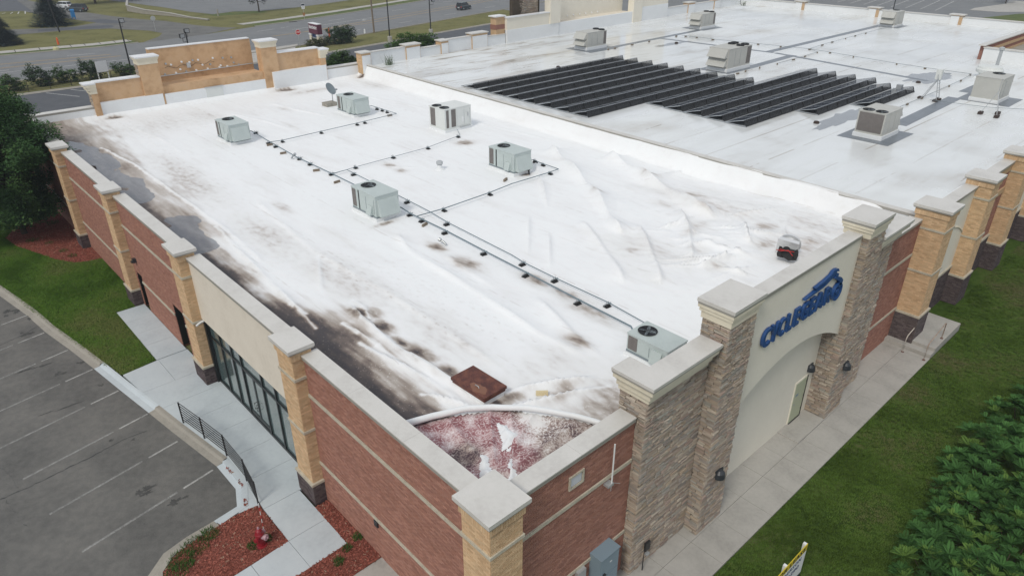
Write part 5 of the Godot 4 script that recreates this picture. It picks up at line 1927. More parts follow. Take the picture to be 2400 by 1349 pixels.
	for z in [-45.2, -34.1, -23.3, -12.0]:
		boxp(Vector3(101.9, 5.8, z - .7), Vector3(102.8, 7.6, z + .75), "parapet_pier", "yellow_mortar", b)
		boxp(Vector3(101.86, 5.8, z - .68), Vector3(101.9, 7.5, z + .35), "flashing", "flashing", b)
		boxp(Vector3(101.7, 7.6, z - .9), Vector3(103.0, 7.72, z + .95), "cap", "coping", b)
	# raised parapet round the side entrance
	boxp(Vector3(76.0, 6.3, -12.3), Vector3(76.35, 7.62, .3), "parapet", "flashing", b)
	boxp(Vector3(75.9, 7.62, -12.35), Vector3(76.45, 7.72, .3), "coping_panel", "coping", b)
	boxp(Vector3(76.35, 6.3, -12.75), Vector3(101, 7.8, -12.3), "parapet", "red_mortar", b)
	boxp(Vector3(76.36, 7.1, -12.3), Vector3(101, 7.4, -12.26), "brick_band", "yellow_mortar", b)
	boxp(Vector3(76.36, 6.5, -12.3), Vector3(101, 6.75, -12.26), "brick_band", "yellow_mortar", b)
	boxp(Vector3(75.9, 7.8, -12.85), Vector3(101, 7.9, -12.2), "coping_panel", "coping", b)
	boxp(Vector3(76.35, 6.4, -12.3), Vector3(101, 6.5, .2), "entrance_roof", "tan_concrete", b)
	# walkway pads: grey sheets welded to the roof
	var k := 0
	for q in [[53.8, -42.3, 73.0, -43.3, .75], [63.7, -42.6, 64.6, -28.6, .6], [64.6, -28.4, 61.5, -12.1, .6], [64.8, -29.2, 93.4, -29.6, .8], [55.3, -26.0, 64.7, -26.4, .85], [44.6, -7.9, 56.4, -8.2, 1.0], [59.0, -8.3, 70.0, -8.3, 1.0]]:
		k += 1
		var w := stripe("walkway_strip", Vector2(q[0], q[1]), Vector2(q[2], q[3]), q[4], D2 + .004 + k * .0006, "walk_pad", b)
	for q in [[50.3, -45.3, 54.9, -41.6], [72.6, -46.0, 77.0, -42.6], [51.2, -28.9, 56.4, -25.6], [92.6, -30.0, 96.0, -26.9], [38.8, -9.6, 43.0, -6.3], [56.0, -8.0, 59.6, -4.3]]:
		k += 1
		sheet([[q[0], q[1]], [q[2], q[1]], [q[2], q[3]], [q[0], q[3]]], D2 + .004 + k * .0006, "walkway_pad", "walk_pad", b)
	return b

func roof2_ponds() -> void:
	var k := 0
	for q in [[43.6, -11.4, 4.0, .75, "grey rain puddle on the wet roof in front of the shortest solar row"], [63.2, -12.6, 3.4, 1.5, "broad rain puddle where two walkway strips meet near the round fan"], [61.4, -39.2, 3.0, .55, "thin rain puddle beside a dark drain on the far wet roof"]]:
		k += 1
		var o := blob_sheet("rain_puddle", q[0], q[1], q[2], q[3], D2 + .003, "water", 500 + k)
		tag(o, q[4], "puddle", "puddles on the wet roof")

# ---------------------------------------------------------------- rooftop machines
func fan_top(parent: Node3D, x: float, z: float, y: float, r: float, rise := .03) -> void:
	var f := Node3D.new()
	f.name = "fan"
	parent.add_child(f, true)
	var w := MB.new()
	w.lathe([Vector2(r, 0), Vector2(r + .025, rise), Vector2(r - .01, rise), Vector2(r - .02, .006), Vector2(0, .004)], Transform3D(Basis(), Vector3(x, y, z)), 20)
	put(w, "shroud", "fan_dark", f)
	var bl := MB.new()
	for i in 4:
		var t := Transform3D(Basis(Vector3.UP, i * PI / 2 + .4) * Basis(Vector3.RIGHT, .35), Vector3(x, y + .02, z))
		bl.obox(t * Transform3D(Basis(), Vector3(r * .5, 0, 0)), Vector3(r * .8, .006, r * .36))
	bl.lathe([Vector2(0, .05), Vector2(r * .2, .045), Vector2(r * .22, .0)], Transform3D(Basis(), Vector3(x, y, z)), 10)
	put(bl, "blade", "unit_rail", f)
	var g := MB.new()
	for q in [.35, .6, .85]:
		var pts := []
		for i in 19:
			pts.append(Vector3(x + cos(TAU * i / 18) * r * q, y + rise + .025, z + sin(TAU * i / 18) * r * q))
		g.tube(pts, .006, 3)
	for i in 6:
		var a := PI * i / 6
		g.tube([Vector3(x - cos(a) * r, y + rise + .02, z - sin(a) * r), Vector3(x + cos(a) * r, y + rise + .02, z + sin(a) * r)], .006, 3)
	put(g, "guard", "black_metal", f)

func wedge(parent: Node3D, called: String, material, w: float, y0: float, y1: float, reach: float, t: Transform3D) -> void:
	# a hood: flush with the cabinet at the top, standing out at the bottom (along t's x)
	var m := MB.new()
	var a := [Vector3(0, y1, -w / 2), Vector3(.05, y1, -w / 2), Vector3(reach, y0 + .04, -w / 2), Vector3(reach, y0, -w / 2), Vector3(0, y0, -w / 2)]
	var pl := PackedVector2Array()
	for p in a:
		pl.append(Vector2(p.x, p.y))
	m.plate(pl, t * Transform3D(Basis(), Vector3(0, 0, -w / 2)), w)
	put(m, called, material, parent)

func rtu(called: String, label: String, at: Vector3, turn: float, Lx: float, Wz: float, h: float, skin: String, fans: Array, opts := {}) -> Node3D:
	var t := thing(called, label, "rooftop unit", at, turn, opts.get("group", "air handling units on the near roof"))
	var curb: float = opts.get("curb", .18)
	boxp(Vector3(-Lx / 2 - .07, -.06, -Wz / 2 - .07), Vector3(Lx / 2 + .07, curb, Wz / 2 + .07), "curb", "flashing", t)
	boxp(Vector3(-Lx / 2 - .01, curb, -Wz / 2 - .01), Vector3(Lx / 2 + .01, curb + .09, Wz / 2 + .01), "base_rail", "unit_rail" if skin == "unit_grey" else skin, t)
	var y0 := curb + .09
	var y1 := curb + h
	boxp(Vector3(-Lx / 2, y0, -Wz / 2), Vector3(Lx / 2, y1 - .05, Wz / 2), "cabinet", skin, t)
	boxp(Vector3(-Lx / 2 - .02, y1 - .05, -Wz / 2 - .02), Vector3(Lx / 2 + .02, y1, Wz / 2 + .02), "lid", skin, t)
	for f in fans:
		fan_top(t, f[0], f[1], y1, f[2], f[3] if f.size() > 3 else .03)
	for s in [-1, 1]:
		var zf: float = s * Wz / 2
		var e: float = s * .012
		for c in opts.get("coils", []):
			boxp(Vector3(c[0], y0 + .05, zf - e), Vector3(c[1], y1 - .1, zf + e), "coil", "coil", t)
		for c in opts.get("gaps", []):
			boxp(Vector3(c[0], y0, zf - e), Vector3(c[1], y1 - .08, zf + e * .9), "slot", "fan_dark", t)
		for c in opts.get("panels", []):
			boxp(Vector3(c[0], y0 + .06, zf - e), Vector3(c[1], y1 - .2, zf + e * .8), "access_panel", skin, t)
			boxp(Vector3(c[1] - .004, y0 + .1, zf - e), Vector3(c[1] + .008, y1 - .24, zf + e), "panel_seam", "unit_rail", t)
		for c in opts.get("posts", []):
			boxp(Vector3(c[0], y0, zf - e), Vector3(c[1], y1 - .05, zf + e * 1.6), "corner_post", skin, t)
	if opts.has("end_coil"):
		var ec: Array = opts.end_coil
		boxp(Vector3(-Lx / 2 - .012, y0 + .04, Wz * ec[0]), Vector3(-Lx / 2 + .01, y1 - .1, Wz * ec[1]), "coil", "coil", t)
	if opts.has("hood"):
		var hd: Array = opts.hood
		wedge(t, "intake_hood", skin, Wz * hd[0], y0 + hd[1], y1 - hd[2], hd[3], Transform3D(Basis(), Vector3(Lx / 2, 0, 0)))
	if opts.has("double_hood"):
		var mid := (y0 + y1) * .5
		for q in [[mid + .04, y1 - .04], [y0 + .1, mid - .02]]:
			wedge(t, "intake_hood", skin, Wz * .92, q[0], q[1], .5, Transform3D(Basis(), Vector3(Lx / 2, 0, 0)))
	if opts.has("side_hood"):
		var sx: float = opts.side_hood
		wedge(t, "exhaust_hood", skin, .42, y0 + .02, y0 + .5, .2, Transform3D(Basis(Vector3.UP, -PI / 2), Vector3(sx, 0, Wz / 2)))
	for d in opts.get("boxes", []):
		boxp(Vector3(d[0], d[1], d[2]), Vector3(d[3], d[4], d[5]), d[6], d[7], t)
	return t

func units() -> void:
	var so := {"coils": [[-1.1, -.72]], "gaps": [[-.5, -.42]], "posts": [[-.7, -.52], [1.02, 1.13]], "panels": [[-.36, .2], [.28, .95]], "hood": [.86, .02, .22, .3], "side_hood": .62}
	var mk := func(lbl: String, x0: float, x1: float, z0: float, z1: float) -> void:
		var y := hh((x0 + x1) / 2, (z0 + z1) / 2)
		var o := rtu("rooftop_unit", lbl, Vector3((x0 + x1) / 2, D, (z0 + z1) / 2), -PI / 2, z1 - z0, x1 - x0, 1.2, "unit_grey", [[-.55, 0.0, .38]], so)
	mk.call("grey-green rooftop unit nearest the tan sign tower's left half", 9.6, 11.0, -40.25, -38.0)
	mk.call("grey-green rooftop unit beside the satellite dish", 19.75, 21.15, -41.3, -38.8)
	mk.call("grey-green rooftop unit with pipes passing it in the middle of the stained roof", 9.45, 10.83, -22.05, -19.75)
	mk.call("grey-green rooftop unit closest to the billowing loose roof sheet", 19.45, 20.85, -22.5, -20.2)
	var sm := {"coils": [[-.82, -.42]], "panels": [[-.36, .1], [.16, .74]], "posts": [[.76, .84]], "group": "air handling units on the near roof", "side_hood": .45, "curb": .16}
	rtu("rooftop_unit", "small grey-green rooftop unit tucked behind the stone tower's cornice", Vector3(9.8, D, -2.38), -PI / 2, 1.74, 1.1, .78, "unit_grey", [[-.42, 0.0, .33]], sm)
	var big := {"coils": [[-1.08, -.86], [-.62, -.22]], "posts": [[-.84, -.64], [-.2, -.14], [1.12, 1.2]], "panels": [[-.1, .55], [.6, 1.1]], "end_coil": [-.42, -.12], "boxes": [[.85, .9, .93, .93, 1.2, .98, "disconnect_box", "galvanized"], [.35, .55, .93, .5, .95, .95, "label_plate", "white_paint"], [.1, .18, .95, 1.1, .24, 1.05, "gas_line", "galvanized"]]}
	rtu("rooftop_unit", "large off-white rooftop unit with two fans near the dividing wall", Vector3(23.45, D, -31.45), 0.0, 2.4, 1.85, 1.5, "unit_white", [[-.86, -.45, .34], [-.86, .45, .34]], big)
	var rg := {"double_hood": true, "coils": [[-1.5, -1.1]], "panels": [[-.9, -.1], [.0, .8]], "group": "air handling units on the solar roof", "curb": .3}
	rtu("rooftop_unit", "beige hooded unit on the far roof just above the solar array", Vector3(52.6, D2, -43.7), PI, 3.1, 1.7, 1.5, "unit_tan", [[-1.2, -.4, .33, .1], [-1.2, .4, .33, .1]], rg)
	rtu("rooftop_unit", "beige hooded unit farthest back, near the cream sign tower", Vector3(74.9, D2, -44.4), PI, 3.0, 1.7, 1.5, "unit_tan", [[-1.2, -.4, .33, .1], [-1.2, .4, .33, .1]], rg)
	var r3 := rg.duplicate()
	r3["coils"] = [[-1.9, -1.2]]
	rtu("rooftop_unit", "largest beige unit, with four fans, behind the solar array's right half", Vector3(53.7, D2, -27.2), PI, 3.9, 2.1, 1.75, "unit_tan", [[-1.5, -.55, .36, .1], [-1.5, .55, .36, .1], [-.6, -.6, .36, .1], [-.9, .5, .36, .1]], r3)
	rtu("rooftop_unit", "single beige unit standing alone against the far white parapet", Vector3(94.3, D2, -28.5), PI, 2.6, 1.8, 1.6, "unit_tan", [[-.8, 0.0, .4]], {"double_hood": true, "panels": [[-.6, .2]], "group": "air handling units on the solar roof", "curb": .25})
	rtu("rooftop_unit", "beige unit with dented coil face on a grey pad, nearest of the solar roof", Vector3(40.95, D2, -8.0), 0.0, 2.6, 1.75, 1.45, "unit_tan", [[-.9, -.42, .36], [-.9, .42, .36]], {"double_hood": true, "end_coil": [-.45, .45], "panels": [[-.5, .3], [.4, 1.1]], "group": "air handling units on the solar roof", "curb": .28})
	rtu("rooftop_unit", "beige unit with one fan beside the round exhaust fan", Vector3(57.7, D2, -6.2), PI, 2.7, 1.9, 1.6, "unit_tan", [[-.8, 0.0, .42]], {"panels": [[-.4, .4], [.5, 1.2]], "group": "air handling units on the solar roof", "curb": .28})

func solar() -> void:
	var ords := ["first", "second", "third", "fourth", "fifth", "sixth", "seventh", "eighth", "ninth", "tenth", "eleventh", "twelfth", "thirteenth", "fourteenth", "fifteenth"]
	# shared pieces
	var W := 1.63
	var pm := MB.new()
	pm.obox(Transform3D(Basis(Vector3.RIGHT, -.267), Vector3(0, .255, -.9)), Vector3(W - .02, .035, 1.42))
	var glass := pm.mesh()
	var fm := MB.new()
	var tt := Transform3D(Basis(Vector3.RIGHT, -.267), Vector3(0, .26, -.9))
	for q in [[0, -.71, W - .01, .022], [0, .71, W - .01, .022]]:
		fm.obox(tt * Transform3D(Basis(), Vector3(q[0], 0, q[1])), Vector3(q[2], .045, q[3]))
	for sx in [-1, 1]:
		fm.obox(tt * Transform3D(Basis(), Vector3(sx * (W / 2 - .015), 0, 0)), Vector3(.014, .042, 1.4))
	for sx in [-.27, .27]:
		fm.obox(tt * Transform3D(Basis(), Vector3(sx * W * .6, .0185, 0)), Vector3(.006, .002, 1.38))
	var frame := fm.mesh()
	var dm := MB.new()
	# ribbed wind deflector leaning back from its foot
	var n := 14
	for i in n:
		var x0 := -W / 2 + .03 + (W - .06) * i / n
		var x1 := -W / 2 + .03 + (W - .06) * (i + 1) / n
		var o := .012 if i % 2 else 0.0
		var o2 := 0.0 if i % 2 else .012
		dm.quad(Vector3(x0, .03, .0 + o), Vector3(x0 + .02, .45, -.2 + o), Vector3(x1 - .02, .45, -.2 + o2), Vector3(x1, .03, .0 + o2))
	dm.quad(Vector3(-W / 2 + .03, .03, 0), Vector3(-W / 2 + .05, .45, -.16), Vector3(-W / 2 + .05, .4, -.2), Vector3(-W / 2 + .03, .03, -.06))
	dm.quad(Vector3(W / 2 - .03, .03, -.06), Vector3(W / 2 - .05, .4, -.2), Vector3(W / 2 - .05, .45, -.16), Vector3(W / 2 - .03, .03, 0))
	var defl := dm.mesh()
	var em := MB.new()
	em.bar(Vector3(0, .05, 0), Vector3(0, .05, -1.75), .05, .05)
	em.bar(Vector3(0, .08, -1.58), Vector3(0, .43, -.22), .03, .03)
	var endf := em.mesh()
	for i in 15:
		var z := -36.55 + i * 1.815
		var x0 := 30.05
		var cnt := 12
		if i == 8:
			x0 = 36.6
			cnt = 8
		elif i > 8 and i < 13:
			x0 = 36.4 - (i - 9) * .08
			cnt = 13
		elif i == 13:
			x0 = 42.9
			cnt = 8
		elif i == 14:
			x0 = 47.9
			cnt = 5
		var lbl := "%s row of dark solar panels, counted from the far end of the array" % ords[i]
		var r := thing("solar_panel_row", lbl, "solar panels", Vector3(x0, D2, z), 0.0, "rows of the rooftop solar array")
		for k in cnt:
			for q in [[glass, "panel", "panel_glass"], [frame, "panel_frame", "frame_alu"], [defl, "wind_deflector", "deflector"]]:
				var o := node_of(q[0], q[1], mats[q[2]], r)
				o.position = Vector3((k + .5) * W, 0, 0)
		for x in [0.0, cnt * W]:
			var o := node_of(endf, "end_bracket", mats["frame_alu"], r)
			o.position = Vector3(x, 0, 0)

# ---------------------------------------------------------------- pipes and small things on the roofs
const ORD := ["first", "second", "third", "fourth", "fifth", "sixth", "seventh", "eighth", "ninth", "tenth", "eleventh", "twelfth", "thirteenth", "fourteenth", "fifteenth", "sixteenth", "seventeenth", "eighteenth", "nineteenth", "twentieth"]

func pipe(label: String, pts: Array, y: float, r: float, material := "pipe_blue", follow := false) -> void:
	var p := []
	for q in pts:
		p.append(Vector3(q[0], y, q[1]))
	var m := MB.new()
	m.tube(p, r, 6)
	tag(put(m, "gas_pipe", material, self), label, "pipe", "gas pipes on the roofs")

func pipes() -> void:
	var y := D + .17
	pipe("pipe from the back-left grey unit to the middle grey unit", [[11.0, -40.1], [11.93, -40.04], [11.65, -35.96], [11.4, -32.1], [11.4, -27.69], [11.36, -25.0], [11.2, -22.3]], y, .028)
	pipe("short dog-leg pipe joining behind the middle grey unit", [[11.44, -27.63], [12.43, -27.68], [12.3, -24.0], [12.2, -21.8]], y + .01, .022)
	pipe("pale pipe crossing to the large white two-fan unit", [[11.5, -27.63], [13.09, -27.83], [15.97, -27.98], [18.82, -28.13], [20.83, -28.6], [22.32, -28.95], [23.2, -30.4]], y - .01, .016)
	pipe("thin pipe running to the small near unit, right of the pair", [[12.15, -21.81], [11.99, -18.72], [11.78, -16.85], [11.56, -11.82], [11.43, -10.9], [11.38, -8.8], [11.40, -5.9], [11.2, -3.9], [10.3, -3.3]], y + .05, .022)
	pipe("thick pipe running to the small near unit, left of the pair", [[11.0, -20.9], [11.2, -20.1], [11.07, -19.06], [11.05, -16.04], [10.91, -12.92], [10.81, -9.99], [10.68, -6.86], [10.6, -4.13], [10.0, -3.3]], y + .06, .034)
	pipe("pipe branching to the unit by the billowing roof sheet", [[11.19, -18.66], [12.83, -18.56], [16.24, -18.74], [18.14, -18.97], [21.19, -18.92], [22.02, -18.98], [22.1, -21.4], [20.9, -21.5]], y + .02, .026)
	pipe("pipe branching to the unit beside the satellite dish", [[11.57, -36.44], [12.42, -36.23], [15.51, -36.43], [19.15, -36.68], [22.45, -37.0], [22.42, -38.67], [22.40, -40.5], [21.2, -40.5]], y + .02, .022)
	# rubber support blocks
	var bm := MB.new()
	bm.prism(poly([[-.14, -.11], [.14, -.11], [.14, .11], [-.14, .11]]), -.06, .03)
	bm.prism(poly([[-.11, -.075], [.11, -.075], [.11, .075], [-.11, .075]]), .03, .09)
	var block := bm.mesh()
	var sm := MB.new()
	sm.box(Vector3(-.2, .1, -.022), Vector3(.2, .14, .022))
	sm.tube([Vector3(-.06, .14, 0), Vector3(-.06, .24, 0)], .012, 5)
	sm.tube([Vector3(.06, .14, 0), Vector3(.06, .24, 0)], .012, 5)
	var strut := sm.mesh()
	var runs := {
		"along the long pipe from the back-left grey unit": [0.0, [[12.1, -39.68], [11.6, -36.59], [11.6, -35.53], [11.5, -31.96], [11.45, -30.48], [11.45, -27.85], [12.4, -26.9]]],
		"along the pale pipe to the white two-fan unit": [1.57, [[13.2, -27.95], [16.1, -28.1], [19.0, -28.25], [22.2, -29.0]]],
		"along the thin right-hand pipe to the small near unit": [0.0, [[12.1, -20.9], [11.8, -17.0], [11.47, -11.04], [11.4, -8.94], [11.4, -5.97]]],
		"along the thick left-hand pipe to the small near unit": [0.0, [[11.15, -19.29], [11.12, -18.2], [11.05, -16.19], [10.92, -13.07], [10.82, -10.15], [10.68, -6.93]]],
		"along the branch pipe to the unit by the billows": [1.57, [[12.9, -18.6], [16.3, -18.78], [21.3, -18.95], [22.1, -20.4], [22.1, -21.1]]],
		"along the branch pipe to the unit beside the dish": [1.57, [[12.5, -36.3], [15.6, -36.5], [18.7, -36.7], [19.4, -36.75], [22.43, -38.3], [22.42, -38.97], [22.4, -39.71]]]}
	for k in runs:
		var i := 0
		for q in runs[k][1]:
			var t := thing("pipe_support", "black pipe support block, %s %s" % [ORD[i], k], "pipe support", Vector3(q[0], maxf(hh(q[0], q[1]), D) + .01, q[1]), runs[k][0] + rng.randf_range(-.12, .12), "black pipe supports on the near roof")
			node_of(block, "block", mats["black_rubber"], t)
			node_of(strut, "strut", mats["steel"], t)
			i += 1
	# weathered wood blocks
	var wm := MB.new()
	wm.box(Vector3(-.2, -.05, -.05), Vector3(.2, .09, .05))
	var wood := wm.mesh()
	var i2 := 0
	for q in [[11.5, -36.2, "second from the back-left grey unit"], [11.3, -33.83, "third from the back-left grey unit"], [11.15, -29.16, "fourth along the long pipe"], [11.0, -26.43, "next to the middle grey unit"], [10.95, -17.7, "under the thick pipe past the middle unit"], [18.56, -20.0, "in front of the unit by the billows"], [22.0, -37.3, "at the pipe corner beyond the dish unit"]]:
		var o := node_of(wood, "wood_block", mats["wood"], self)
		o.position = Vector3(q[0], D + .05, q[1])
		o.rotation.y = rng.randf_range(-.4, .9)
		tag(o, "weathered wooden block, %s" % q[2], "wood block", "loose wooden blocks on the near roof")
	var off := node_of(wood, "wood_block", mats["yellow"], self)
	off.material_override = mats["pale_block"]
	off.position = Vector3(5.3, hh(5.3, -3.56) + .06, -3.56)
	off.rotation.y = -.7
	tag(off, "pale new wooden offcut lying right of the rusty hatch", "wood block")
	# roof 2 pipes
	var y2 := D2 + .14
	pipe("dark pipe crossing the solar roof behind the array", [[66.73, -41.75], [67.0, -39.8], [67.02, -37.6], [67.4, -34.9], [67.9, -32.3], [68.3, -29.8], [68.9, -26.8], [68.5, -24.3], [68, -21.6], [67.2, -17], [66.94, -14.3], [66.9, -10.3]], y2, .02, "unit_rail")
	pipe("dark pipe running towards the unit at the far parapet", [[58.77, -24.93], [62.07, -25], [64.66, -25.1], [67.7, -25.3], [69, -26.8], [72.7, -27.2], [79.1, -27.5], [85, -27.7], [92.9, -28.0]], y2 - .01, .018, "unit_rail")
	pipe("dark pipe running beside the grey strip to the round fan", [[43.0, -9.5], [48.28, -9.75], [53.96, -9.83], [60.34, -9.97], [63.46, -10.06], [66.9, -10.3]], y2 - .02, .018, "unit_rail")
	pipe("dark pipe in front of the single-fan beige unit", [[53.5, -9.1], [53.7, -7.65], [54.1, -5.28], [55.4, -3.2], [56.5, -1.5]], y2, .018, "unit_rail")
	var runs2 := {
		"along the pipe behind the solar array": [[66.8, -41.2], [67.0, -39.8], [67.02, -37.6], [67.4, -34.9], [67.9, -32.3], [68.3, -29.8], [69, -26.8], [68.5, -24.3], [68, -21.6], [67.2, -17], [66.94, -14.3]],
		"along the pipe to the far parapet unit": [[58.77, -24.93], [62.07, -25], [64.66, -25.1], [67.7, -25.3], [72.7, -27.2], [75.5, -27.4], [79.1, -27.5], [82, -27.66], [85, -27.7]],
		"along the pipe towards the round fan": [[48.28, -9.75], [51, -9.8], [53.96, -9.83], [60.34, -9.97], [63.46, -10.06], [66.9, -10.4]],
		"beside the walkway strip from the first hooded unit": [[53.0, -41.5], [54.1, -41.5], [57.3, -41.7], [60.5, -41.8], [66.0, -42.0]],
		"beside the largest four-fan unit": [[51.8, -25.0], [53.3, -25.1], [55.8, -25.1]]}
	for k in runs2:
		var i := 0
		for q in runs2[k]:
			var o := node_of(wood, "wood_block", mats["wood"], self)
			o.position = Vector3(q[0], D2 + .06, q[1])
			o.scale = Vector3(.8, .8, 1.2)
			o.rotation.y = rng.randf_range(-.5, .5)
			tag(o, "small wooden pipe block, %s %s" % [ORD[i], k], "wood block", "wooden pipe blocks on the solar roof")
			i += 1

func small_roof_things() -> void:
	# rusty roof hatch
	var h := thing("roof_hatch", "rust-red steel roof hatch with worn paint on a white curb", "roof hatch", Vector3(3.92, D, -5.15), .03)
	h.scale = Vector3(.88, .95, .92)
	boxp(Vector3(-.5, -.05, -.82), Vector3(.5, .2, .82), "curb", "flashing", h)
	boxp(Vector3(-.53, .2, -.86), Vector3(.53, .3, .86), "skirt", "rust", h)
	var lid := MB.new()
	lid.box(Vector3(-.57, .3, -.9), Vector3(.57, .41, .9))
	put(lid, "lid", "rust", h)
	var worn := MB.new()
	var pp := []
	for i in 18:
		var a := TAU * i / 18
		pp.append([-.3 + cos(a) * .25 * rng.randf_range(.7, 1.15), .3 + sin(a) * .42 * rng.randf_range(.75, 1.15)])
	worn.prism(poly(pp), .41, .4125)
	put(worn, "bare_patch", "bare_metal", h)
	var hd := MB.new()
	hd.tube([Vector3(-.28, .41, .12), Vector3(-.28, .47, .14), Vector3(-.28, .47, .3), Vector3(-.28, .41, .32)], .016)
	put(hd, "handle", "galvanized", h)
	# vent pipe with flashing boot
	var v := thing("vent_stack", "short white capped vent between the middle and right grey units", "vent", Vector3(16.97, D, -24.31))
	var vm := MB.new()
	vm.lathe([Vector2(.34, -.04), Vector2(.3, .04), Vector2(.17, .1), Vector2(.15, .3), Vector2(.0, .3)], Transform3D(), 16)
	put(vm, "boot", "flashing", v)
	vm = MB.new()
	vm.lathe([Vector2(.1, .3), Vector2(.1, .36), Vector2(.21, .36), Vector2(.21, .5), Vector2(.12, .56), Vector2(0, .57)], Transform3D(), 16)
	put(vm, "cap", "galvanized", v)
	# toppled gooseneck stubs
	for q in [[11.3, -32.42, .4, "small toppled pipe stub beside the long pipe behind the middle unit"], [10.19, -15.2, 1.9, "toppled curved pipe stub lying left of the thick pipe"], [20.38, -19.9, .9, "dark rubber stub under the right grey unit"]]:
		var g := thing("vent_stub", q[3], "vent", Vector3(q[0], D + .06, q[1]), q[2])
		var gm := MB.new()
		gm.tube([Vector3(-.18, .02, 0), Vector3(0, .14, 0), Vector3(.14, .18, 0)], .05, 8)
		put(gm, "pipe", "steel" if q[0] < 15 else "black_rubber", g)
		gm = MB.new()
		gm.lathe([Vector2(.0, .0), Vector2(.09, .0), Vector2(.09, .12), Vector2(0, .12)], Transform3D(Basis(Vector3.BACK, -1.2), Vector3(.12, .18, 0)), 10)
		put(gm, "collar", "galvanized" if q[0] < 15 else "black_rubber", g)
	# satellite dish on a weighted tray
	var d := thing("satellite_dish", "grey satellite dish on a concrete-block tray at the back of the roof", "satellite dish", Vector3(20.3, D, -43.5))
	for i in 4:
		boxp(Vector3(-.5 + (i % 2) * .5, -.04, -.42 + (i / 2) * .42), Vector3(-.04 + (i % 2) * .5, .3, -.04 + (i / 2) * .42), "ballast_block", "tan_concrete", d)
	var ma := MB.new()
	ma.tube([Vector3(.3, .1, .0), Vector3(.3, .95, .0), Vector3(.18, 1.15, .05)], .035, 8)
	put(ma, "mast", "steel", d)
	var di := MB.new()
	var prof := []
	for i in 7:
		var r := .52 * i / 6.0
		prof.append(Vector2(r, r * r * .32))
	for i in 7:
		var r := .52 * (6 - i) / 6.0
		prof.append(Vector2(r, r * r * .32 - .012))
	di.lathe(prof, Transform3D(Basis(Vector3.UP, .5) * Basis(Vector3.RIGHT, 1.0), Vector3(.12, 1.35, .1)), 24)
	put(di, "reflector", "dish_grey", d)
	var ar := MB.new()
	ar.tube([Vector3(.2, 1.05, .1), Vector3(.35, 1.15, .6), Vector3(.3, 1.4, .75)], .018, 5)
	ar.box(Vector3(.25, 1.36, .7), Vector3(.36, 1.46, .86))
	put(ar, "feed_arm", "steel", d)
	# overturned exhaust fan with torn boot
	var e := thing("exhaust_fan", "toppled aluminium mushroom exhaust fan on crumpled white sheet behind the sign wall", "exhaust fan", Vector3(20.75, hh(20.7, -3.3) + .2, -3.3), .5)
	var tl := Transform3D(Basis(Vector3.BACK, -1.25) * Basis(Vector3.RIGHT, .25), Vector3(0, .2, 0))
	var em := MB.new()
	em.lathe([Vector2(.0, .62), Vector2(.22, .6), Vector2(.42, .5), Vector2(.5, .36), Vector2(.5, .3), Vector2(.36, .3), Vector2(.34, .12)], tl, 22)
	put(em, "dome", "steel_bright", e)
	em = MB.new()
	em.obox(tl * Transform3D(Basis(), Vector3(0, .02, 0)), Vector3(.86, .2, .86))
	em.obox(tl * Transform3D(Basis(), Vector3(0, -.1, 0)), Vector3(.94, .05, .94))
	put(em, "base", "steel_bright", e)
	em = MB.new()
	em.lathe([Vector2(.0, -.128), Vector2(.17, -.128), Vector2(.17, -.13)], tl, 14)
	put(em, "throat", "fan_dark", e)
	em = MB.new()
	var br := RandomNumberGenerator.new()
	br.seed = 6
	var rowp := []
	for i in 8:
		var row := []
		for k in 4:
			row.append(Vector3(-.35 - k * .14 - br.randf() * .1, .34 - k * .11 + br.randf_range(-.07, .09), -.42 + i * .12 + br.randf_range(-.05, .05)))
		rowp.append(row)
	for i in 7:
		for k in 3:
			em.quad(rowp[i][k], rowp[i + 1][k], rowp[i + 1][k + 1], rowp[i][k + 1])
	put(em, "torn_boot", "black_rubber", e)
	em = MB.new()
	em.tube([Vector3(-.5, .25, -.5), Vector3(-.7, .3, -.3), Vector3(-.62, .34, .0), Vector3(-.85, .2, .2)], .018, 5)
	em.tube([Vector3(-.5, .3, -.4), Vector3(-.75, .36, -.1), Vector3(-.6, .28, .25)], .018, 5)
	put(em, "loose_wire", "sign_red", e)
	# drains
	var k := 0
	for q in [[1.19, D - .02, -39.14, "round black drain dome in the long puddle by the left parapet"], [41.98, D2, -38.35, "dark drain dome behind the solar array's left half"], [40.78, D2, -12.0, "dark drain dome in the grey puddle near the dented unit"], [60.05, D2, -12.35, "dark drain dome beside the broad puddle"], [62.03, D2, -39.13, "dark drain dome in the thin far puddle"]]:
		var dm := MB.new()
		dm.lathe([Vector2(.2, .0), Vector2(.19, .1), Vector2(.12, .16), Vector2(0, .18)], Transform3D(Basis(), Vector3(q[0], q[1], q[2])), 12)
		for i in 8:
			var a := TAU * i / 8
			dm.bar(Vector3(q[0] + cos(a) * .2, q[1] + .02, q[2] + sin(a) * .2), Vector3(q[0] + cos(a) * .16, q[1] + .14, q[2] + sin(a) * .16), .02, .02)
		tag(put(dm, "roof_drain", "drain_iron", self), q[3], "roof drain", "roof drains")
	# round exhaust fan on the far roof
	var f := thing("exhaust_fan", "pale round exhaust fan with a thin stack beside it", "exhaust fan", Vector3(66.9, D2, -9.0))
	var fm := MB.new()
	fm.lathe([Vector2(.75, .0), Vector2(.75, .35), Vector2(1.05, .5), Vector2(1.1, .75), Vector2(1.0, .85), Vector2(.95, 1.0), Vector2(.0, 1.08)], Transform3D(), 22)
	put(fm, "housing", "unit_white", f)
	boxp(Vector3(-.85, -.05, -.85), Vector3(.85, .12, .85), "curb", "flashing", f)
	var s := thing("vent_stack", "thin white flue pipe standing behind the round exhaust fan", "vent", Vector3(70.4, D2, -9.4))
	fm = MB.new()
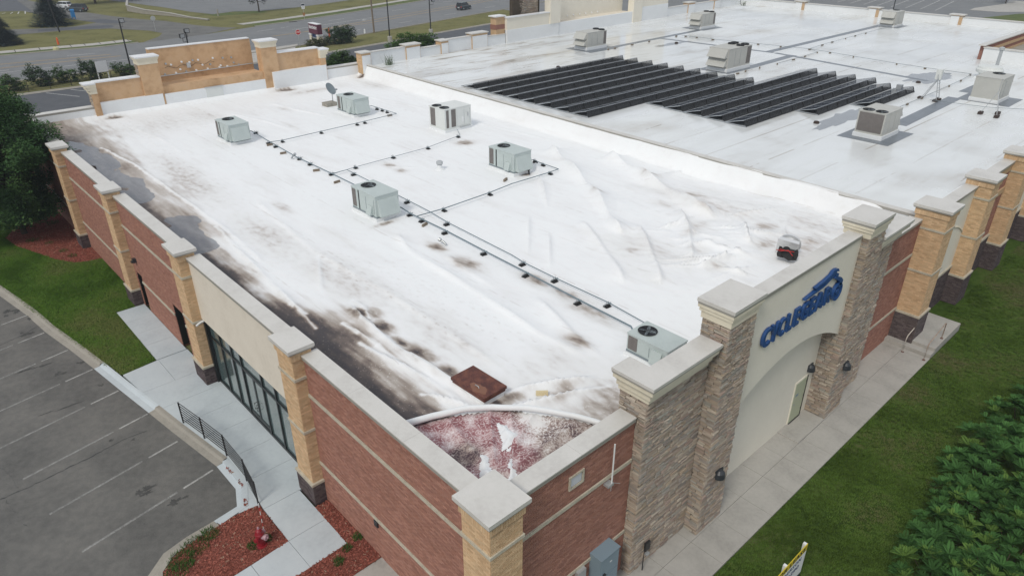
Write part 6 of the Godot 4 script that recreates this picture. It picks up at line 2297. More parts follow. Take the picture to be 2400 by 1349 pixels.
	fm.lathe([Vector2(.4, .0), Vector2(.16, .25), Vector2(.14, 1.9), Vector2(.24, 1.95), Vector2(.24, 2.15), Vector2(0, 2.25)], Transform3D(), 12)
	put(fm, "flue", "galvanized", s)
	var gk := thing("vent_stack", "curved gooseneck vent right of the round exhaust fan", "vent", Vector3(70.6, D2, -6.4))
	fm = MB.new()
	fm.tube([Vector3(0, 0, 0), Vector3(0, .5, 0), Vector3(.15, .7, .1), Vector3(.4, .7, .25), Vector3(.5, .5, .3)], .09, 8)
	put(fm, "pipe", "flashing", gk)
	# antenna frame and tripod
	var an := thing("antenna_mast", "galvanised ladder-like antenna frame on ballast blocks beyond the solar rows", "antenna", Vector3(54.1, D2, -9.0))
	fm = MB.new()
	for sx in [-.3, .3]:
		fm.tube([Vector3(sx, 0, .3), Vector3(sx * .6, 2.0, -.1)], .03)
		fm.tube([Vector3(sx, 0, -.9), Vector3(sx * .6, 1.6, -.1)], .03)
	for i in 5:
		fm.tube([Vector3(-.28, .3 + i * .35, .25 - i * .06), Vector3(.28, .3 + i * .35, .25 - i * .06)], .022)
	put(fm, "frame", "galvanized", an)
	boxp(Vector3(-.12, 1.6, -.3), Vector3(.2, 2.35, .1), "radio_box", "unit_white", an)
	for q in [[-.5, .2], [.2, .2], [-.2, -1.0]]:
		boxp(Vector3(q[0], 0, q[1] - .15), Vector3(q[0] + .45, .14, q[1] + .15), "ballast_block", "drain_iron", an)
	var tp := thing("antenna_mast", "thin tripod mast on ballast blocks in front of the single-fan unit", "antenna", Vector3(52.3, D2, -4.4))
	fm = MB.new()
	for a in [0.3, 2.4, 4.5]:
		fm.tube([Vector3(cos(a) * .7, .1, sin(a) * .7), Vector3(0, 1.7, 0)], .022)
	fm.tube([Vector3(0, 1.5, 0), Vector3(0, 2.6, 0)], .025)
	put(fm, "tripod", "galvanized", tp)
	for a in [0.3, 2.4, 4.5]:
		boxp(Vector3(cos(a) * .7 - .25, 0, sin(a) * .7 - .13), Vector3(cos(a) * .7 + .25, .18, sin(a) * .7 + .13), "ballast_block", "drain_iron", tp)
	var cb := MB.new()
	cb.box(Vector3(55.0, D2 + .05, -12.3), Vector3(55.4, D2 + .6, -11.9))
	tag(put(cb, "combiner_box", "galvanized", self), "small grey electrical box at the right ends of the solar rows", "electrical box")
	# weeds in the roof corners
	weeds("roof_weed", "clump of pale weeds growing in the solar roof's far left corner", Vector3(31.0, D2, -50.6), .55, 60, Color(.16, .20, .14), 1.2)
	weeds("roof_weed", "dark weeds in the back corner of the solar roof by the far parapet", Vector3(100.6, D2, -54.0), .5, 40, Color(.08, .10, .05), 1.0)

func weeds(called: String, label: String, at: Vector3, spread: float, count: int, col: Color, h: float) -> void:
	var m := MB.new()
	for i in count:
		var a := rng.randf() * TAU
		var r := sqrt(rng.randf()) * spread
		var b := at + Vector3(cos(a) * r, 0, sin(a) * r)
		var l := h * rng.randf_range(.4, 1.0)
		var d := Vector3(rng.randf_range(-.5, .5), 1, rng.randf_range(-.5, .5)).normalized()
		var s := d.cross(Vector3(cos(a), 0, sin(a))).normalized() * rng.randf_range(.012, .03)
		var k := rng.randf_range(.7, 1.3)
		m.col = Color(col.r * k, col.g * k, col.b * k)
		m.tri(b - s, b + d * l, b + s)
		for j in 3:
			var p := b + d * l * (.4 + .2 * j)
			var o := Vector3(rng.randf_range(-1, 1), rng.randf_range(-.1, .4), rng.randf_range(-1, 1)).normalized() * rng.randf_range(.06, .13)
			m.tri(p, p + o + s, p + o * .6 - s * 1.5)
	tag(put(m, called, "leaf", self), label, "plant")

# ---------------------------------------------------------------- fittings on the walls, street things
func wall_fittings() -> void:
	for q in [[9.5, 2.35, .93, "dark bronze wall lamp low on the nearer stone pier"], [19.15, 2.35, .93, "dark bronze wall lamp low on the farther stone pier"], [17.75, 2.45, .02, "dark bronze wall lamp over the green side door"]]:
		var t := thing("wall_lamp", q[3], "wall lamp", Vector3(q[0], q[1], q[2]), 0.0, "wall lamps on the sign side")
		var m := MB.new()
		var prof := [Vector2(.0, .32), Vector2(.1, .3), Vector2(.19, .2), Vector2(.22, .05), Vector2(.22, .0), Vector2(.0, .0)]
		for i in prof.size() - 1:
			for j in 10:
				var a := PI * j / 10
				var e := PI * (j + 1) / 10
				var p: Vector2 = prof[i]
				var w: Vector2 = prof[i + 1]
				m.quad(Vector3(cos(a) * p.x, p.y, sin(a) * p.x), Vector3(cos(e) * p.x, p.y, sin(e) * p.x), Vector3(cos(e) * w.x, w.y, sin(e) * w.x), Vector3(cos(a) * w.x, w.y, sin(a) * w.x))
		put(m, "hood", "lamp_bronze", t)
		boxp(Vector3(-.2, .0, -.05), Vector3(.2, .3, .02), "back_plate", "lamp_bronze", t)
	var t := thing("wall_lamp", "small dark lamp beside the far left doorway in the brick front", "wall lamp", Vector3(-.06, 3.0, -28.98), 0.0)
	boxp(Vector3(-.12, 0, -.12), Vector3(.06, .22, .12), "hood", "lamp_bronze", t)
	boxp(Vector3(-.2, .02, -.1), Vector3(-.12, .1, .1), "visor", "lamp_bronze", t)
	var cam := thing("security_camera", "white security camera at the corner above the shop front glass", "camera", Vector3(-.12, 3.4, -19.55))
	var m2 := MB.new()
	m2.tube([Vector3(.15, .05, 0), Vector3(-.05, .02, 0), Vector3(-.25, -.05, .05)], .05, 8)
	put(m2, "body", "white_paint", cam)
	# antenna on the side wall
	var an := thing("wall_antenna", "white rod antenna on a bracket on the brick wall beside the stone tower", "antenna", Vector3(4.52, 4.72, .15))
	m2 = MB.new()
	m2.tube([Vector3(0, 0, 0), Vector3(0, 1.45, 0)], .025, 8)
	put(m2, "rod", "white_paint", an)
	m2 = MB.new()
	m2.box(Vector3(-.2, -.08, -.15), Vector3(.05, .0, .05))
	m2.tube([Vector3(0, 0, 0), Vector3(.25, -.1, .12)], .008, 4)
	m2.tube([Vector3(0, 0, 0), Vector3(-.2, -.1, .14)], .008, 4)
	put(m2, "bracket", "galvanized", an)
	# electrical cabinet and meter
	var c := thing("electrical_cabinet", "blue-grey steel electrical cabinet against the brick wall by the stone tower", "cabinet", Vector3(4.3, 0, .25))
	boxp(Vector3(-.36, .05, -.25), Vector3(.5, 2.12, .2), "body", "cabinet", c)
	boxp(Vector3(-.38, 2.12, -.25), Vector3(.52, 2.15, .24), "top", "cabinet", c)
	boxp(Vector3(-.33, .1, .2), Vector3(.47, 1.32, .225), "lower_door", "cabinet", c)
	boxp(Vector3(-.33, 1.36, .2), Vector3(.47, 2.08, .225), "upper_door", "cabinet", c)
	boxp(Vector3(.05, 1.8, .225), Vector3(.14, 1.83, .23), "label", "white_paint", c)
	boxp(Vector3(-.25, 1.42, .225), Vector3(-.17, 1.5, .28), "latch", "black_metal", c)
	var me := thing("electric_meter", "grey meter box with round glass meter left of the cabinet", "meter", Vector3(3.45, 1.2, .05))
	boxp(Vector3(-.18, -.1, -.05), Vector3(.18, .65, .1), "box", "galvanized", me)
	m2 = MB.new()
	m2.lathe([Vector2(.09, .0), Vector2(.09, .1), Vector2(.06, .13), Vector2(0, .14)], Transform3D(Basis(Vector3.RIGHT, PI / 2), Vector3(.02, .18, .1)), 12)
	put(m2, "meter_glass", "tan_concrete", me)
	var ob := boxp(Vector3(2.1, 1.5, 0), Vector3(2.22, 1.7, .07), "outlet_box", "galvanized", self)
	tag(ob, "tiny outlet box on the brick wall left of the meter", "outlet box")
	var bx := boxp(Vector3(-.07, 1.55, -5.95), Vector3(.0, 1.8, -5.75), "outlet_box", "lamp_bronze", self)
	tag(bx, "small dark box on the front brick wall just under the string course", "outlet box")
	var fa := thing("hose_faucet", "pipe and hose faucet low on the stone tower", "faucet", Vector3(6.1, .1, .45))
	m2 = MB.new()
	m2.tube([Vector3(0, 0, .08), Vector3(.02, .5, .06), Vector3(.1, .8, .02), Vector3(.3, 1.0, .0)], .02, 6)
	put(m2, "pipe", "black_metal", fa)
	boxp(Vector3(.1, .75, -.02), Vector3(.34, 1.1, .06), "valve_box", "black_metal", fa)
	boxp(Vector3(.15, .55, .0), Vector3(.3, .62, .1), "spout", "galvanized", fa)

func railings() -> void:
	# front railing: bent, horizontal bars
	var t := thing("railing", "black horizontal-bar railing along the front pavement edge", "railing", Vector3(-2.0, .12, -14.5))
	var feet := [[-2.31, -17.65], [-2.04, -16.02], [-1.80, -14.34], [-1.82, -12.42], [-2.02, -11.0]]
	var pts := []
	for f in feet:
		pts.append(Vector3(f[0] + 2.0, 0, f[1] + 14.5))
	for i in pts.size():
		boxp(pts[i] + Vector3(-.025, -.1, -.025), pts[i] + Vector3(.025, 1.08, .025), "post", "black_metal", t)
	for i in pts.size() - 1:
		for k in 7:
			var y := .2 + k * .143
			if i == 3 and false:
				continue
			var m := MB.new()
			m.bar(pts[i] + Vector3(0, y, 0), pts[i + 1] + Vector3(0, y, 0), .02, .032)
			put(m, "bar", "black_metal", t)
	# handrails at the steps
	for q in [[1.08, "bent white handrail nearest the brick pier on the concrete steps", "rail_white"], [2.08, "bent rusty white handrail on the lawn side of the steps", "rail_rusty"]]:
		var h := thing("handrail", q[1], "handrail", Vector3(26.25, .1, q[0]), 0.0, "handrails at the concrete steps")
		var m := MB.new()
		m.tube([Vector3(0, 0, 0), Vector3(0, .8, 0), Vector3(.1, .92, 0), Vector3(1.95, 1.3, 0), Vector3(2.1, 1.25, 0), Vector3(2.12, .35, 0)], .024, 8)
		put(m, "rail", q[2], h)
		for x in [0.0, 2.12]:
			boxp(Vector3(x - .06, 0.0 if x < 1 else .35, -.06), Vector3(x + .06, .02 if x < 1 else .37, .06), "foot", "rust", h)

func hydrant() -> void:
	var t := thing("fire_hydrant", "red fire hydrant with faded caps standing in the red mulch", "fire hydrant", Vector3(-2.79, .11, -9.05), .6)
	var m := MB.new()
	m.lathe([Vector2(.19, .0), Vector2(.19, .05), Vector2(.135, .06), Vector2(.125, .5), Vector2(.155, .52), Vector2(.155, .58), Vector2(.14, .6), Vector2(.11, .72), Vector2(.05, .79), Vector2(.0, .8)], Transform3D(), 16)
	put(m, "barrel", "hydrant_red", t)
	m = MB.new()
	m.lathe([Vector2(.0, .88), Vector2(.03, .87), Vector2(.04, .78), Vector2(.06, .77)], Transform3D(), 6)
	put(m, "operating_nut", "hydrant_cap", t)
	for q in [[0.0, .09, .15], [PI * .5, .07, .13], [-PI * .5, .07, .13]]:
		m = MB.new()
		m.lathe([Vector2(q[1], .1), Vector2(q[1], q[2] + .06), Vector2(q[1] + .02, q[2] + .06), Vector2(q[1] + .02, q[2] + .12), Vector2(.03, q[2] + .13), Vector2(.03, q[2] + .17), Vector2(0, q[2] + .17)], Transform3D(Basis(Vector3.UP, q[0]) * Basis(Vector3.RIGHT, PI / 2), Vector3(0, .45, 0)), 10)
		put(m, "outlet_cap", "hydrant_cap" if q[0] >= 0 else "hydrant_red", t)
	var p := thing("marker_pole", "thin red and white banded hydrant marker pole", "marker pole", Vector3(-2.49, .1, -9.5))
	for i in 8:
		m = MB.new()
		m.tube([Vector3(.0, i * .19, i * .012), Vector3(.0, i * .19 + .19, i * .012 + .012)], .014, 6)
		put(m, "band", "white_paint" if i % 2 else "sign_red", p)

func lease_sign() -> void:
	var t := thing("lease_sign", "white and yellow LEASE sign on white posts in the side lawn", "sign", Vector3(8.6, .07, 4.35), 0.0)
	var ux := Vector3(1, 0, -.02).normalized()
	for x in [.42, -.8]:
		boxp(Vector3(x - .05, 0, -.06), Vector3(x + .05, 2.2, .04), "post", "white_paint", t)
	boxp(Vector3(-1.5, .95, .04), Vector3(.48, 1.92, .06), "board", "white_paint", t)
	boxp(Vector3(-1.5, 1.92, .04), Vector3(.48, 2.2, .06), "header", "yellow", t)
	boxp(Vector3(-1.5, .7, .04), Vector3(.48, .95, .06), "footer", "navy_dark", t)
	lettering("FOR LEASE", "lettering", "ink", t, Transform3D(Basis(), Vector3(-1.42, 1.97, .0605)), 1.8, .18, .004)
	lettering("ANDERSON", "lettering", "navy", t, Transform3D(Basis(), Vector3(-1.3, 1.68, .0605)), 1.5, .16, .004)
	lettering("752-3290", "lettering", "navy", t, Transform3D(Basis(), Vector3(-1.25, 1.4, .0605)), 1.4, .16, .004)

# ---------------------------------------------------------------- vegetation
func leaf_cluster(sd: int, leaves: int, size: float, leaf: float, flat := .5) -> ArrayMesh:
	# a small spray of leaf-shaped faces
	var r := RandomNumberGenerator.new()
	r.seed = sd
	var m := MB.new()
	for i in leaves:
		var p := Vector3(r.randf_range(-1, 1), r.randf_range(-1, 1) * flat, r.randf_range(-1, 1)) * size
		var d := Vector3(r.randf_range(-1, 1), r.randf_range(-.5, .4), r.randf_range(-1, 1)).normalized()
		var s := d.cross(Vector3(r.randf_range(-.4, .4), 1, r.randf_range(-.4, .4))).normalized()
		var l := leaf * r.randf_range(.7, 1.3)
		var k := r.randf_range(.75, 1.25)
		m.col = Color(k, k, k)
		m.quad(p, p + d * l * .5 + s * l * .25, p + d * l, p + d * l * .5 - s * l * .25)
	return m.mesh()

func pinnate(sd: int, fronds: int, len: float, pairs: int, droop: float, leafw: float, up0 := .15, up1 := .75) -> ArrayMesh:
	# a rosette of feather-shaped leaves
	var r := RandomNumberGenerator.new()
	r.seed = sd
	var m := MB.new()
	for f in fronds:
		var a := TAU * f / fronds + r.randf_range(-.25, .25)
		var up := r.randf_range(up0, up1)
		var dir := Vector3(cos(a), up, sin(a)).normalized()
		var side := dir.cross(Vector3.UP).normalized()
		var L2 := len * r.randf_range(.75, 1.15)
		var k := r.randf_range(.75, 1.25)
		for i in pairs:
			var t := (i + 1.0) / pairs
			var p := dir * L2 * t + Vector3(0, -droop * L2 * t * t, 0)
			var w := L2 * leafw * (1.0 - absf(t - .5) * .9)
			for s in [-1, 1]:
				var e: Vector3 = (side * s + dir * .45 + Vector3(0, -.18, 0)).normalized()
				var q := dir * L2 * .045
				var kk := k * r.randf_range(.85, 1.15)
				m.col = Color(kk, kk, kk)
				m.quad(p - q, p + e * w * .55 - q * .9, p + e * w, p + e * w * .5 + q * .9)
	return m.mesh()

func scatter_tree(called: String, label: String, at: Vector3, trunk_h: float, trunk_r: float, blobs: Array, cluster: ArrayMesh, per: int, cols: Array, scl: float, group := "", limbs := true) -> Node3D:
	# blobs: [offset, radii] ellipsoids that the foliage clumps fill
	var t := thing(called, label, "tree" if trunk_h > .8 else "shrub", at, 0.0, group)
	var tm := MB.new()
	tm.tube([Vector3(0, -.1, 0), Vector3(.03, trunk_h * .4, .02), Vector3(-.03, trunk_h, 0)], trunk_r, 8, trunk_r * .6)
	if limbs:
		for b in blobs:
			var p: Vector3 = b[0]
			tm.tube([Vector3(0, trunk_h * rng.randf_range(.6, .95), 0), p * .5 + Vector3(0, trunk_h * .3, 0), p], trunk_r * .35, 5, trunk_r * .1)
	put(tm, "trunk", "bark", t)
	var xf := []
	var col := []
	for b in blobs:
		var o: Vector3 = b[0]
		var R: Vector3 = b[1]
		for i in int(per * R.x * R.y * R.z):
			var d := Vector3(rng.randfn(), rng.randfn(), rng.randfn()).normalized() * pow(rng.randf(), .38)
			var p := o + d * R
			var s := scl * rng.randf_range(.7, 1.3)
			var bs := Basis(Vector3.UP, rng.randf() * TAU) * Basis(Vector3.RIGHT, rng.randf_range(-.35, .35))
			xf.append(Transform3D(bs.scaled(Vector3(s, s, s)), p))
			var c: Color = cols[rng.randi() % cols.size()]
			var k := rng.randf_range(.75, 1.25)
			col.append(Color(c.r * k, c.g * k, c.b * k))
	many("crown", cluster, xf, col, "leaf", t)
	return t

func spruce(label: String, at: Vector3, h: float, r: float, cols: Array) -> void:
	var t := thing("spruce_tree", label, "tree", at, 0.0, "blue spruces across the road")
	var tm := MB.new()
	tm.tube([Vector3(0, -.1, 0), Vector3(0, h * .9, 0)], .2, 7, .04)
	put(tm, "trunk", "bark", t)
	# a drooping fan of needles
	var r2 := RandomNumberGenerator.new()
	r2.seed = int(at.x * 10)
	var m := MB.new()
	for i in 46:
		var s := r2.randf()
		var y := r2.randf_range(-.12, .08)
		var w := (1.0 - s * .75) * .36
		var p := Vector3(s, -s * s * .28 + y, r2.randf_range(-w, w))
		var d := Vector3(.2 + r2.randf() * .1, r2.randf_range(-.06, .1), r2.randf_range(-.16, .16))
		var e := d.cross(Vector3.UP).normalized() * .03
		var k := r2.randf_range(.7, 1.3)
		m.col = Color(k, k, k)
		m.quad(p, p + d * .5 + e, p + d, p + d * .5 - e)
	var fan := m.mesh()
	var xf := []
	var col := []
	var n := 520
	for i in n:
		var y := pow(rng.randf(), .8)
		var rr := r * (1.0 - y) * rng.randf_range(.8, 1.12) + .15
		var a := rng.randf() * TAU
		var b := Basis(Vector3.UP, a) * Basis(Vector3.BACK, rng.randf_range(-.25, .1))
		var s := rr
		xf.append(Transform3D(b.scaled(Vector3(s, maxf(s * .8, .5), s)), Vector3(0, .35 + y * (h - .6), 0)))
		var c: Color = cols[rng.randi() % cols.size()]
		var k := rng.randf_range(.7, 1.3)
		col.append(Color(c.r * k, c.g * k, c.b * k))
	many("crown", fan, xf, col, "leaf", t)

func grass_tufts(called: String, label: String, pl: PackedVector2Array, density: float, y: float, cols: Array, h: float, avoid := []) -> void:
	var r2 := RandomNumberGenerator.new()
	r2.seed = called.length() + int(density)
	var m := MB.new()
	for i in 9:
		var a := r2.randf() * TAU
		var b := Vector3(r2.randf_range(-.07, .07), 0, r2.randf_range(-.07, .07))
		var d := Vector3(cos(a) * .035, r2.randf_range(.6, 1.0), sin(a) * .035)
		var s := Vector3(-sin(a), 0, cos(a)) * .014
		m.col = Color.WHITE * r2.randf_range(.8, 1.2)
		m.tri(b - s, b + d, b + s)
	var tuft := m.mesh()
	var lo := pl[0]
	var hi := pl[0]
	for p in pl:
		lo = lo.min(p)
		hi = hi.max(p)
	var f := FastNoiseLite.new()
	f.seed = 12
	f.frequency = .18
	f.fractal_octaves = 4
	var f3 := FastNoiseLite.new()
	f3.seed = 13
	f3.frequency = .05
	var xf := []
	var col := []
	for i in int((hi.x - lo.x) * (hi.y - lo.y) * density):
		var p := Vector2(r2.randf_range(lo.x, hi.x), r2.randf_range(lo.y, hi.y))
		if not in_poly(p, pl):
			continue
		var hit := false
		for q in avoid:
			if in_poly(p, q):
				hit = true
		if hit:
			continue
		var nn := f.get_noise_2d(p.x, p.y) + .5 * f3.get_noise_2d(p.x, p.y)
		var s := h * r2.randf_range(.6, 1.3)
		xf.append(Transform3D(Basis(Vector3.UP, r2.randf() * TAU).scaled(Vector3(1.5, s, 1.5)), Vector3(p.x, y, p.y)))
		var t := clampf(.5 + nn * .9 + r2.randf_range(-.2, .2), 0, .999) * (cols.size() - 1)
		var c: Color = cols[int(t)].lerp(cols[int(t) + 1], t - int(t))
		col.append(c)
	var o := many(called, tuft, xf, col, "leaf", self)
	tag(o, label, "grass")

func chips(called: String, label: String, pls: Array, density: float, y: float) -> void:
	var m := MB.new()
	m.obox(Transform3D(), Vector3(.085, .014, .026))
	var xf := []
	var col := []
	for pl in pls:
		var lo: Vector2 = pl[0]
		var hi: Vector2 = pl[0]
		for p in pl:
			lo = lo.min(p)
			hi = hi.max(p)
		for i in int((hi.x - lo.x) * (hi.y - lo.y) * density):
			var p := Vector2(rng.randf_range(lo.x, hi.x), rng.randf_range(lo.y, hi.y))
			if not in_poly(p, pl):
				continue
			var b := Basis(Vector3.UP, rng.randf() * TAU) * Basis(Vector3.BACK, rng.randf_range(-.5, .5)) * Basis(Vector3.RIGHT, rng.randf_range(-.6, .6))
			var s := rng.randf_range(.5, 1.25)
			xf.append(Transform3D(b.scaled(Vector3(s, s, s)), Vector3(p.x, y + rng.randf() * .02, p.y)))
			var k := rng.randf_range(.5, 1.4)
			var c := Color(.27 * k, .092 * k, .068 * k)
			if rng.randf() < .04:
				c = Color(.36, .25, .18)
			col.append(c)
	tag(many(called, m.mesh(), xf, col, "leafy", self), label, "mulch")

func greenery() -> void:
	var LAWN := [Color(.055, .11, .016), Color(.075, .15, .022), Color(.10, .19, .03), Color(.125, .2, .04), Color(.16, .19, .06)]
	var bed3 := poly([[.1, -37.6], [-.2, -37.85], [-.9, -37.95], [-1.5, -38.3], [-2.2, -39.6], [-3.0, -41.9], [-3.6, -43.6], [-3.85, -45.6], [-3.2, -46.8], [-2.1, -48.3], [-.8, -49.5], [.1, -49.6]])
	grass_tufts("lawn_grass", "short green grass between the car park kerb and the brick front", poly([[-.05, -29.8], [-1.56, -29.85], [-1.58, -23.55], [-3.1, -23.35], [-3.5, -25], [-4.0, -28], [-4.4, -30.5], [-5.2, -35.7], [-6.2, -41.5], [-7.1, -47.5], [-7.5, -55], [-.05, -55]]), 190, .1, LAWN, .055, [bed3])
	grass_tufts("lawn_grass", "dark green grass of the side lawn by the sign wall", poly([[3, 2.34], [30.75, 2.34], [30.75, 1.2], [62, 1.1], [62, 7.5], [8, 7.2]]), 110, .07, [Color(.045, .075, .014), Color(.06, .10, .018), Color(.08, .14, .026), Color(.095, .125, .036), Color(.125, .125, .055)], .05)
	chips("mulch", "red wood mulch in the beds beside the brick front", [poly([[-2.03, -10.9], [-2.03, -8.58], [-6.2, -8.38], [-6.05, -9.4], [-5.7, -10.2], [-5.1, -10.7], [-4.2, -10.9], [-2.76, -11.02]]), poly([[.0, -9.4], [-.56, -9.4], [-.56, -7.13], [-4.4, -7.0], [-4.4, -5.82], [.0, -5.82]]), bed3, poly([[-2.12, -13.7], [-2.03, -13.7], [-2.02, -13.2], [-2.1, -13.2]]), poly([[-2.1, -12.7], [-2.02, -12.7], [-2.03, -12.2], [-2.13, -12.2]]), poly([[-2.3, -11.6], [-2.2, -11.6], [-2.35, -11.15], [-2.5, -11.2]])], 430, .115)
	# weeds in and beside the mulch
	var k := 0
	for q in [[-3.95, -10.75, .35, "grass clump at the kerb corner of the mulch bed"], [-4.5, -10.55, .5, "long grass patch along the curved kerb"], [-5.1, -10.3, .45, "grass patch farther along the curved kerb"], [-5.4, -9.9, .4, "grass patch at the bottom left of the mulch bed"], [-4.95, -9.95, .2, "small stray grass tuft inside the mulch bed"], [-3.0, -9.2, .22, "weed clump left of the fire hydrant"], [-2.55, -9.2, .2, "weed clump right of the fire hydrant"], [-.15, -7.1, .22, "weed at the foot of the brick wall"], [-.7, -6.9, .17, "weed by the pavement corner"], [-1.2, -6.6, .2, "weed in the near mulch strip"]]:
		weed_clump(q[3], Vector3(q[0], .11, q[1]), q[2], int(900 * q[2]))
	for q in [[-1.3, -39.4, .28, "small plant at the front of the tree bed"], [-1.5, -40.6, .3, "second small plant in the tree bed"], [-1.9, -42.6, .26, "pale small plant in the middle of the tree bed"], [-.9, -46.4, .5, "low green plant against the wall in the tree bed"], [-2.6, -43.9, .4, "low plant at the left of the tree bed"]]:
		weed_clump(q[3], Vector3(q[0], .12, q[1]), q[2], int(300 * q[2]))
	# the big tree by the corner of the building
	var fine := leaf_cluster(31, 64, .36, .15, .7)
	var blobs := []
	var r3 := RandomNumberGenerator.new()
	r3.seed = 202
	for i in 92:
		var a := r3.randf() * TAU
		var y := r3.randf()
		var R := 4.0 * sin(PI * clampf(.16 + y * .78, 0, 1)) * sqrt(r3.randf_range(.15, 1.0))
		blobs.append([Vector3(cos(a) * R - .4, 1.5 + y * 8.2, sin(a) * R), Vector3(r3.randf_range(.7, 1.2), r3.randf_range(.5, .95), r3.randf_range(.7, 1.2))])
	scatter_tree("locust_tree", "large feathery green tree overhanging the left end of the roof", Vector3(-2.75, .1, -45.6), 4.6, .2, blobs, fine, 62, [Color(.06, .125, .045), Color(.078, .155, .054), Color(.098, .18, .062), Color(.048, .1, .038)], 1.05)
	# sumac thicket on the side lawn
	var ros := []
	for i in 3:
		ros.append(pinnate(50 + i, 10, .46, 13, .42, .22, .25, 2.2))
	var si := 0
	var where := ["at the thicket's near left corner", "second along the thicket's lawn edge", "third along the thicket's lawn edge", "fourth along the thicket's lawn edge", "fifth along the thicket's lawn edge", "sixth along the thicket's lawn edge", "at the thicket's far lawn edge"]
	for p in [[12.6, 7.2], [14.4, 7.0], [16.3, 6.9], [18.6, 6.6], [20.8, 6.6], [23.4, 6.8], [26.0, 7.2], [13.0, 8.8], [15.4, 8.7], [17.9, 8.5], [20.4, 8.4], [22.9, 8.6], [11.4, 8.4], [25.4, 8.8], [14.2, 10.2], [16.8, 10.2], [19.4, 10.0], [28.5, 8.2], [22.0, 10.2], [9.9, 9.2]]:
		var t := thing("sumac_shrub", ("leafy green sumac bush %s" % where[si]) if si < 7 else "leafy green sumac bush inside the thicket, %s counted from its near end" % ORD[si - 7], "shrub", Vector3(p[0], .07, p[1]), rng.randf() * TAU, "sumac thicket on the side lawn")
		var h := rng.randf_range(1.3, 2.0) * (1.0 if si < 7 else 1.25)
		var xf := []
		var col := []
		var sm := MB.new()
		for i in 66:
			var a := rng.randf() * TAU
			var R := sqrt(rng.randf()) * 1.15
			var y := h * (1.0 - .45 * R / 1.15) * rng.randf_range(.45, 1.05)
			var s := rng.randf_range(.55, 1.2)
			xf.append(Transform3D((Basis(Vector3(-sin(a), 0, cos(a)), -.25 * R) * Basis(Vector3.UP, rng.randf() * TAU)).scaled(Vector3(s, s, s)), Vector3(cos(a) * R, y, sin(a) * R)))
			var g := rng.randf_range(.65, 1.35)
			col.append(Color(.062 * g, .145 * g, .042 * g) if rng.randf() > .15 else Color(.12, .21, .05))
			if i < 7:
				sm.tube([Vector3(cos(a) * .2, -.1, sin(a) * .2), Vector3(cos(a) * R * .6, y * .6, sin(a) * R * .6), Vector3(cos(a) * R, y, sin(a) * R)], .025, 5, .012)
		put(sm, "stem", "bark", t)
		many("crown", ros[si % 3], xf, col, "leaf", t)
		si += 1
	# ---- beyond the building
	var lc := leaf_cluster(71, 26, .34, .26)
	var G1 := [Color(.045, .085, .025), Color(.06, .11, .03), Color(.075, .13, .036), Color(.035, .065, .02)]
	var DK := [Color(.03, .055, .022), Color(.04, .075, .028), Color(.05, .085, .03)]
	var ro := []
	# bushes in the roadside strip behind the left end of the building
	var ri := 0
	for q in [[2, -99, 2.2, "leftmost roadside bush behind the big tree"], [6, -98, 2.0, "second roadside bush behind the big tree"], [9.5, -98.5, 2.4, "taller roadside bush left of the blank white sign"], [12.6, -99, 1.9, "low roadside bush left of the blank white sign"], [15.5, -98.5, 2.3, "roadside bush just left of the blank white sign"], [19.5, -98.5, 1.6, "roadside bush just right of the blank white sign"], [23, -98, 1.2, "low roadside bush by the lamp post"]]:
		var R: float = q[2]
		scatter_tree("roadside_bush", q[3], Vector3(q[0], 0, q[1]), .6, .08, [[Vector3(0, R * .5, 0), Vector3(1.4, R * .55, 1.1)], [Vector3(.9, R * .4, .3), Vector3(.9, R * .4, .8)], [Vector3(-.8, R * .7, -.2), Vector3(.7, R * .5, .6)]], lc, 55, G1 if ri % 2 else DK, .8, "bushes along the roadside strip", false)
		ri += 1
	scatter_tree("shrub", "rounded green bush behind the back wall's left end", Vector3(7.6, 0, -66), .6, .1, [[Vector3(0, 1.4, 0), Vector3(1.8, 1.5, 1.5)], [Vector3(1.8, 1.2, .2), Vector3(1.3, 1.2, 1.2)]], lc, 50, G1, .8, "", false)
	scatter_tree("small_tree", "bright green tree behind the right end of the tan tower", Vector3(32.3, 0, -62.5), 2.6, .12, [[Vector3(0, 4.6, 0), Vector3(1.8, 1.4, 1.6)], [Vector3(1.3, 4.2, .4), Vector3(1.3, 1.2, 1.3)], [Vector3(-1.2, 4.2, 0), Vector3(1.3, 1.3, 1.3)], [Vector3(.3, 5.5, .1), Vector3(1.1, .8, 1.0)]], lc, 60, G1, .8)
	scatter_tree("small_tree", "bright green tree behind the white parapet left of the cream pier", Vector3(46.4, 0, -70), 2.6, .12, [[Vector3(0, 4.6, 0), Vector3(2.0, 1.3, 1.6)], [Vector3(2.0, 4.5, .4), Vector3(1.8, 1.2, 1.3)], [Vector3(-2.0, 4.0, 0), Vector3(1.4, 1.0, 1.3)], [Vector3(3.8, 4.4, .1), Vector3(1.3, 1.1, 1.2)]], lc, 55, [Color(.06, .12, .03), Color(.075, .14, .034), Color(.09, .16, .045)], .85)
	scatter_tree("shrub", "dark clipped bush right of the maroon monument sign", Vector3(55.0, 0, -102.5), .5, .1, [[Vector3(0, 1.2, 0), Vector3(2.6, 1.6, 2.0)], [Vector3(1.5, 1.3, .2), Vector3(1.8, 1.5, 1.5)]], lc, 40, DK, .8, "", false)
	scatter_tree("shrub", "low brownish bush in front of the monument sign", Vector3(50.6, 0, -102.2), .3, .08, [[Vector3(0, .6, 0), Vector3(2.2, .8, 1.3)]], lc, 70, [Color(.08, .08, .03), Color(.06, .075, .03)], .7, "", false)
	spruce("tall blue spruce by the side street at the top left", Vector3(24.8, 0, -160.5), 8.5, 3.9, [Color(.035, .06, .055), Color(.05, .075, .068), Color(.028, .046, .04)])
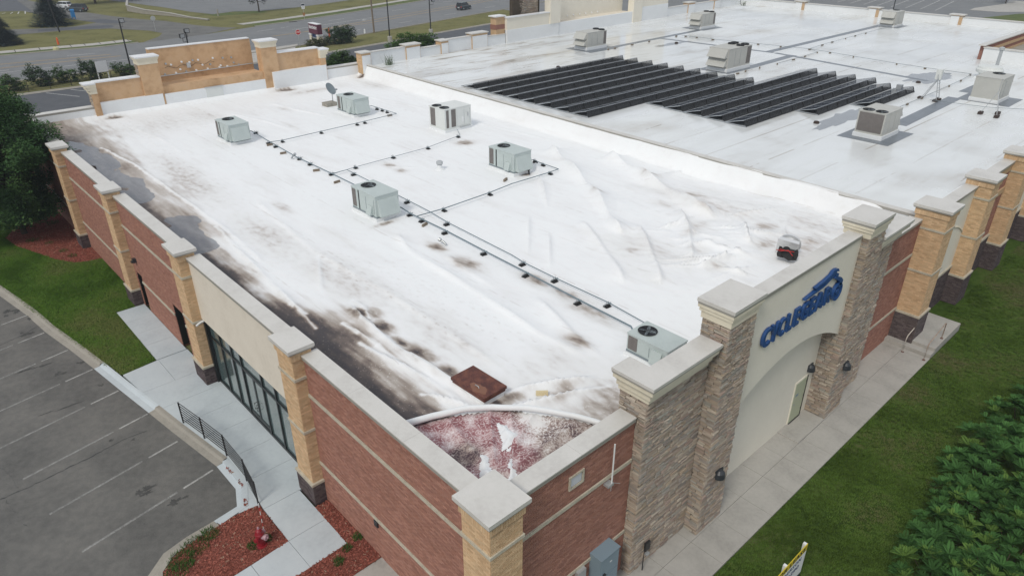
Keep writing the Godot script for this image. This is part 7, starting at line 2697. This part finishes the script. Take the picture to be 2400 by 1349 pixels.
	spruce("blue spruce with spreading skirts at the left edge", Vector3(12.9, 0, -139.5), 5.4, 2.7, [Color(.06, .085, .085), Color(.075, .1, .1), Color(.045, .065, .065)])
	spruce("dark spruce at the left edge behind the pale one", Vector3(11.6, 0, -150), 7.5, 3.4, [Color(.05, .045, .035), Color(.035, .05, .045), Color(.07, .045, .035)])
	scatter_tree("road_tree", "sparse dark tree on the far verge at the top", Vector3(64.0, 0, -152.5), 3.0, .18, [[Vector3(0, 4.5, 0), Vector3(2.4, 1.7, 2.0)], [Vector3(2.4, 5.5, 0), Vector3(1.8, 1.1, 1.2)], [Vector3(-2.6, 5.6, 0), Vector3(1.9, 1.1, 1.2)], [Vector3(0, 7.0, 0), Vector3(2.6, 1.4, 2)], [Vector3(-1.2, 2.2, 0), Vector3(.8, .8, .8)], [Vector3(1.4, 2.4, 0), Vector3(.8, .9, .8)]], lc, 22, [Color(.05, .045, .03), Color(.04, .055, .03), Color(.06, .05, .035)], .8)
	for q in [[42, -196, 7.5, "dark tree mass behind the parked cars at the top"], [50, -198, 8.0, "dark tree left of the far gravel lot at the top"]]:
		scatter_tree("road_tree", q[3], Vector3(q[0], 0, q[1]), 3.0, .3, [[Vector3(0, 5, 0), Vector3(4, 3, 3)], [Vector3(3, 5, 0), Vector3(3, 2.6, 3)], [Vector3(-3, 4.4, 0), Vector3(3, 2.4, 3)]], lc, 6, DK, 1.6, "dark trees at the top edge")
	scatter_tree("small_tree", "small green tree on the gravel island at the top right", Vector3(206, 0, -44.5), 2.4, .14, [[Vector3(0, 4, 0), Vector3(2.6, 1.8, 2.2)], [Vector3(2, 4.6, 0), Vector3(2, 1.5, 1.6)]], lc, 30, [Color(.07, .12, .03), Color(.05, .09, .025)], .9)

func weed_clump(label: String, at: Vector3, R: float, count: int) -> void:
	var m := MB.new()
	for i in count:
		var a := rng.randf() * TAU
		var r := sqrt(rng.randf()) * R
		var b := at + Vector3(cos(a) * r, 0, sin(a) * r)
		var d := Vector3(rng.randf_range(-.8, .8), 1, rng.randf_range(-.8, .8)).normalized() * rng.randf_range(.07, .2)
		var s := Vector3(-d.z, 0, d.x).normalized() * .012
		var k := rng.randf_range(.6, 1.4)
		m.col = Color(.055 * k, .115 * k, .03 * k)
		m.tri(b - s, b + d, b + s)
	var o := put(m, "weed_clump", "leaf", self)
	tag(o, label, "weeds", "weeds and grass in the beds")

# ---------------------------------------------------------------- street things
func lamp_post(label: String, at: Vector3, h: float, heads: Array, base := false) -> void:
	var t := thing("lamp_post", label, "lamp post", at, 0.0, "black lamp posts")
	var m := MB.new()
	m.tube([Vector3(0, .7 if base else 0.0, 0), Vector3(0, h, 0)], .11, 8, .085)
	put(m, "pole", "black_metal", t)
	if base:
		m = MB.new()
		m.lathe([Vector2(.38, -.05), Vector2(.38, .72), Vector2(.34, .76), Vector2(0, .76)], Transform3D(), 14)
		put(m, "footing", "concrete", t)
	for q in heads:
		var p := Vector3(q[0], q[1], q[2])
		m = MB.new()
		var root := Vector3(0, p.y - .5, 0)
		m.tube([root, Vector3(p.x, p.y - .5, p.z), p], .035, 5)
		put(m, "arm", "black_metal", t)
		m = MB.new()
		m.box(p + Vector3(-.33, 0, -.2), p + Vector3(.33, .55, .1))
		put(m, "head", "black_metal", t)
		boxp(p + Vector3(-.26, .06, .1), p + Vector3(.26, .49, .12), "lens", "galvanized", t)

func octagon(parent: Node3D, at: Vector3, r: float, depth: float, called: String, material, b := Basis()) -> void:
	var p := PackedVector2Array()
	for i in 8:
		var a := TAU * (i + .5) / 8
		p.append(Vector2(cos(a), sin(a)) * r)
	var m := MB.new()
	m.plate(p, Transform3D(b, at), depth)
	put(m, called, material, parent)

func stop_sign(label: String, at: Vector3, turn: float) -> void:
	var t := thing("stop_sign", label, "stop sign", at, turn, "stop signs")
	boxp(Vector3(-.03, 0, -.06), Vector3(.03, 2.2, -.01), "post", "galvanized", t)
	octagon(t, Vector3(0, 2.3, .0), .45, .012, "plate", "galvanized")
	octagon(t, Vector3(0, 2.3, .013), .44, .004, "white_border", "white_paint")
	octagon(t, Vector3(0, 2.3, .018), .4, .004, "face", "sign_red")
	lettering("STOP", "lettering", "white_paint", t, Transform3D(Basis(), Vector3(-.28, 2.19, .0225)), .56, .24, .004)

func car(called: String, label: String, at: Vector3, turn: float, paint: String, L2: float, h: float, boxy: float) -> void:
	# length along local x, front at +x
	var t := thing(called, label, "car", at, turn)
	var W := 1.78
	var a := L2 / 2
	var sec := [[-a, .42, .78, .80], [-a + .1, .3, .92, .95], [-a + .55, .26, .98, 1.0], [0.0, .25, 1.0, 1.0], [a - 1.1, .26, .98, 1.0], [a - .4, .28, .9, .97], [a, .4, .68, .82]]
	var m := MB.new()
	for i in sec.size() - 1:
		var p: Array = sec[i]
		var q: Array = sec[i + 1]
		var pw: float = W / 2 * p[3]
		var qw: float = W / 2 * q[3]
		for s in [-1.0, 1.0]:
			var A := Vector3(p[0], p[1], s * pw)
			var B := Vector3(p[0], p[2] - .16, s * pw)
			var C := Vector3(p[0], p[2], s * pw * .88)
			var A2 := Vector3(q[0], q[1], s * qw)
			var B2 := Vector3(q[0], q[2] - .16, s * qw)
			var C2 := Vector3(q[0], q[2], s * qw * .88)
			if s > 0:
				m.quad(A, B, B2, A2)
				m.quad(B, C, C2, B2)
			else:
				m.quad(A2, B2, B, A)
				m.quad(B2, C2, C, B)
		m.quad(Vector3(p[0], p[2], -pw * .88), Vector3(q[0], q[2], -qw * .88), Vector3(q[0], q[2], qw * .88), Vector3(p[0], p[2], pw * .88))
	for e in [0, sec.size() - 1]:
		var p: Array = sec[e]
		var w: float = W / 2 * p[3]
		if e == 0:
			m.quad(Vector3(p[0], p[1], -w), Vector3(p[0], p[2], -w * .9), Vector3(p[0], p[2], w * .9), Vector3(p[0], p[1], w))
		else:
			m.quad(Vector3(p[0], p[1], w), Vector3(p[0], p[2], w * .9), Vector3(p[0], p[2], -w * .9), Vector3(p[0], p[1], -w))
	put(m, "body", paint, t)
	# cabin: glass band with a roof
	var x0 := -a + .12 + (1 - boxy) * .4
	var x1 := -a + .35 + (1 - boxy) * .4
	var x2 := a - 1.75
	var x3 := a - 1.15
	var wl := W / 2 * .86
	var wr := W / 2 * .7
	var g := MB.new()
	var bt := .96
	var tp := h - .06
	g.quad(Vector3(x0, bt, -wl), Vector3(x1, tp, -wr), Vector3(x1, tp, wr), Vector3(x0, bt, wl))
	g.quad(Vector3(x3, bt, wl), Vector3(x2, tp, wr), Vector3(x2, tp, -wr), Vector3(x3, bt, -wl))
	for s in [-1.0, 1.0]:
		g.quad(Vector3(x0, bt, s * wl), Vector3(x1, tp, s * wr), Vector3(x2, tp, s * wr), Vector3(x3, bt, s * wl))
	put(g, "window", "car_glass", t)
	m = MB.new()
	m.box(Vector3(x1 - .03, tp, -wr - .02), Vector3(x2 + .03, h, wr + .02))
	put(m, "roof", paint, t)
	for s in [-1.0, 1.0]:
		for q in [[x0, x1], [(x1 + x2) / 2 - .1, (x1 + x2) / 2 - .1], [x3, x2]]:
			m = MB.new()
			m.bar(Vector3(q[0], bt, s * (wl + .01)), Vector3(q[1], tp, s * (wr + .01)), .07, .03)
			put(m, "pillar", paint, t)
	for sx in [-a + .78, a - .82]:
		for s in [-1.0, 1.0]:
			var w := Node3D.new()
			w.name = "wheel"
			t.add_child(w, true)
			var tf := Transform3D(Basis(Vector3.RIGHT, PI / 2), Vector3(sx, .33, s * (W / 2 - .1)))
			var tm := MB.new()
			tm.lathe([Vector2(.2, -.11), Vector2(.33, -.1), Vector2(.33, .1), Vector2(.2, .11)], tf, 18)
			put(tm, "tyre", "tyre", w)
			tm = MB.new()
			tm.lathe([Vector2(.0, -.105), Vector2(.2, -.1), Vector2(.2, .1), Vector2(.0, .105)], tf, 14)
			put(tm, "rim", "steel", w)
	for s in [-1.0, 1.0]:
		boxp(Vector3(-a - .01, .62, s * .7 - .12), Vector3(-a + .12, .86, s * .7 + .12), "tail_light", "tail_red", t)
		boxp(Vector3(a - .2, .55, s * .62 - .16), Vector3(a - .02, .68, s * .62 + .16), "headlight", "white_paint", t)
	boxp(Vector3(-a - .02, .5, -.25), Vector3(-a + .02, .62, .25), "number_plate", "white_paint", t)
	boxp(Vector3(-a - .03, .3, -.72), Vector3(-a + .1, .46, .72), "bumper", "ink", t)

func street() -> void:
	lamp_post("black lamp post left of the tan tower's first cap", Vector3(21.0, 0, -100.4), 6.6, [[.35, 6.4, -.2]])
	lamp_post("black lamp post with square floodlight behind the tan wall", Vector3(26.5, 0, -92), 5.6, [[-.6, 4.9, .2], [.35, 5.4, -.5]])
	lamp_post("black lamp post on a round concrete footing by the road verge", Vector3(62.7, 0, -98.6), 8.4, [[.5, 8.0, 0]], true)
	lamp_post("black lamp post behind the green tree at the service road", Vector3(73.0, 0, -100.6), 6.6, [[.8, 5.4, .1]], true)
	lamp_post("dark lamp post in the far car park at the top right", Vector3(168.7, 0, -56.4), 10.0, [[.6, 9.6, 0]])
	var up := thing("utility_pole", "weathered wooden utility pole at the road's near kerb", "utility pole", Vector3(65.8, 0, -108.4))
	var m := MB.new()
	m.tube([Vector3(0, -.2, 0), Vector3(-.15, 9, 0)], .17, 8, .13)
	put(m, "pole", "wood", up)
	var u2 := thing("utility_pole", "leaning dark pole on the grass island by the side street", "utility pole", Vector3(23.3, 0, -149.0))
	m = MB.new()
	m.tube([Vector3(0, -.2, 0), Vector3(-1.1, 13, 0)], .13, 8, .1)
	put(m, "pole", "black_rubber", u2)
	for q in [[[22.2, 12.6, -149], [75, 9.8, -160], "upper overhead wire across the top left"], [[-20, 9.5, -150], [22.2, 11.6, -149], "lower overhead wire at the top left"]]:
		m = MB.new()
		var pts := []
		for i in 13:
			var s := i / 12.0
			var p: Vector3 = Vector3(q[0][0], q[0][1], q[0][2]).lerp(Vector3(q[1][0], q[1][1], q[1][2]), s)
			p.y -= 1.2 * 4 * s * (1 - s)
			pts.append(p)
		m.tube(pts, .03, 4)
		tag(put(m, "overhead_wire", "black_rubber", self), q[2], "wire", "overhead wires")
	stop_sign("red stop sign facing the building beside the monument sign", Vector3(48.2, 0, -103.4), -.35)
	stop_sign("stop sign seen from behind at the side street corner", Vector3(36.7, 0, -137.6), PI - .3)
	# monument sign
	var s := thing("monument_sign", "maroon and navy monument sign on pale pillars beside the road", "sign", Vector3(52.2, 0, -105.0), -PI / 2)
	for x in [-1.25, 1.25]:
		boxp(Vector3(x - .35, 0, -.4), Vector3(x + .35, 1.25, .4), "pillar", "cornice", s)
		boxp(Vector3(x - .42, 1.25, -.46), Vector3(x + .42, 1.5, .46), "pillar_cap", "white_cap", s)
	boxp(Vector3(-.9, .3, -.2), Vector3(.9, 1.7, .2), "lower_panel", "navy", s)
	boxp(Vector3(-1.5, 1.55, -.42), Vector3(1.5, 3.1, .42), "cabinet", "maroon", s)
	boxp(Vector3(-1.52, 3.1, -.45), Vector3(1.52, 3.18, .45), "top", "white_cap", s)
	for side in [0.0, PI]:
		lettering("Manchester", "lettering", "white_paint", s, Transform3D(Basis(Vector3.UP, side), Vector3(0, 0, 0)) * Transform3D(Basis(), Vector3(-1.3, 2.3, .4205)), 2.6, .6, .02)
		lettering("Dental", "lettering", "white_paint", s, Transform3D(Basis(Vector3.UP, side), Vector3(0, 0, 0)) * Transform3D(Basis(), Vector3(-.6, .7, .2005)), 1.2, .3, .02)
	# blank sign on two posts
	var bs := thing("blank_sign", "blank white sign panel on two white posts behind the left wall", "sign", Vector3(16.6, 0, -97.0), .1)
	for x in [-.62, .62]:
		boxp(Vector3(x - .05, 0, -.05), Vector3(x + .05, 2.35, .05), "post", "white_paint", bs)
	boxp(Vector3(-.7, 1.0, .05), Vector3(.7, 2.42, .09), "panel", "white_cap", bs)
	# small signs and posts
	var q2 := thing("road_sign", "white route sign on a thin post at the far kerb", "road sign", Vector3(64.6, 0, -132.6), -.3)
	boxp(Vector3(-.03, 0, -.03), Vector3(.03, 2.2, .03), "post", "galvanized", q2)
	boxp(Vector3(-.32, 2.2, .03), Vector3(.32, 3.3, .05), "plate", "white_paint", q2)
	boxp(Vector3(-.3, 2.85, .051), Vector3(.3, 3.2, .055), "heading", "navy_dark", q2)
	lettering("7", "lettering", "ink", q2, Transform3D(Basis(), Vector3(-.1, 2.3, .051)), .2, .4, .004)
	boxp(Vector3(-.22, .9, .03), Vector3(.22, 1.5, .05), "marker", "orange_dull", q2)
	for q in [[64.0, -108.7, .8, "white_paint", "short white utility post at the road's near kerb", "utility_post"], [56.7, -108.6, 1.6, "orange", "orange and white marker post left of the round bush", "marker_post"], [19.5, -133.4, 1.1, "orange", "small orange marker flag by the far pavement", "marker_post"], [54.5, -152.0, 1.4, "tan_concrete", "pale utility post on the far green verge", "utility_post"]]:
		m = MB.new()
		m.lathe([Vector2(.17, -.05), Vector2(.14, q[2] * .8), Vector2(.08, q[2]), Vector2(0, q[2])], Transform3D(Basis(), Vector3(q[0], 0, q[1])), 8)
		tag(put(m, q[5], q[3], self), q[4], "post")
	m = MB.new()
	m.lathe([Vector2(.5, 0), Vector2(.42, .3), Vector2(.15, .45), Vector2(0, .46)], Transform3D(Basis(), Vector3(17.9, 0, -127.9)), 7)
	tag(put(m, "sandbag", "yellow_bag", self), "pale yellow sandbag on the far kerb", "sandbag")
	var mb := thing("mailbox", "blue mailbox beside the tall spruce", "mailbox", Vector3(30.1, 0, -166.8))
	boxp(Vector3(-.35, .4, -.3), Vector3(.35, 1.7, .3), "body", "blue_box", mb)
	m = MB.new()
	m.tube([Vector3(-.35, 1.7, 0), Vector3(.35, 1.7, 0)], .3, 12)
	put(m, "hood", "blue_box", mb)
	for x in [-.28, .28]:
		boxp(Vector3(x - .05, 0, -.2), Vector3(x + .05, .4, .2), "leg", "blue_box", mb)
	m = MB.new()
	m.box(Vector3(61.0, -.02, -132.5), Vector3(62.6, .06, -132.0))
	tag(put(m, "storm_drain", "black_rubber", self), "dark storm drain slot in the far kerb", "drain")
	# retaining wall of blocks
	var rw := thing("retaining_wall", "low tan block retaining wall on the far verge", "wall", Vector3(43.5, 0, -172))
	var line := [[45.3, -181], [43.0, -174], [44.1, -166], [47.1, -158.5], [48.6, -152.0], [50.2, -146.0]]
	var cnt := 0
	for i in line.size() - 1:
		var a := Vector3(line[i][0] - 43.5, 0, line[i][1] + 172)
		var b := Vector3(line[i + 1][0] - 43.5, 0, line[i + 1][1] + 172)
		var h0 := lerpf(1.5, .15, clampf(float(i) / 4.2, 0, 1))
		var h1 := lerpf(1.5, .15, clampf(float(i + 1) / 4.2, 0, 1))
		var mw := MB.new()
		var nn := (b - a).normalized().cross(Vector3.UP) * .3
		mw.quad(a, a + Vector3(0, h0, 0), b + Vector3(0, h1, 0), b)
		mw.quad(a + Vector3(0, h0, 0), a + nn + Vector3(0, h0, 0), b + nn + Vector3(0, h1, 0), b + Vector3(0, h1, 0))
		mw.quad(b + nn, b + nn + Vector3(0, h1, 0), a + nn + Vector3(0, h0, 0), a + nn)
		put(mw, "block_course", "tan_concrete", rw)
		var mc := MB.new()
		mc.bar(a + nn * .5 + Vector3(0, h0 + .06, 0), b + nn * .5 + Vector3(0, h1 + .06, 0), .45, .12)
		put(mc, "cap_course", "concrete", rw)
	# black rail fence in the roadside strip
	var fe := thing("rail_fence", "black metal fence running through the roadside bushes", "fence", Vector3(12, 0, -95.8))
	for i in 12:
		boxp(Vector3(-14.03 + i * 2.4, 0, -.03), Vector3(-13.97 + i * 2.4, 1.25, .03), "post", "black_metal", fe)
	for y in [.15, .7, 1.2]:
		boxp(Vector3(-14, y, -.02), Vector3(12.4, y + .04, .02), "rail", "black_metal", fe)
	car("car", "dark grey hatchback driving on the main road", Vector3(100.6, -.01, -124.9), .28, "car_dark", 4.15, 1.62, 1.0)
	car("car", "dark grey parked estate car on the side street at the top left", Vector3(34.3, -.01, -181.0), 2.2, "car_dark", 4.6, 1.65, .9)
	car("car", "pale parked car behind the dark estate at the top left", Vector3(33.6, -.01, -190.0), 2.2, "car_white", 4.5, 1.5, .4)
	for x in [22.3, 23.5, 24.7, 20.9]:
		struct(stripe("stall_line", Vector2(x, -186.8 - (x - 22) * -.9), Vector2(x + 1.0, -189.5), .2, .0, "line_white"))

func _ready() -> void:
	rng.seed = 20240
	setup()
	make_materials()
	multi_unit = BoxMesh.new()
	ground()
	roads()
	var b := near_building()
	shop_sign()
	ponds()
	var b2 := far_building()
	roof2_ponds()
	units()
	solar()
	pipes()
	small_roof_things()
	wall_fittings()
	railings()
	hydrant()
	lease_sign()
	greenery()
	street()
	var stones := []
	for i in 6:
		stones.append(stone_mesh(i + 1))
	lay("stone", "stone", "stone_veneer", stones, b, 300, "stone")
	lay("ndark", "brick", "dark_brick_course", [multi_unit], b, 300, "brick")
	lay("nyellow", "brick", "yellow_brickwork", [multi_unit], b, 0, "brick")
	lay("nred", "brick", "red_brickwork", [multi_unit], b, 0, "brick")
	lay("fdark", "brick", "dark_brick_course", [multi_unit], b2, 300, "brick")
	lay("fyellow", "brick", "yellow_brickwork", [multi_unit], b2, 0, "brick")
	lay("fred", "brick", "red_brickwork", [multi_unit], b2, 0, "brick")
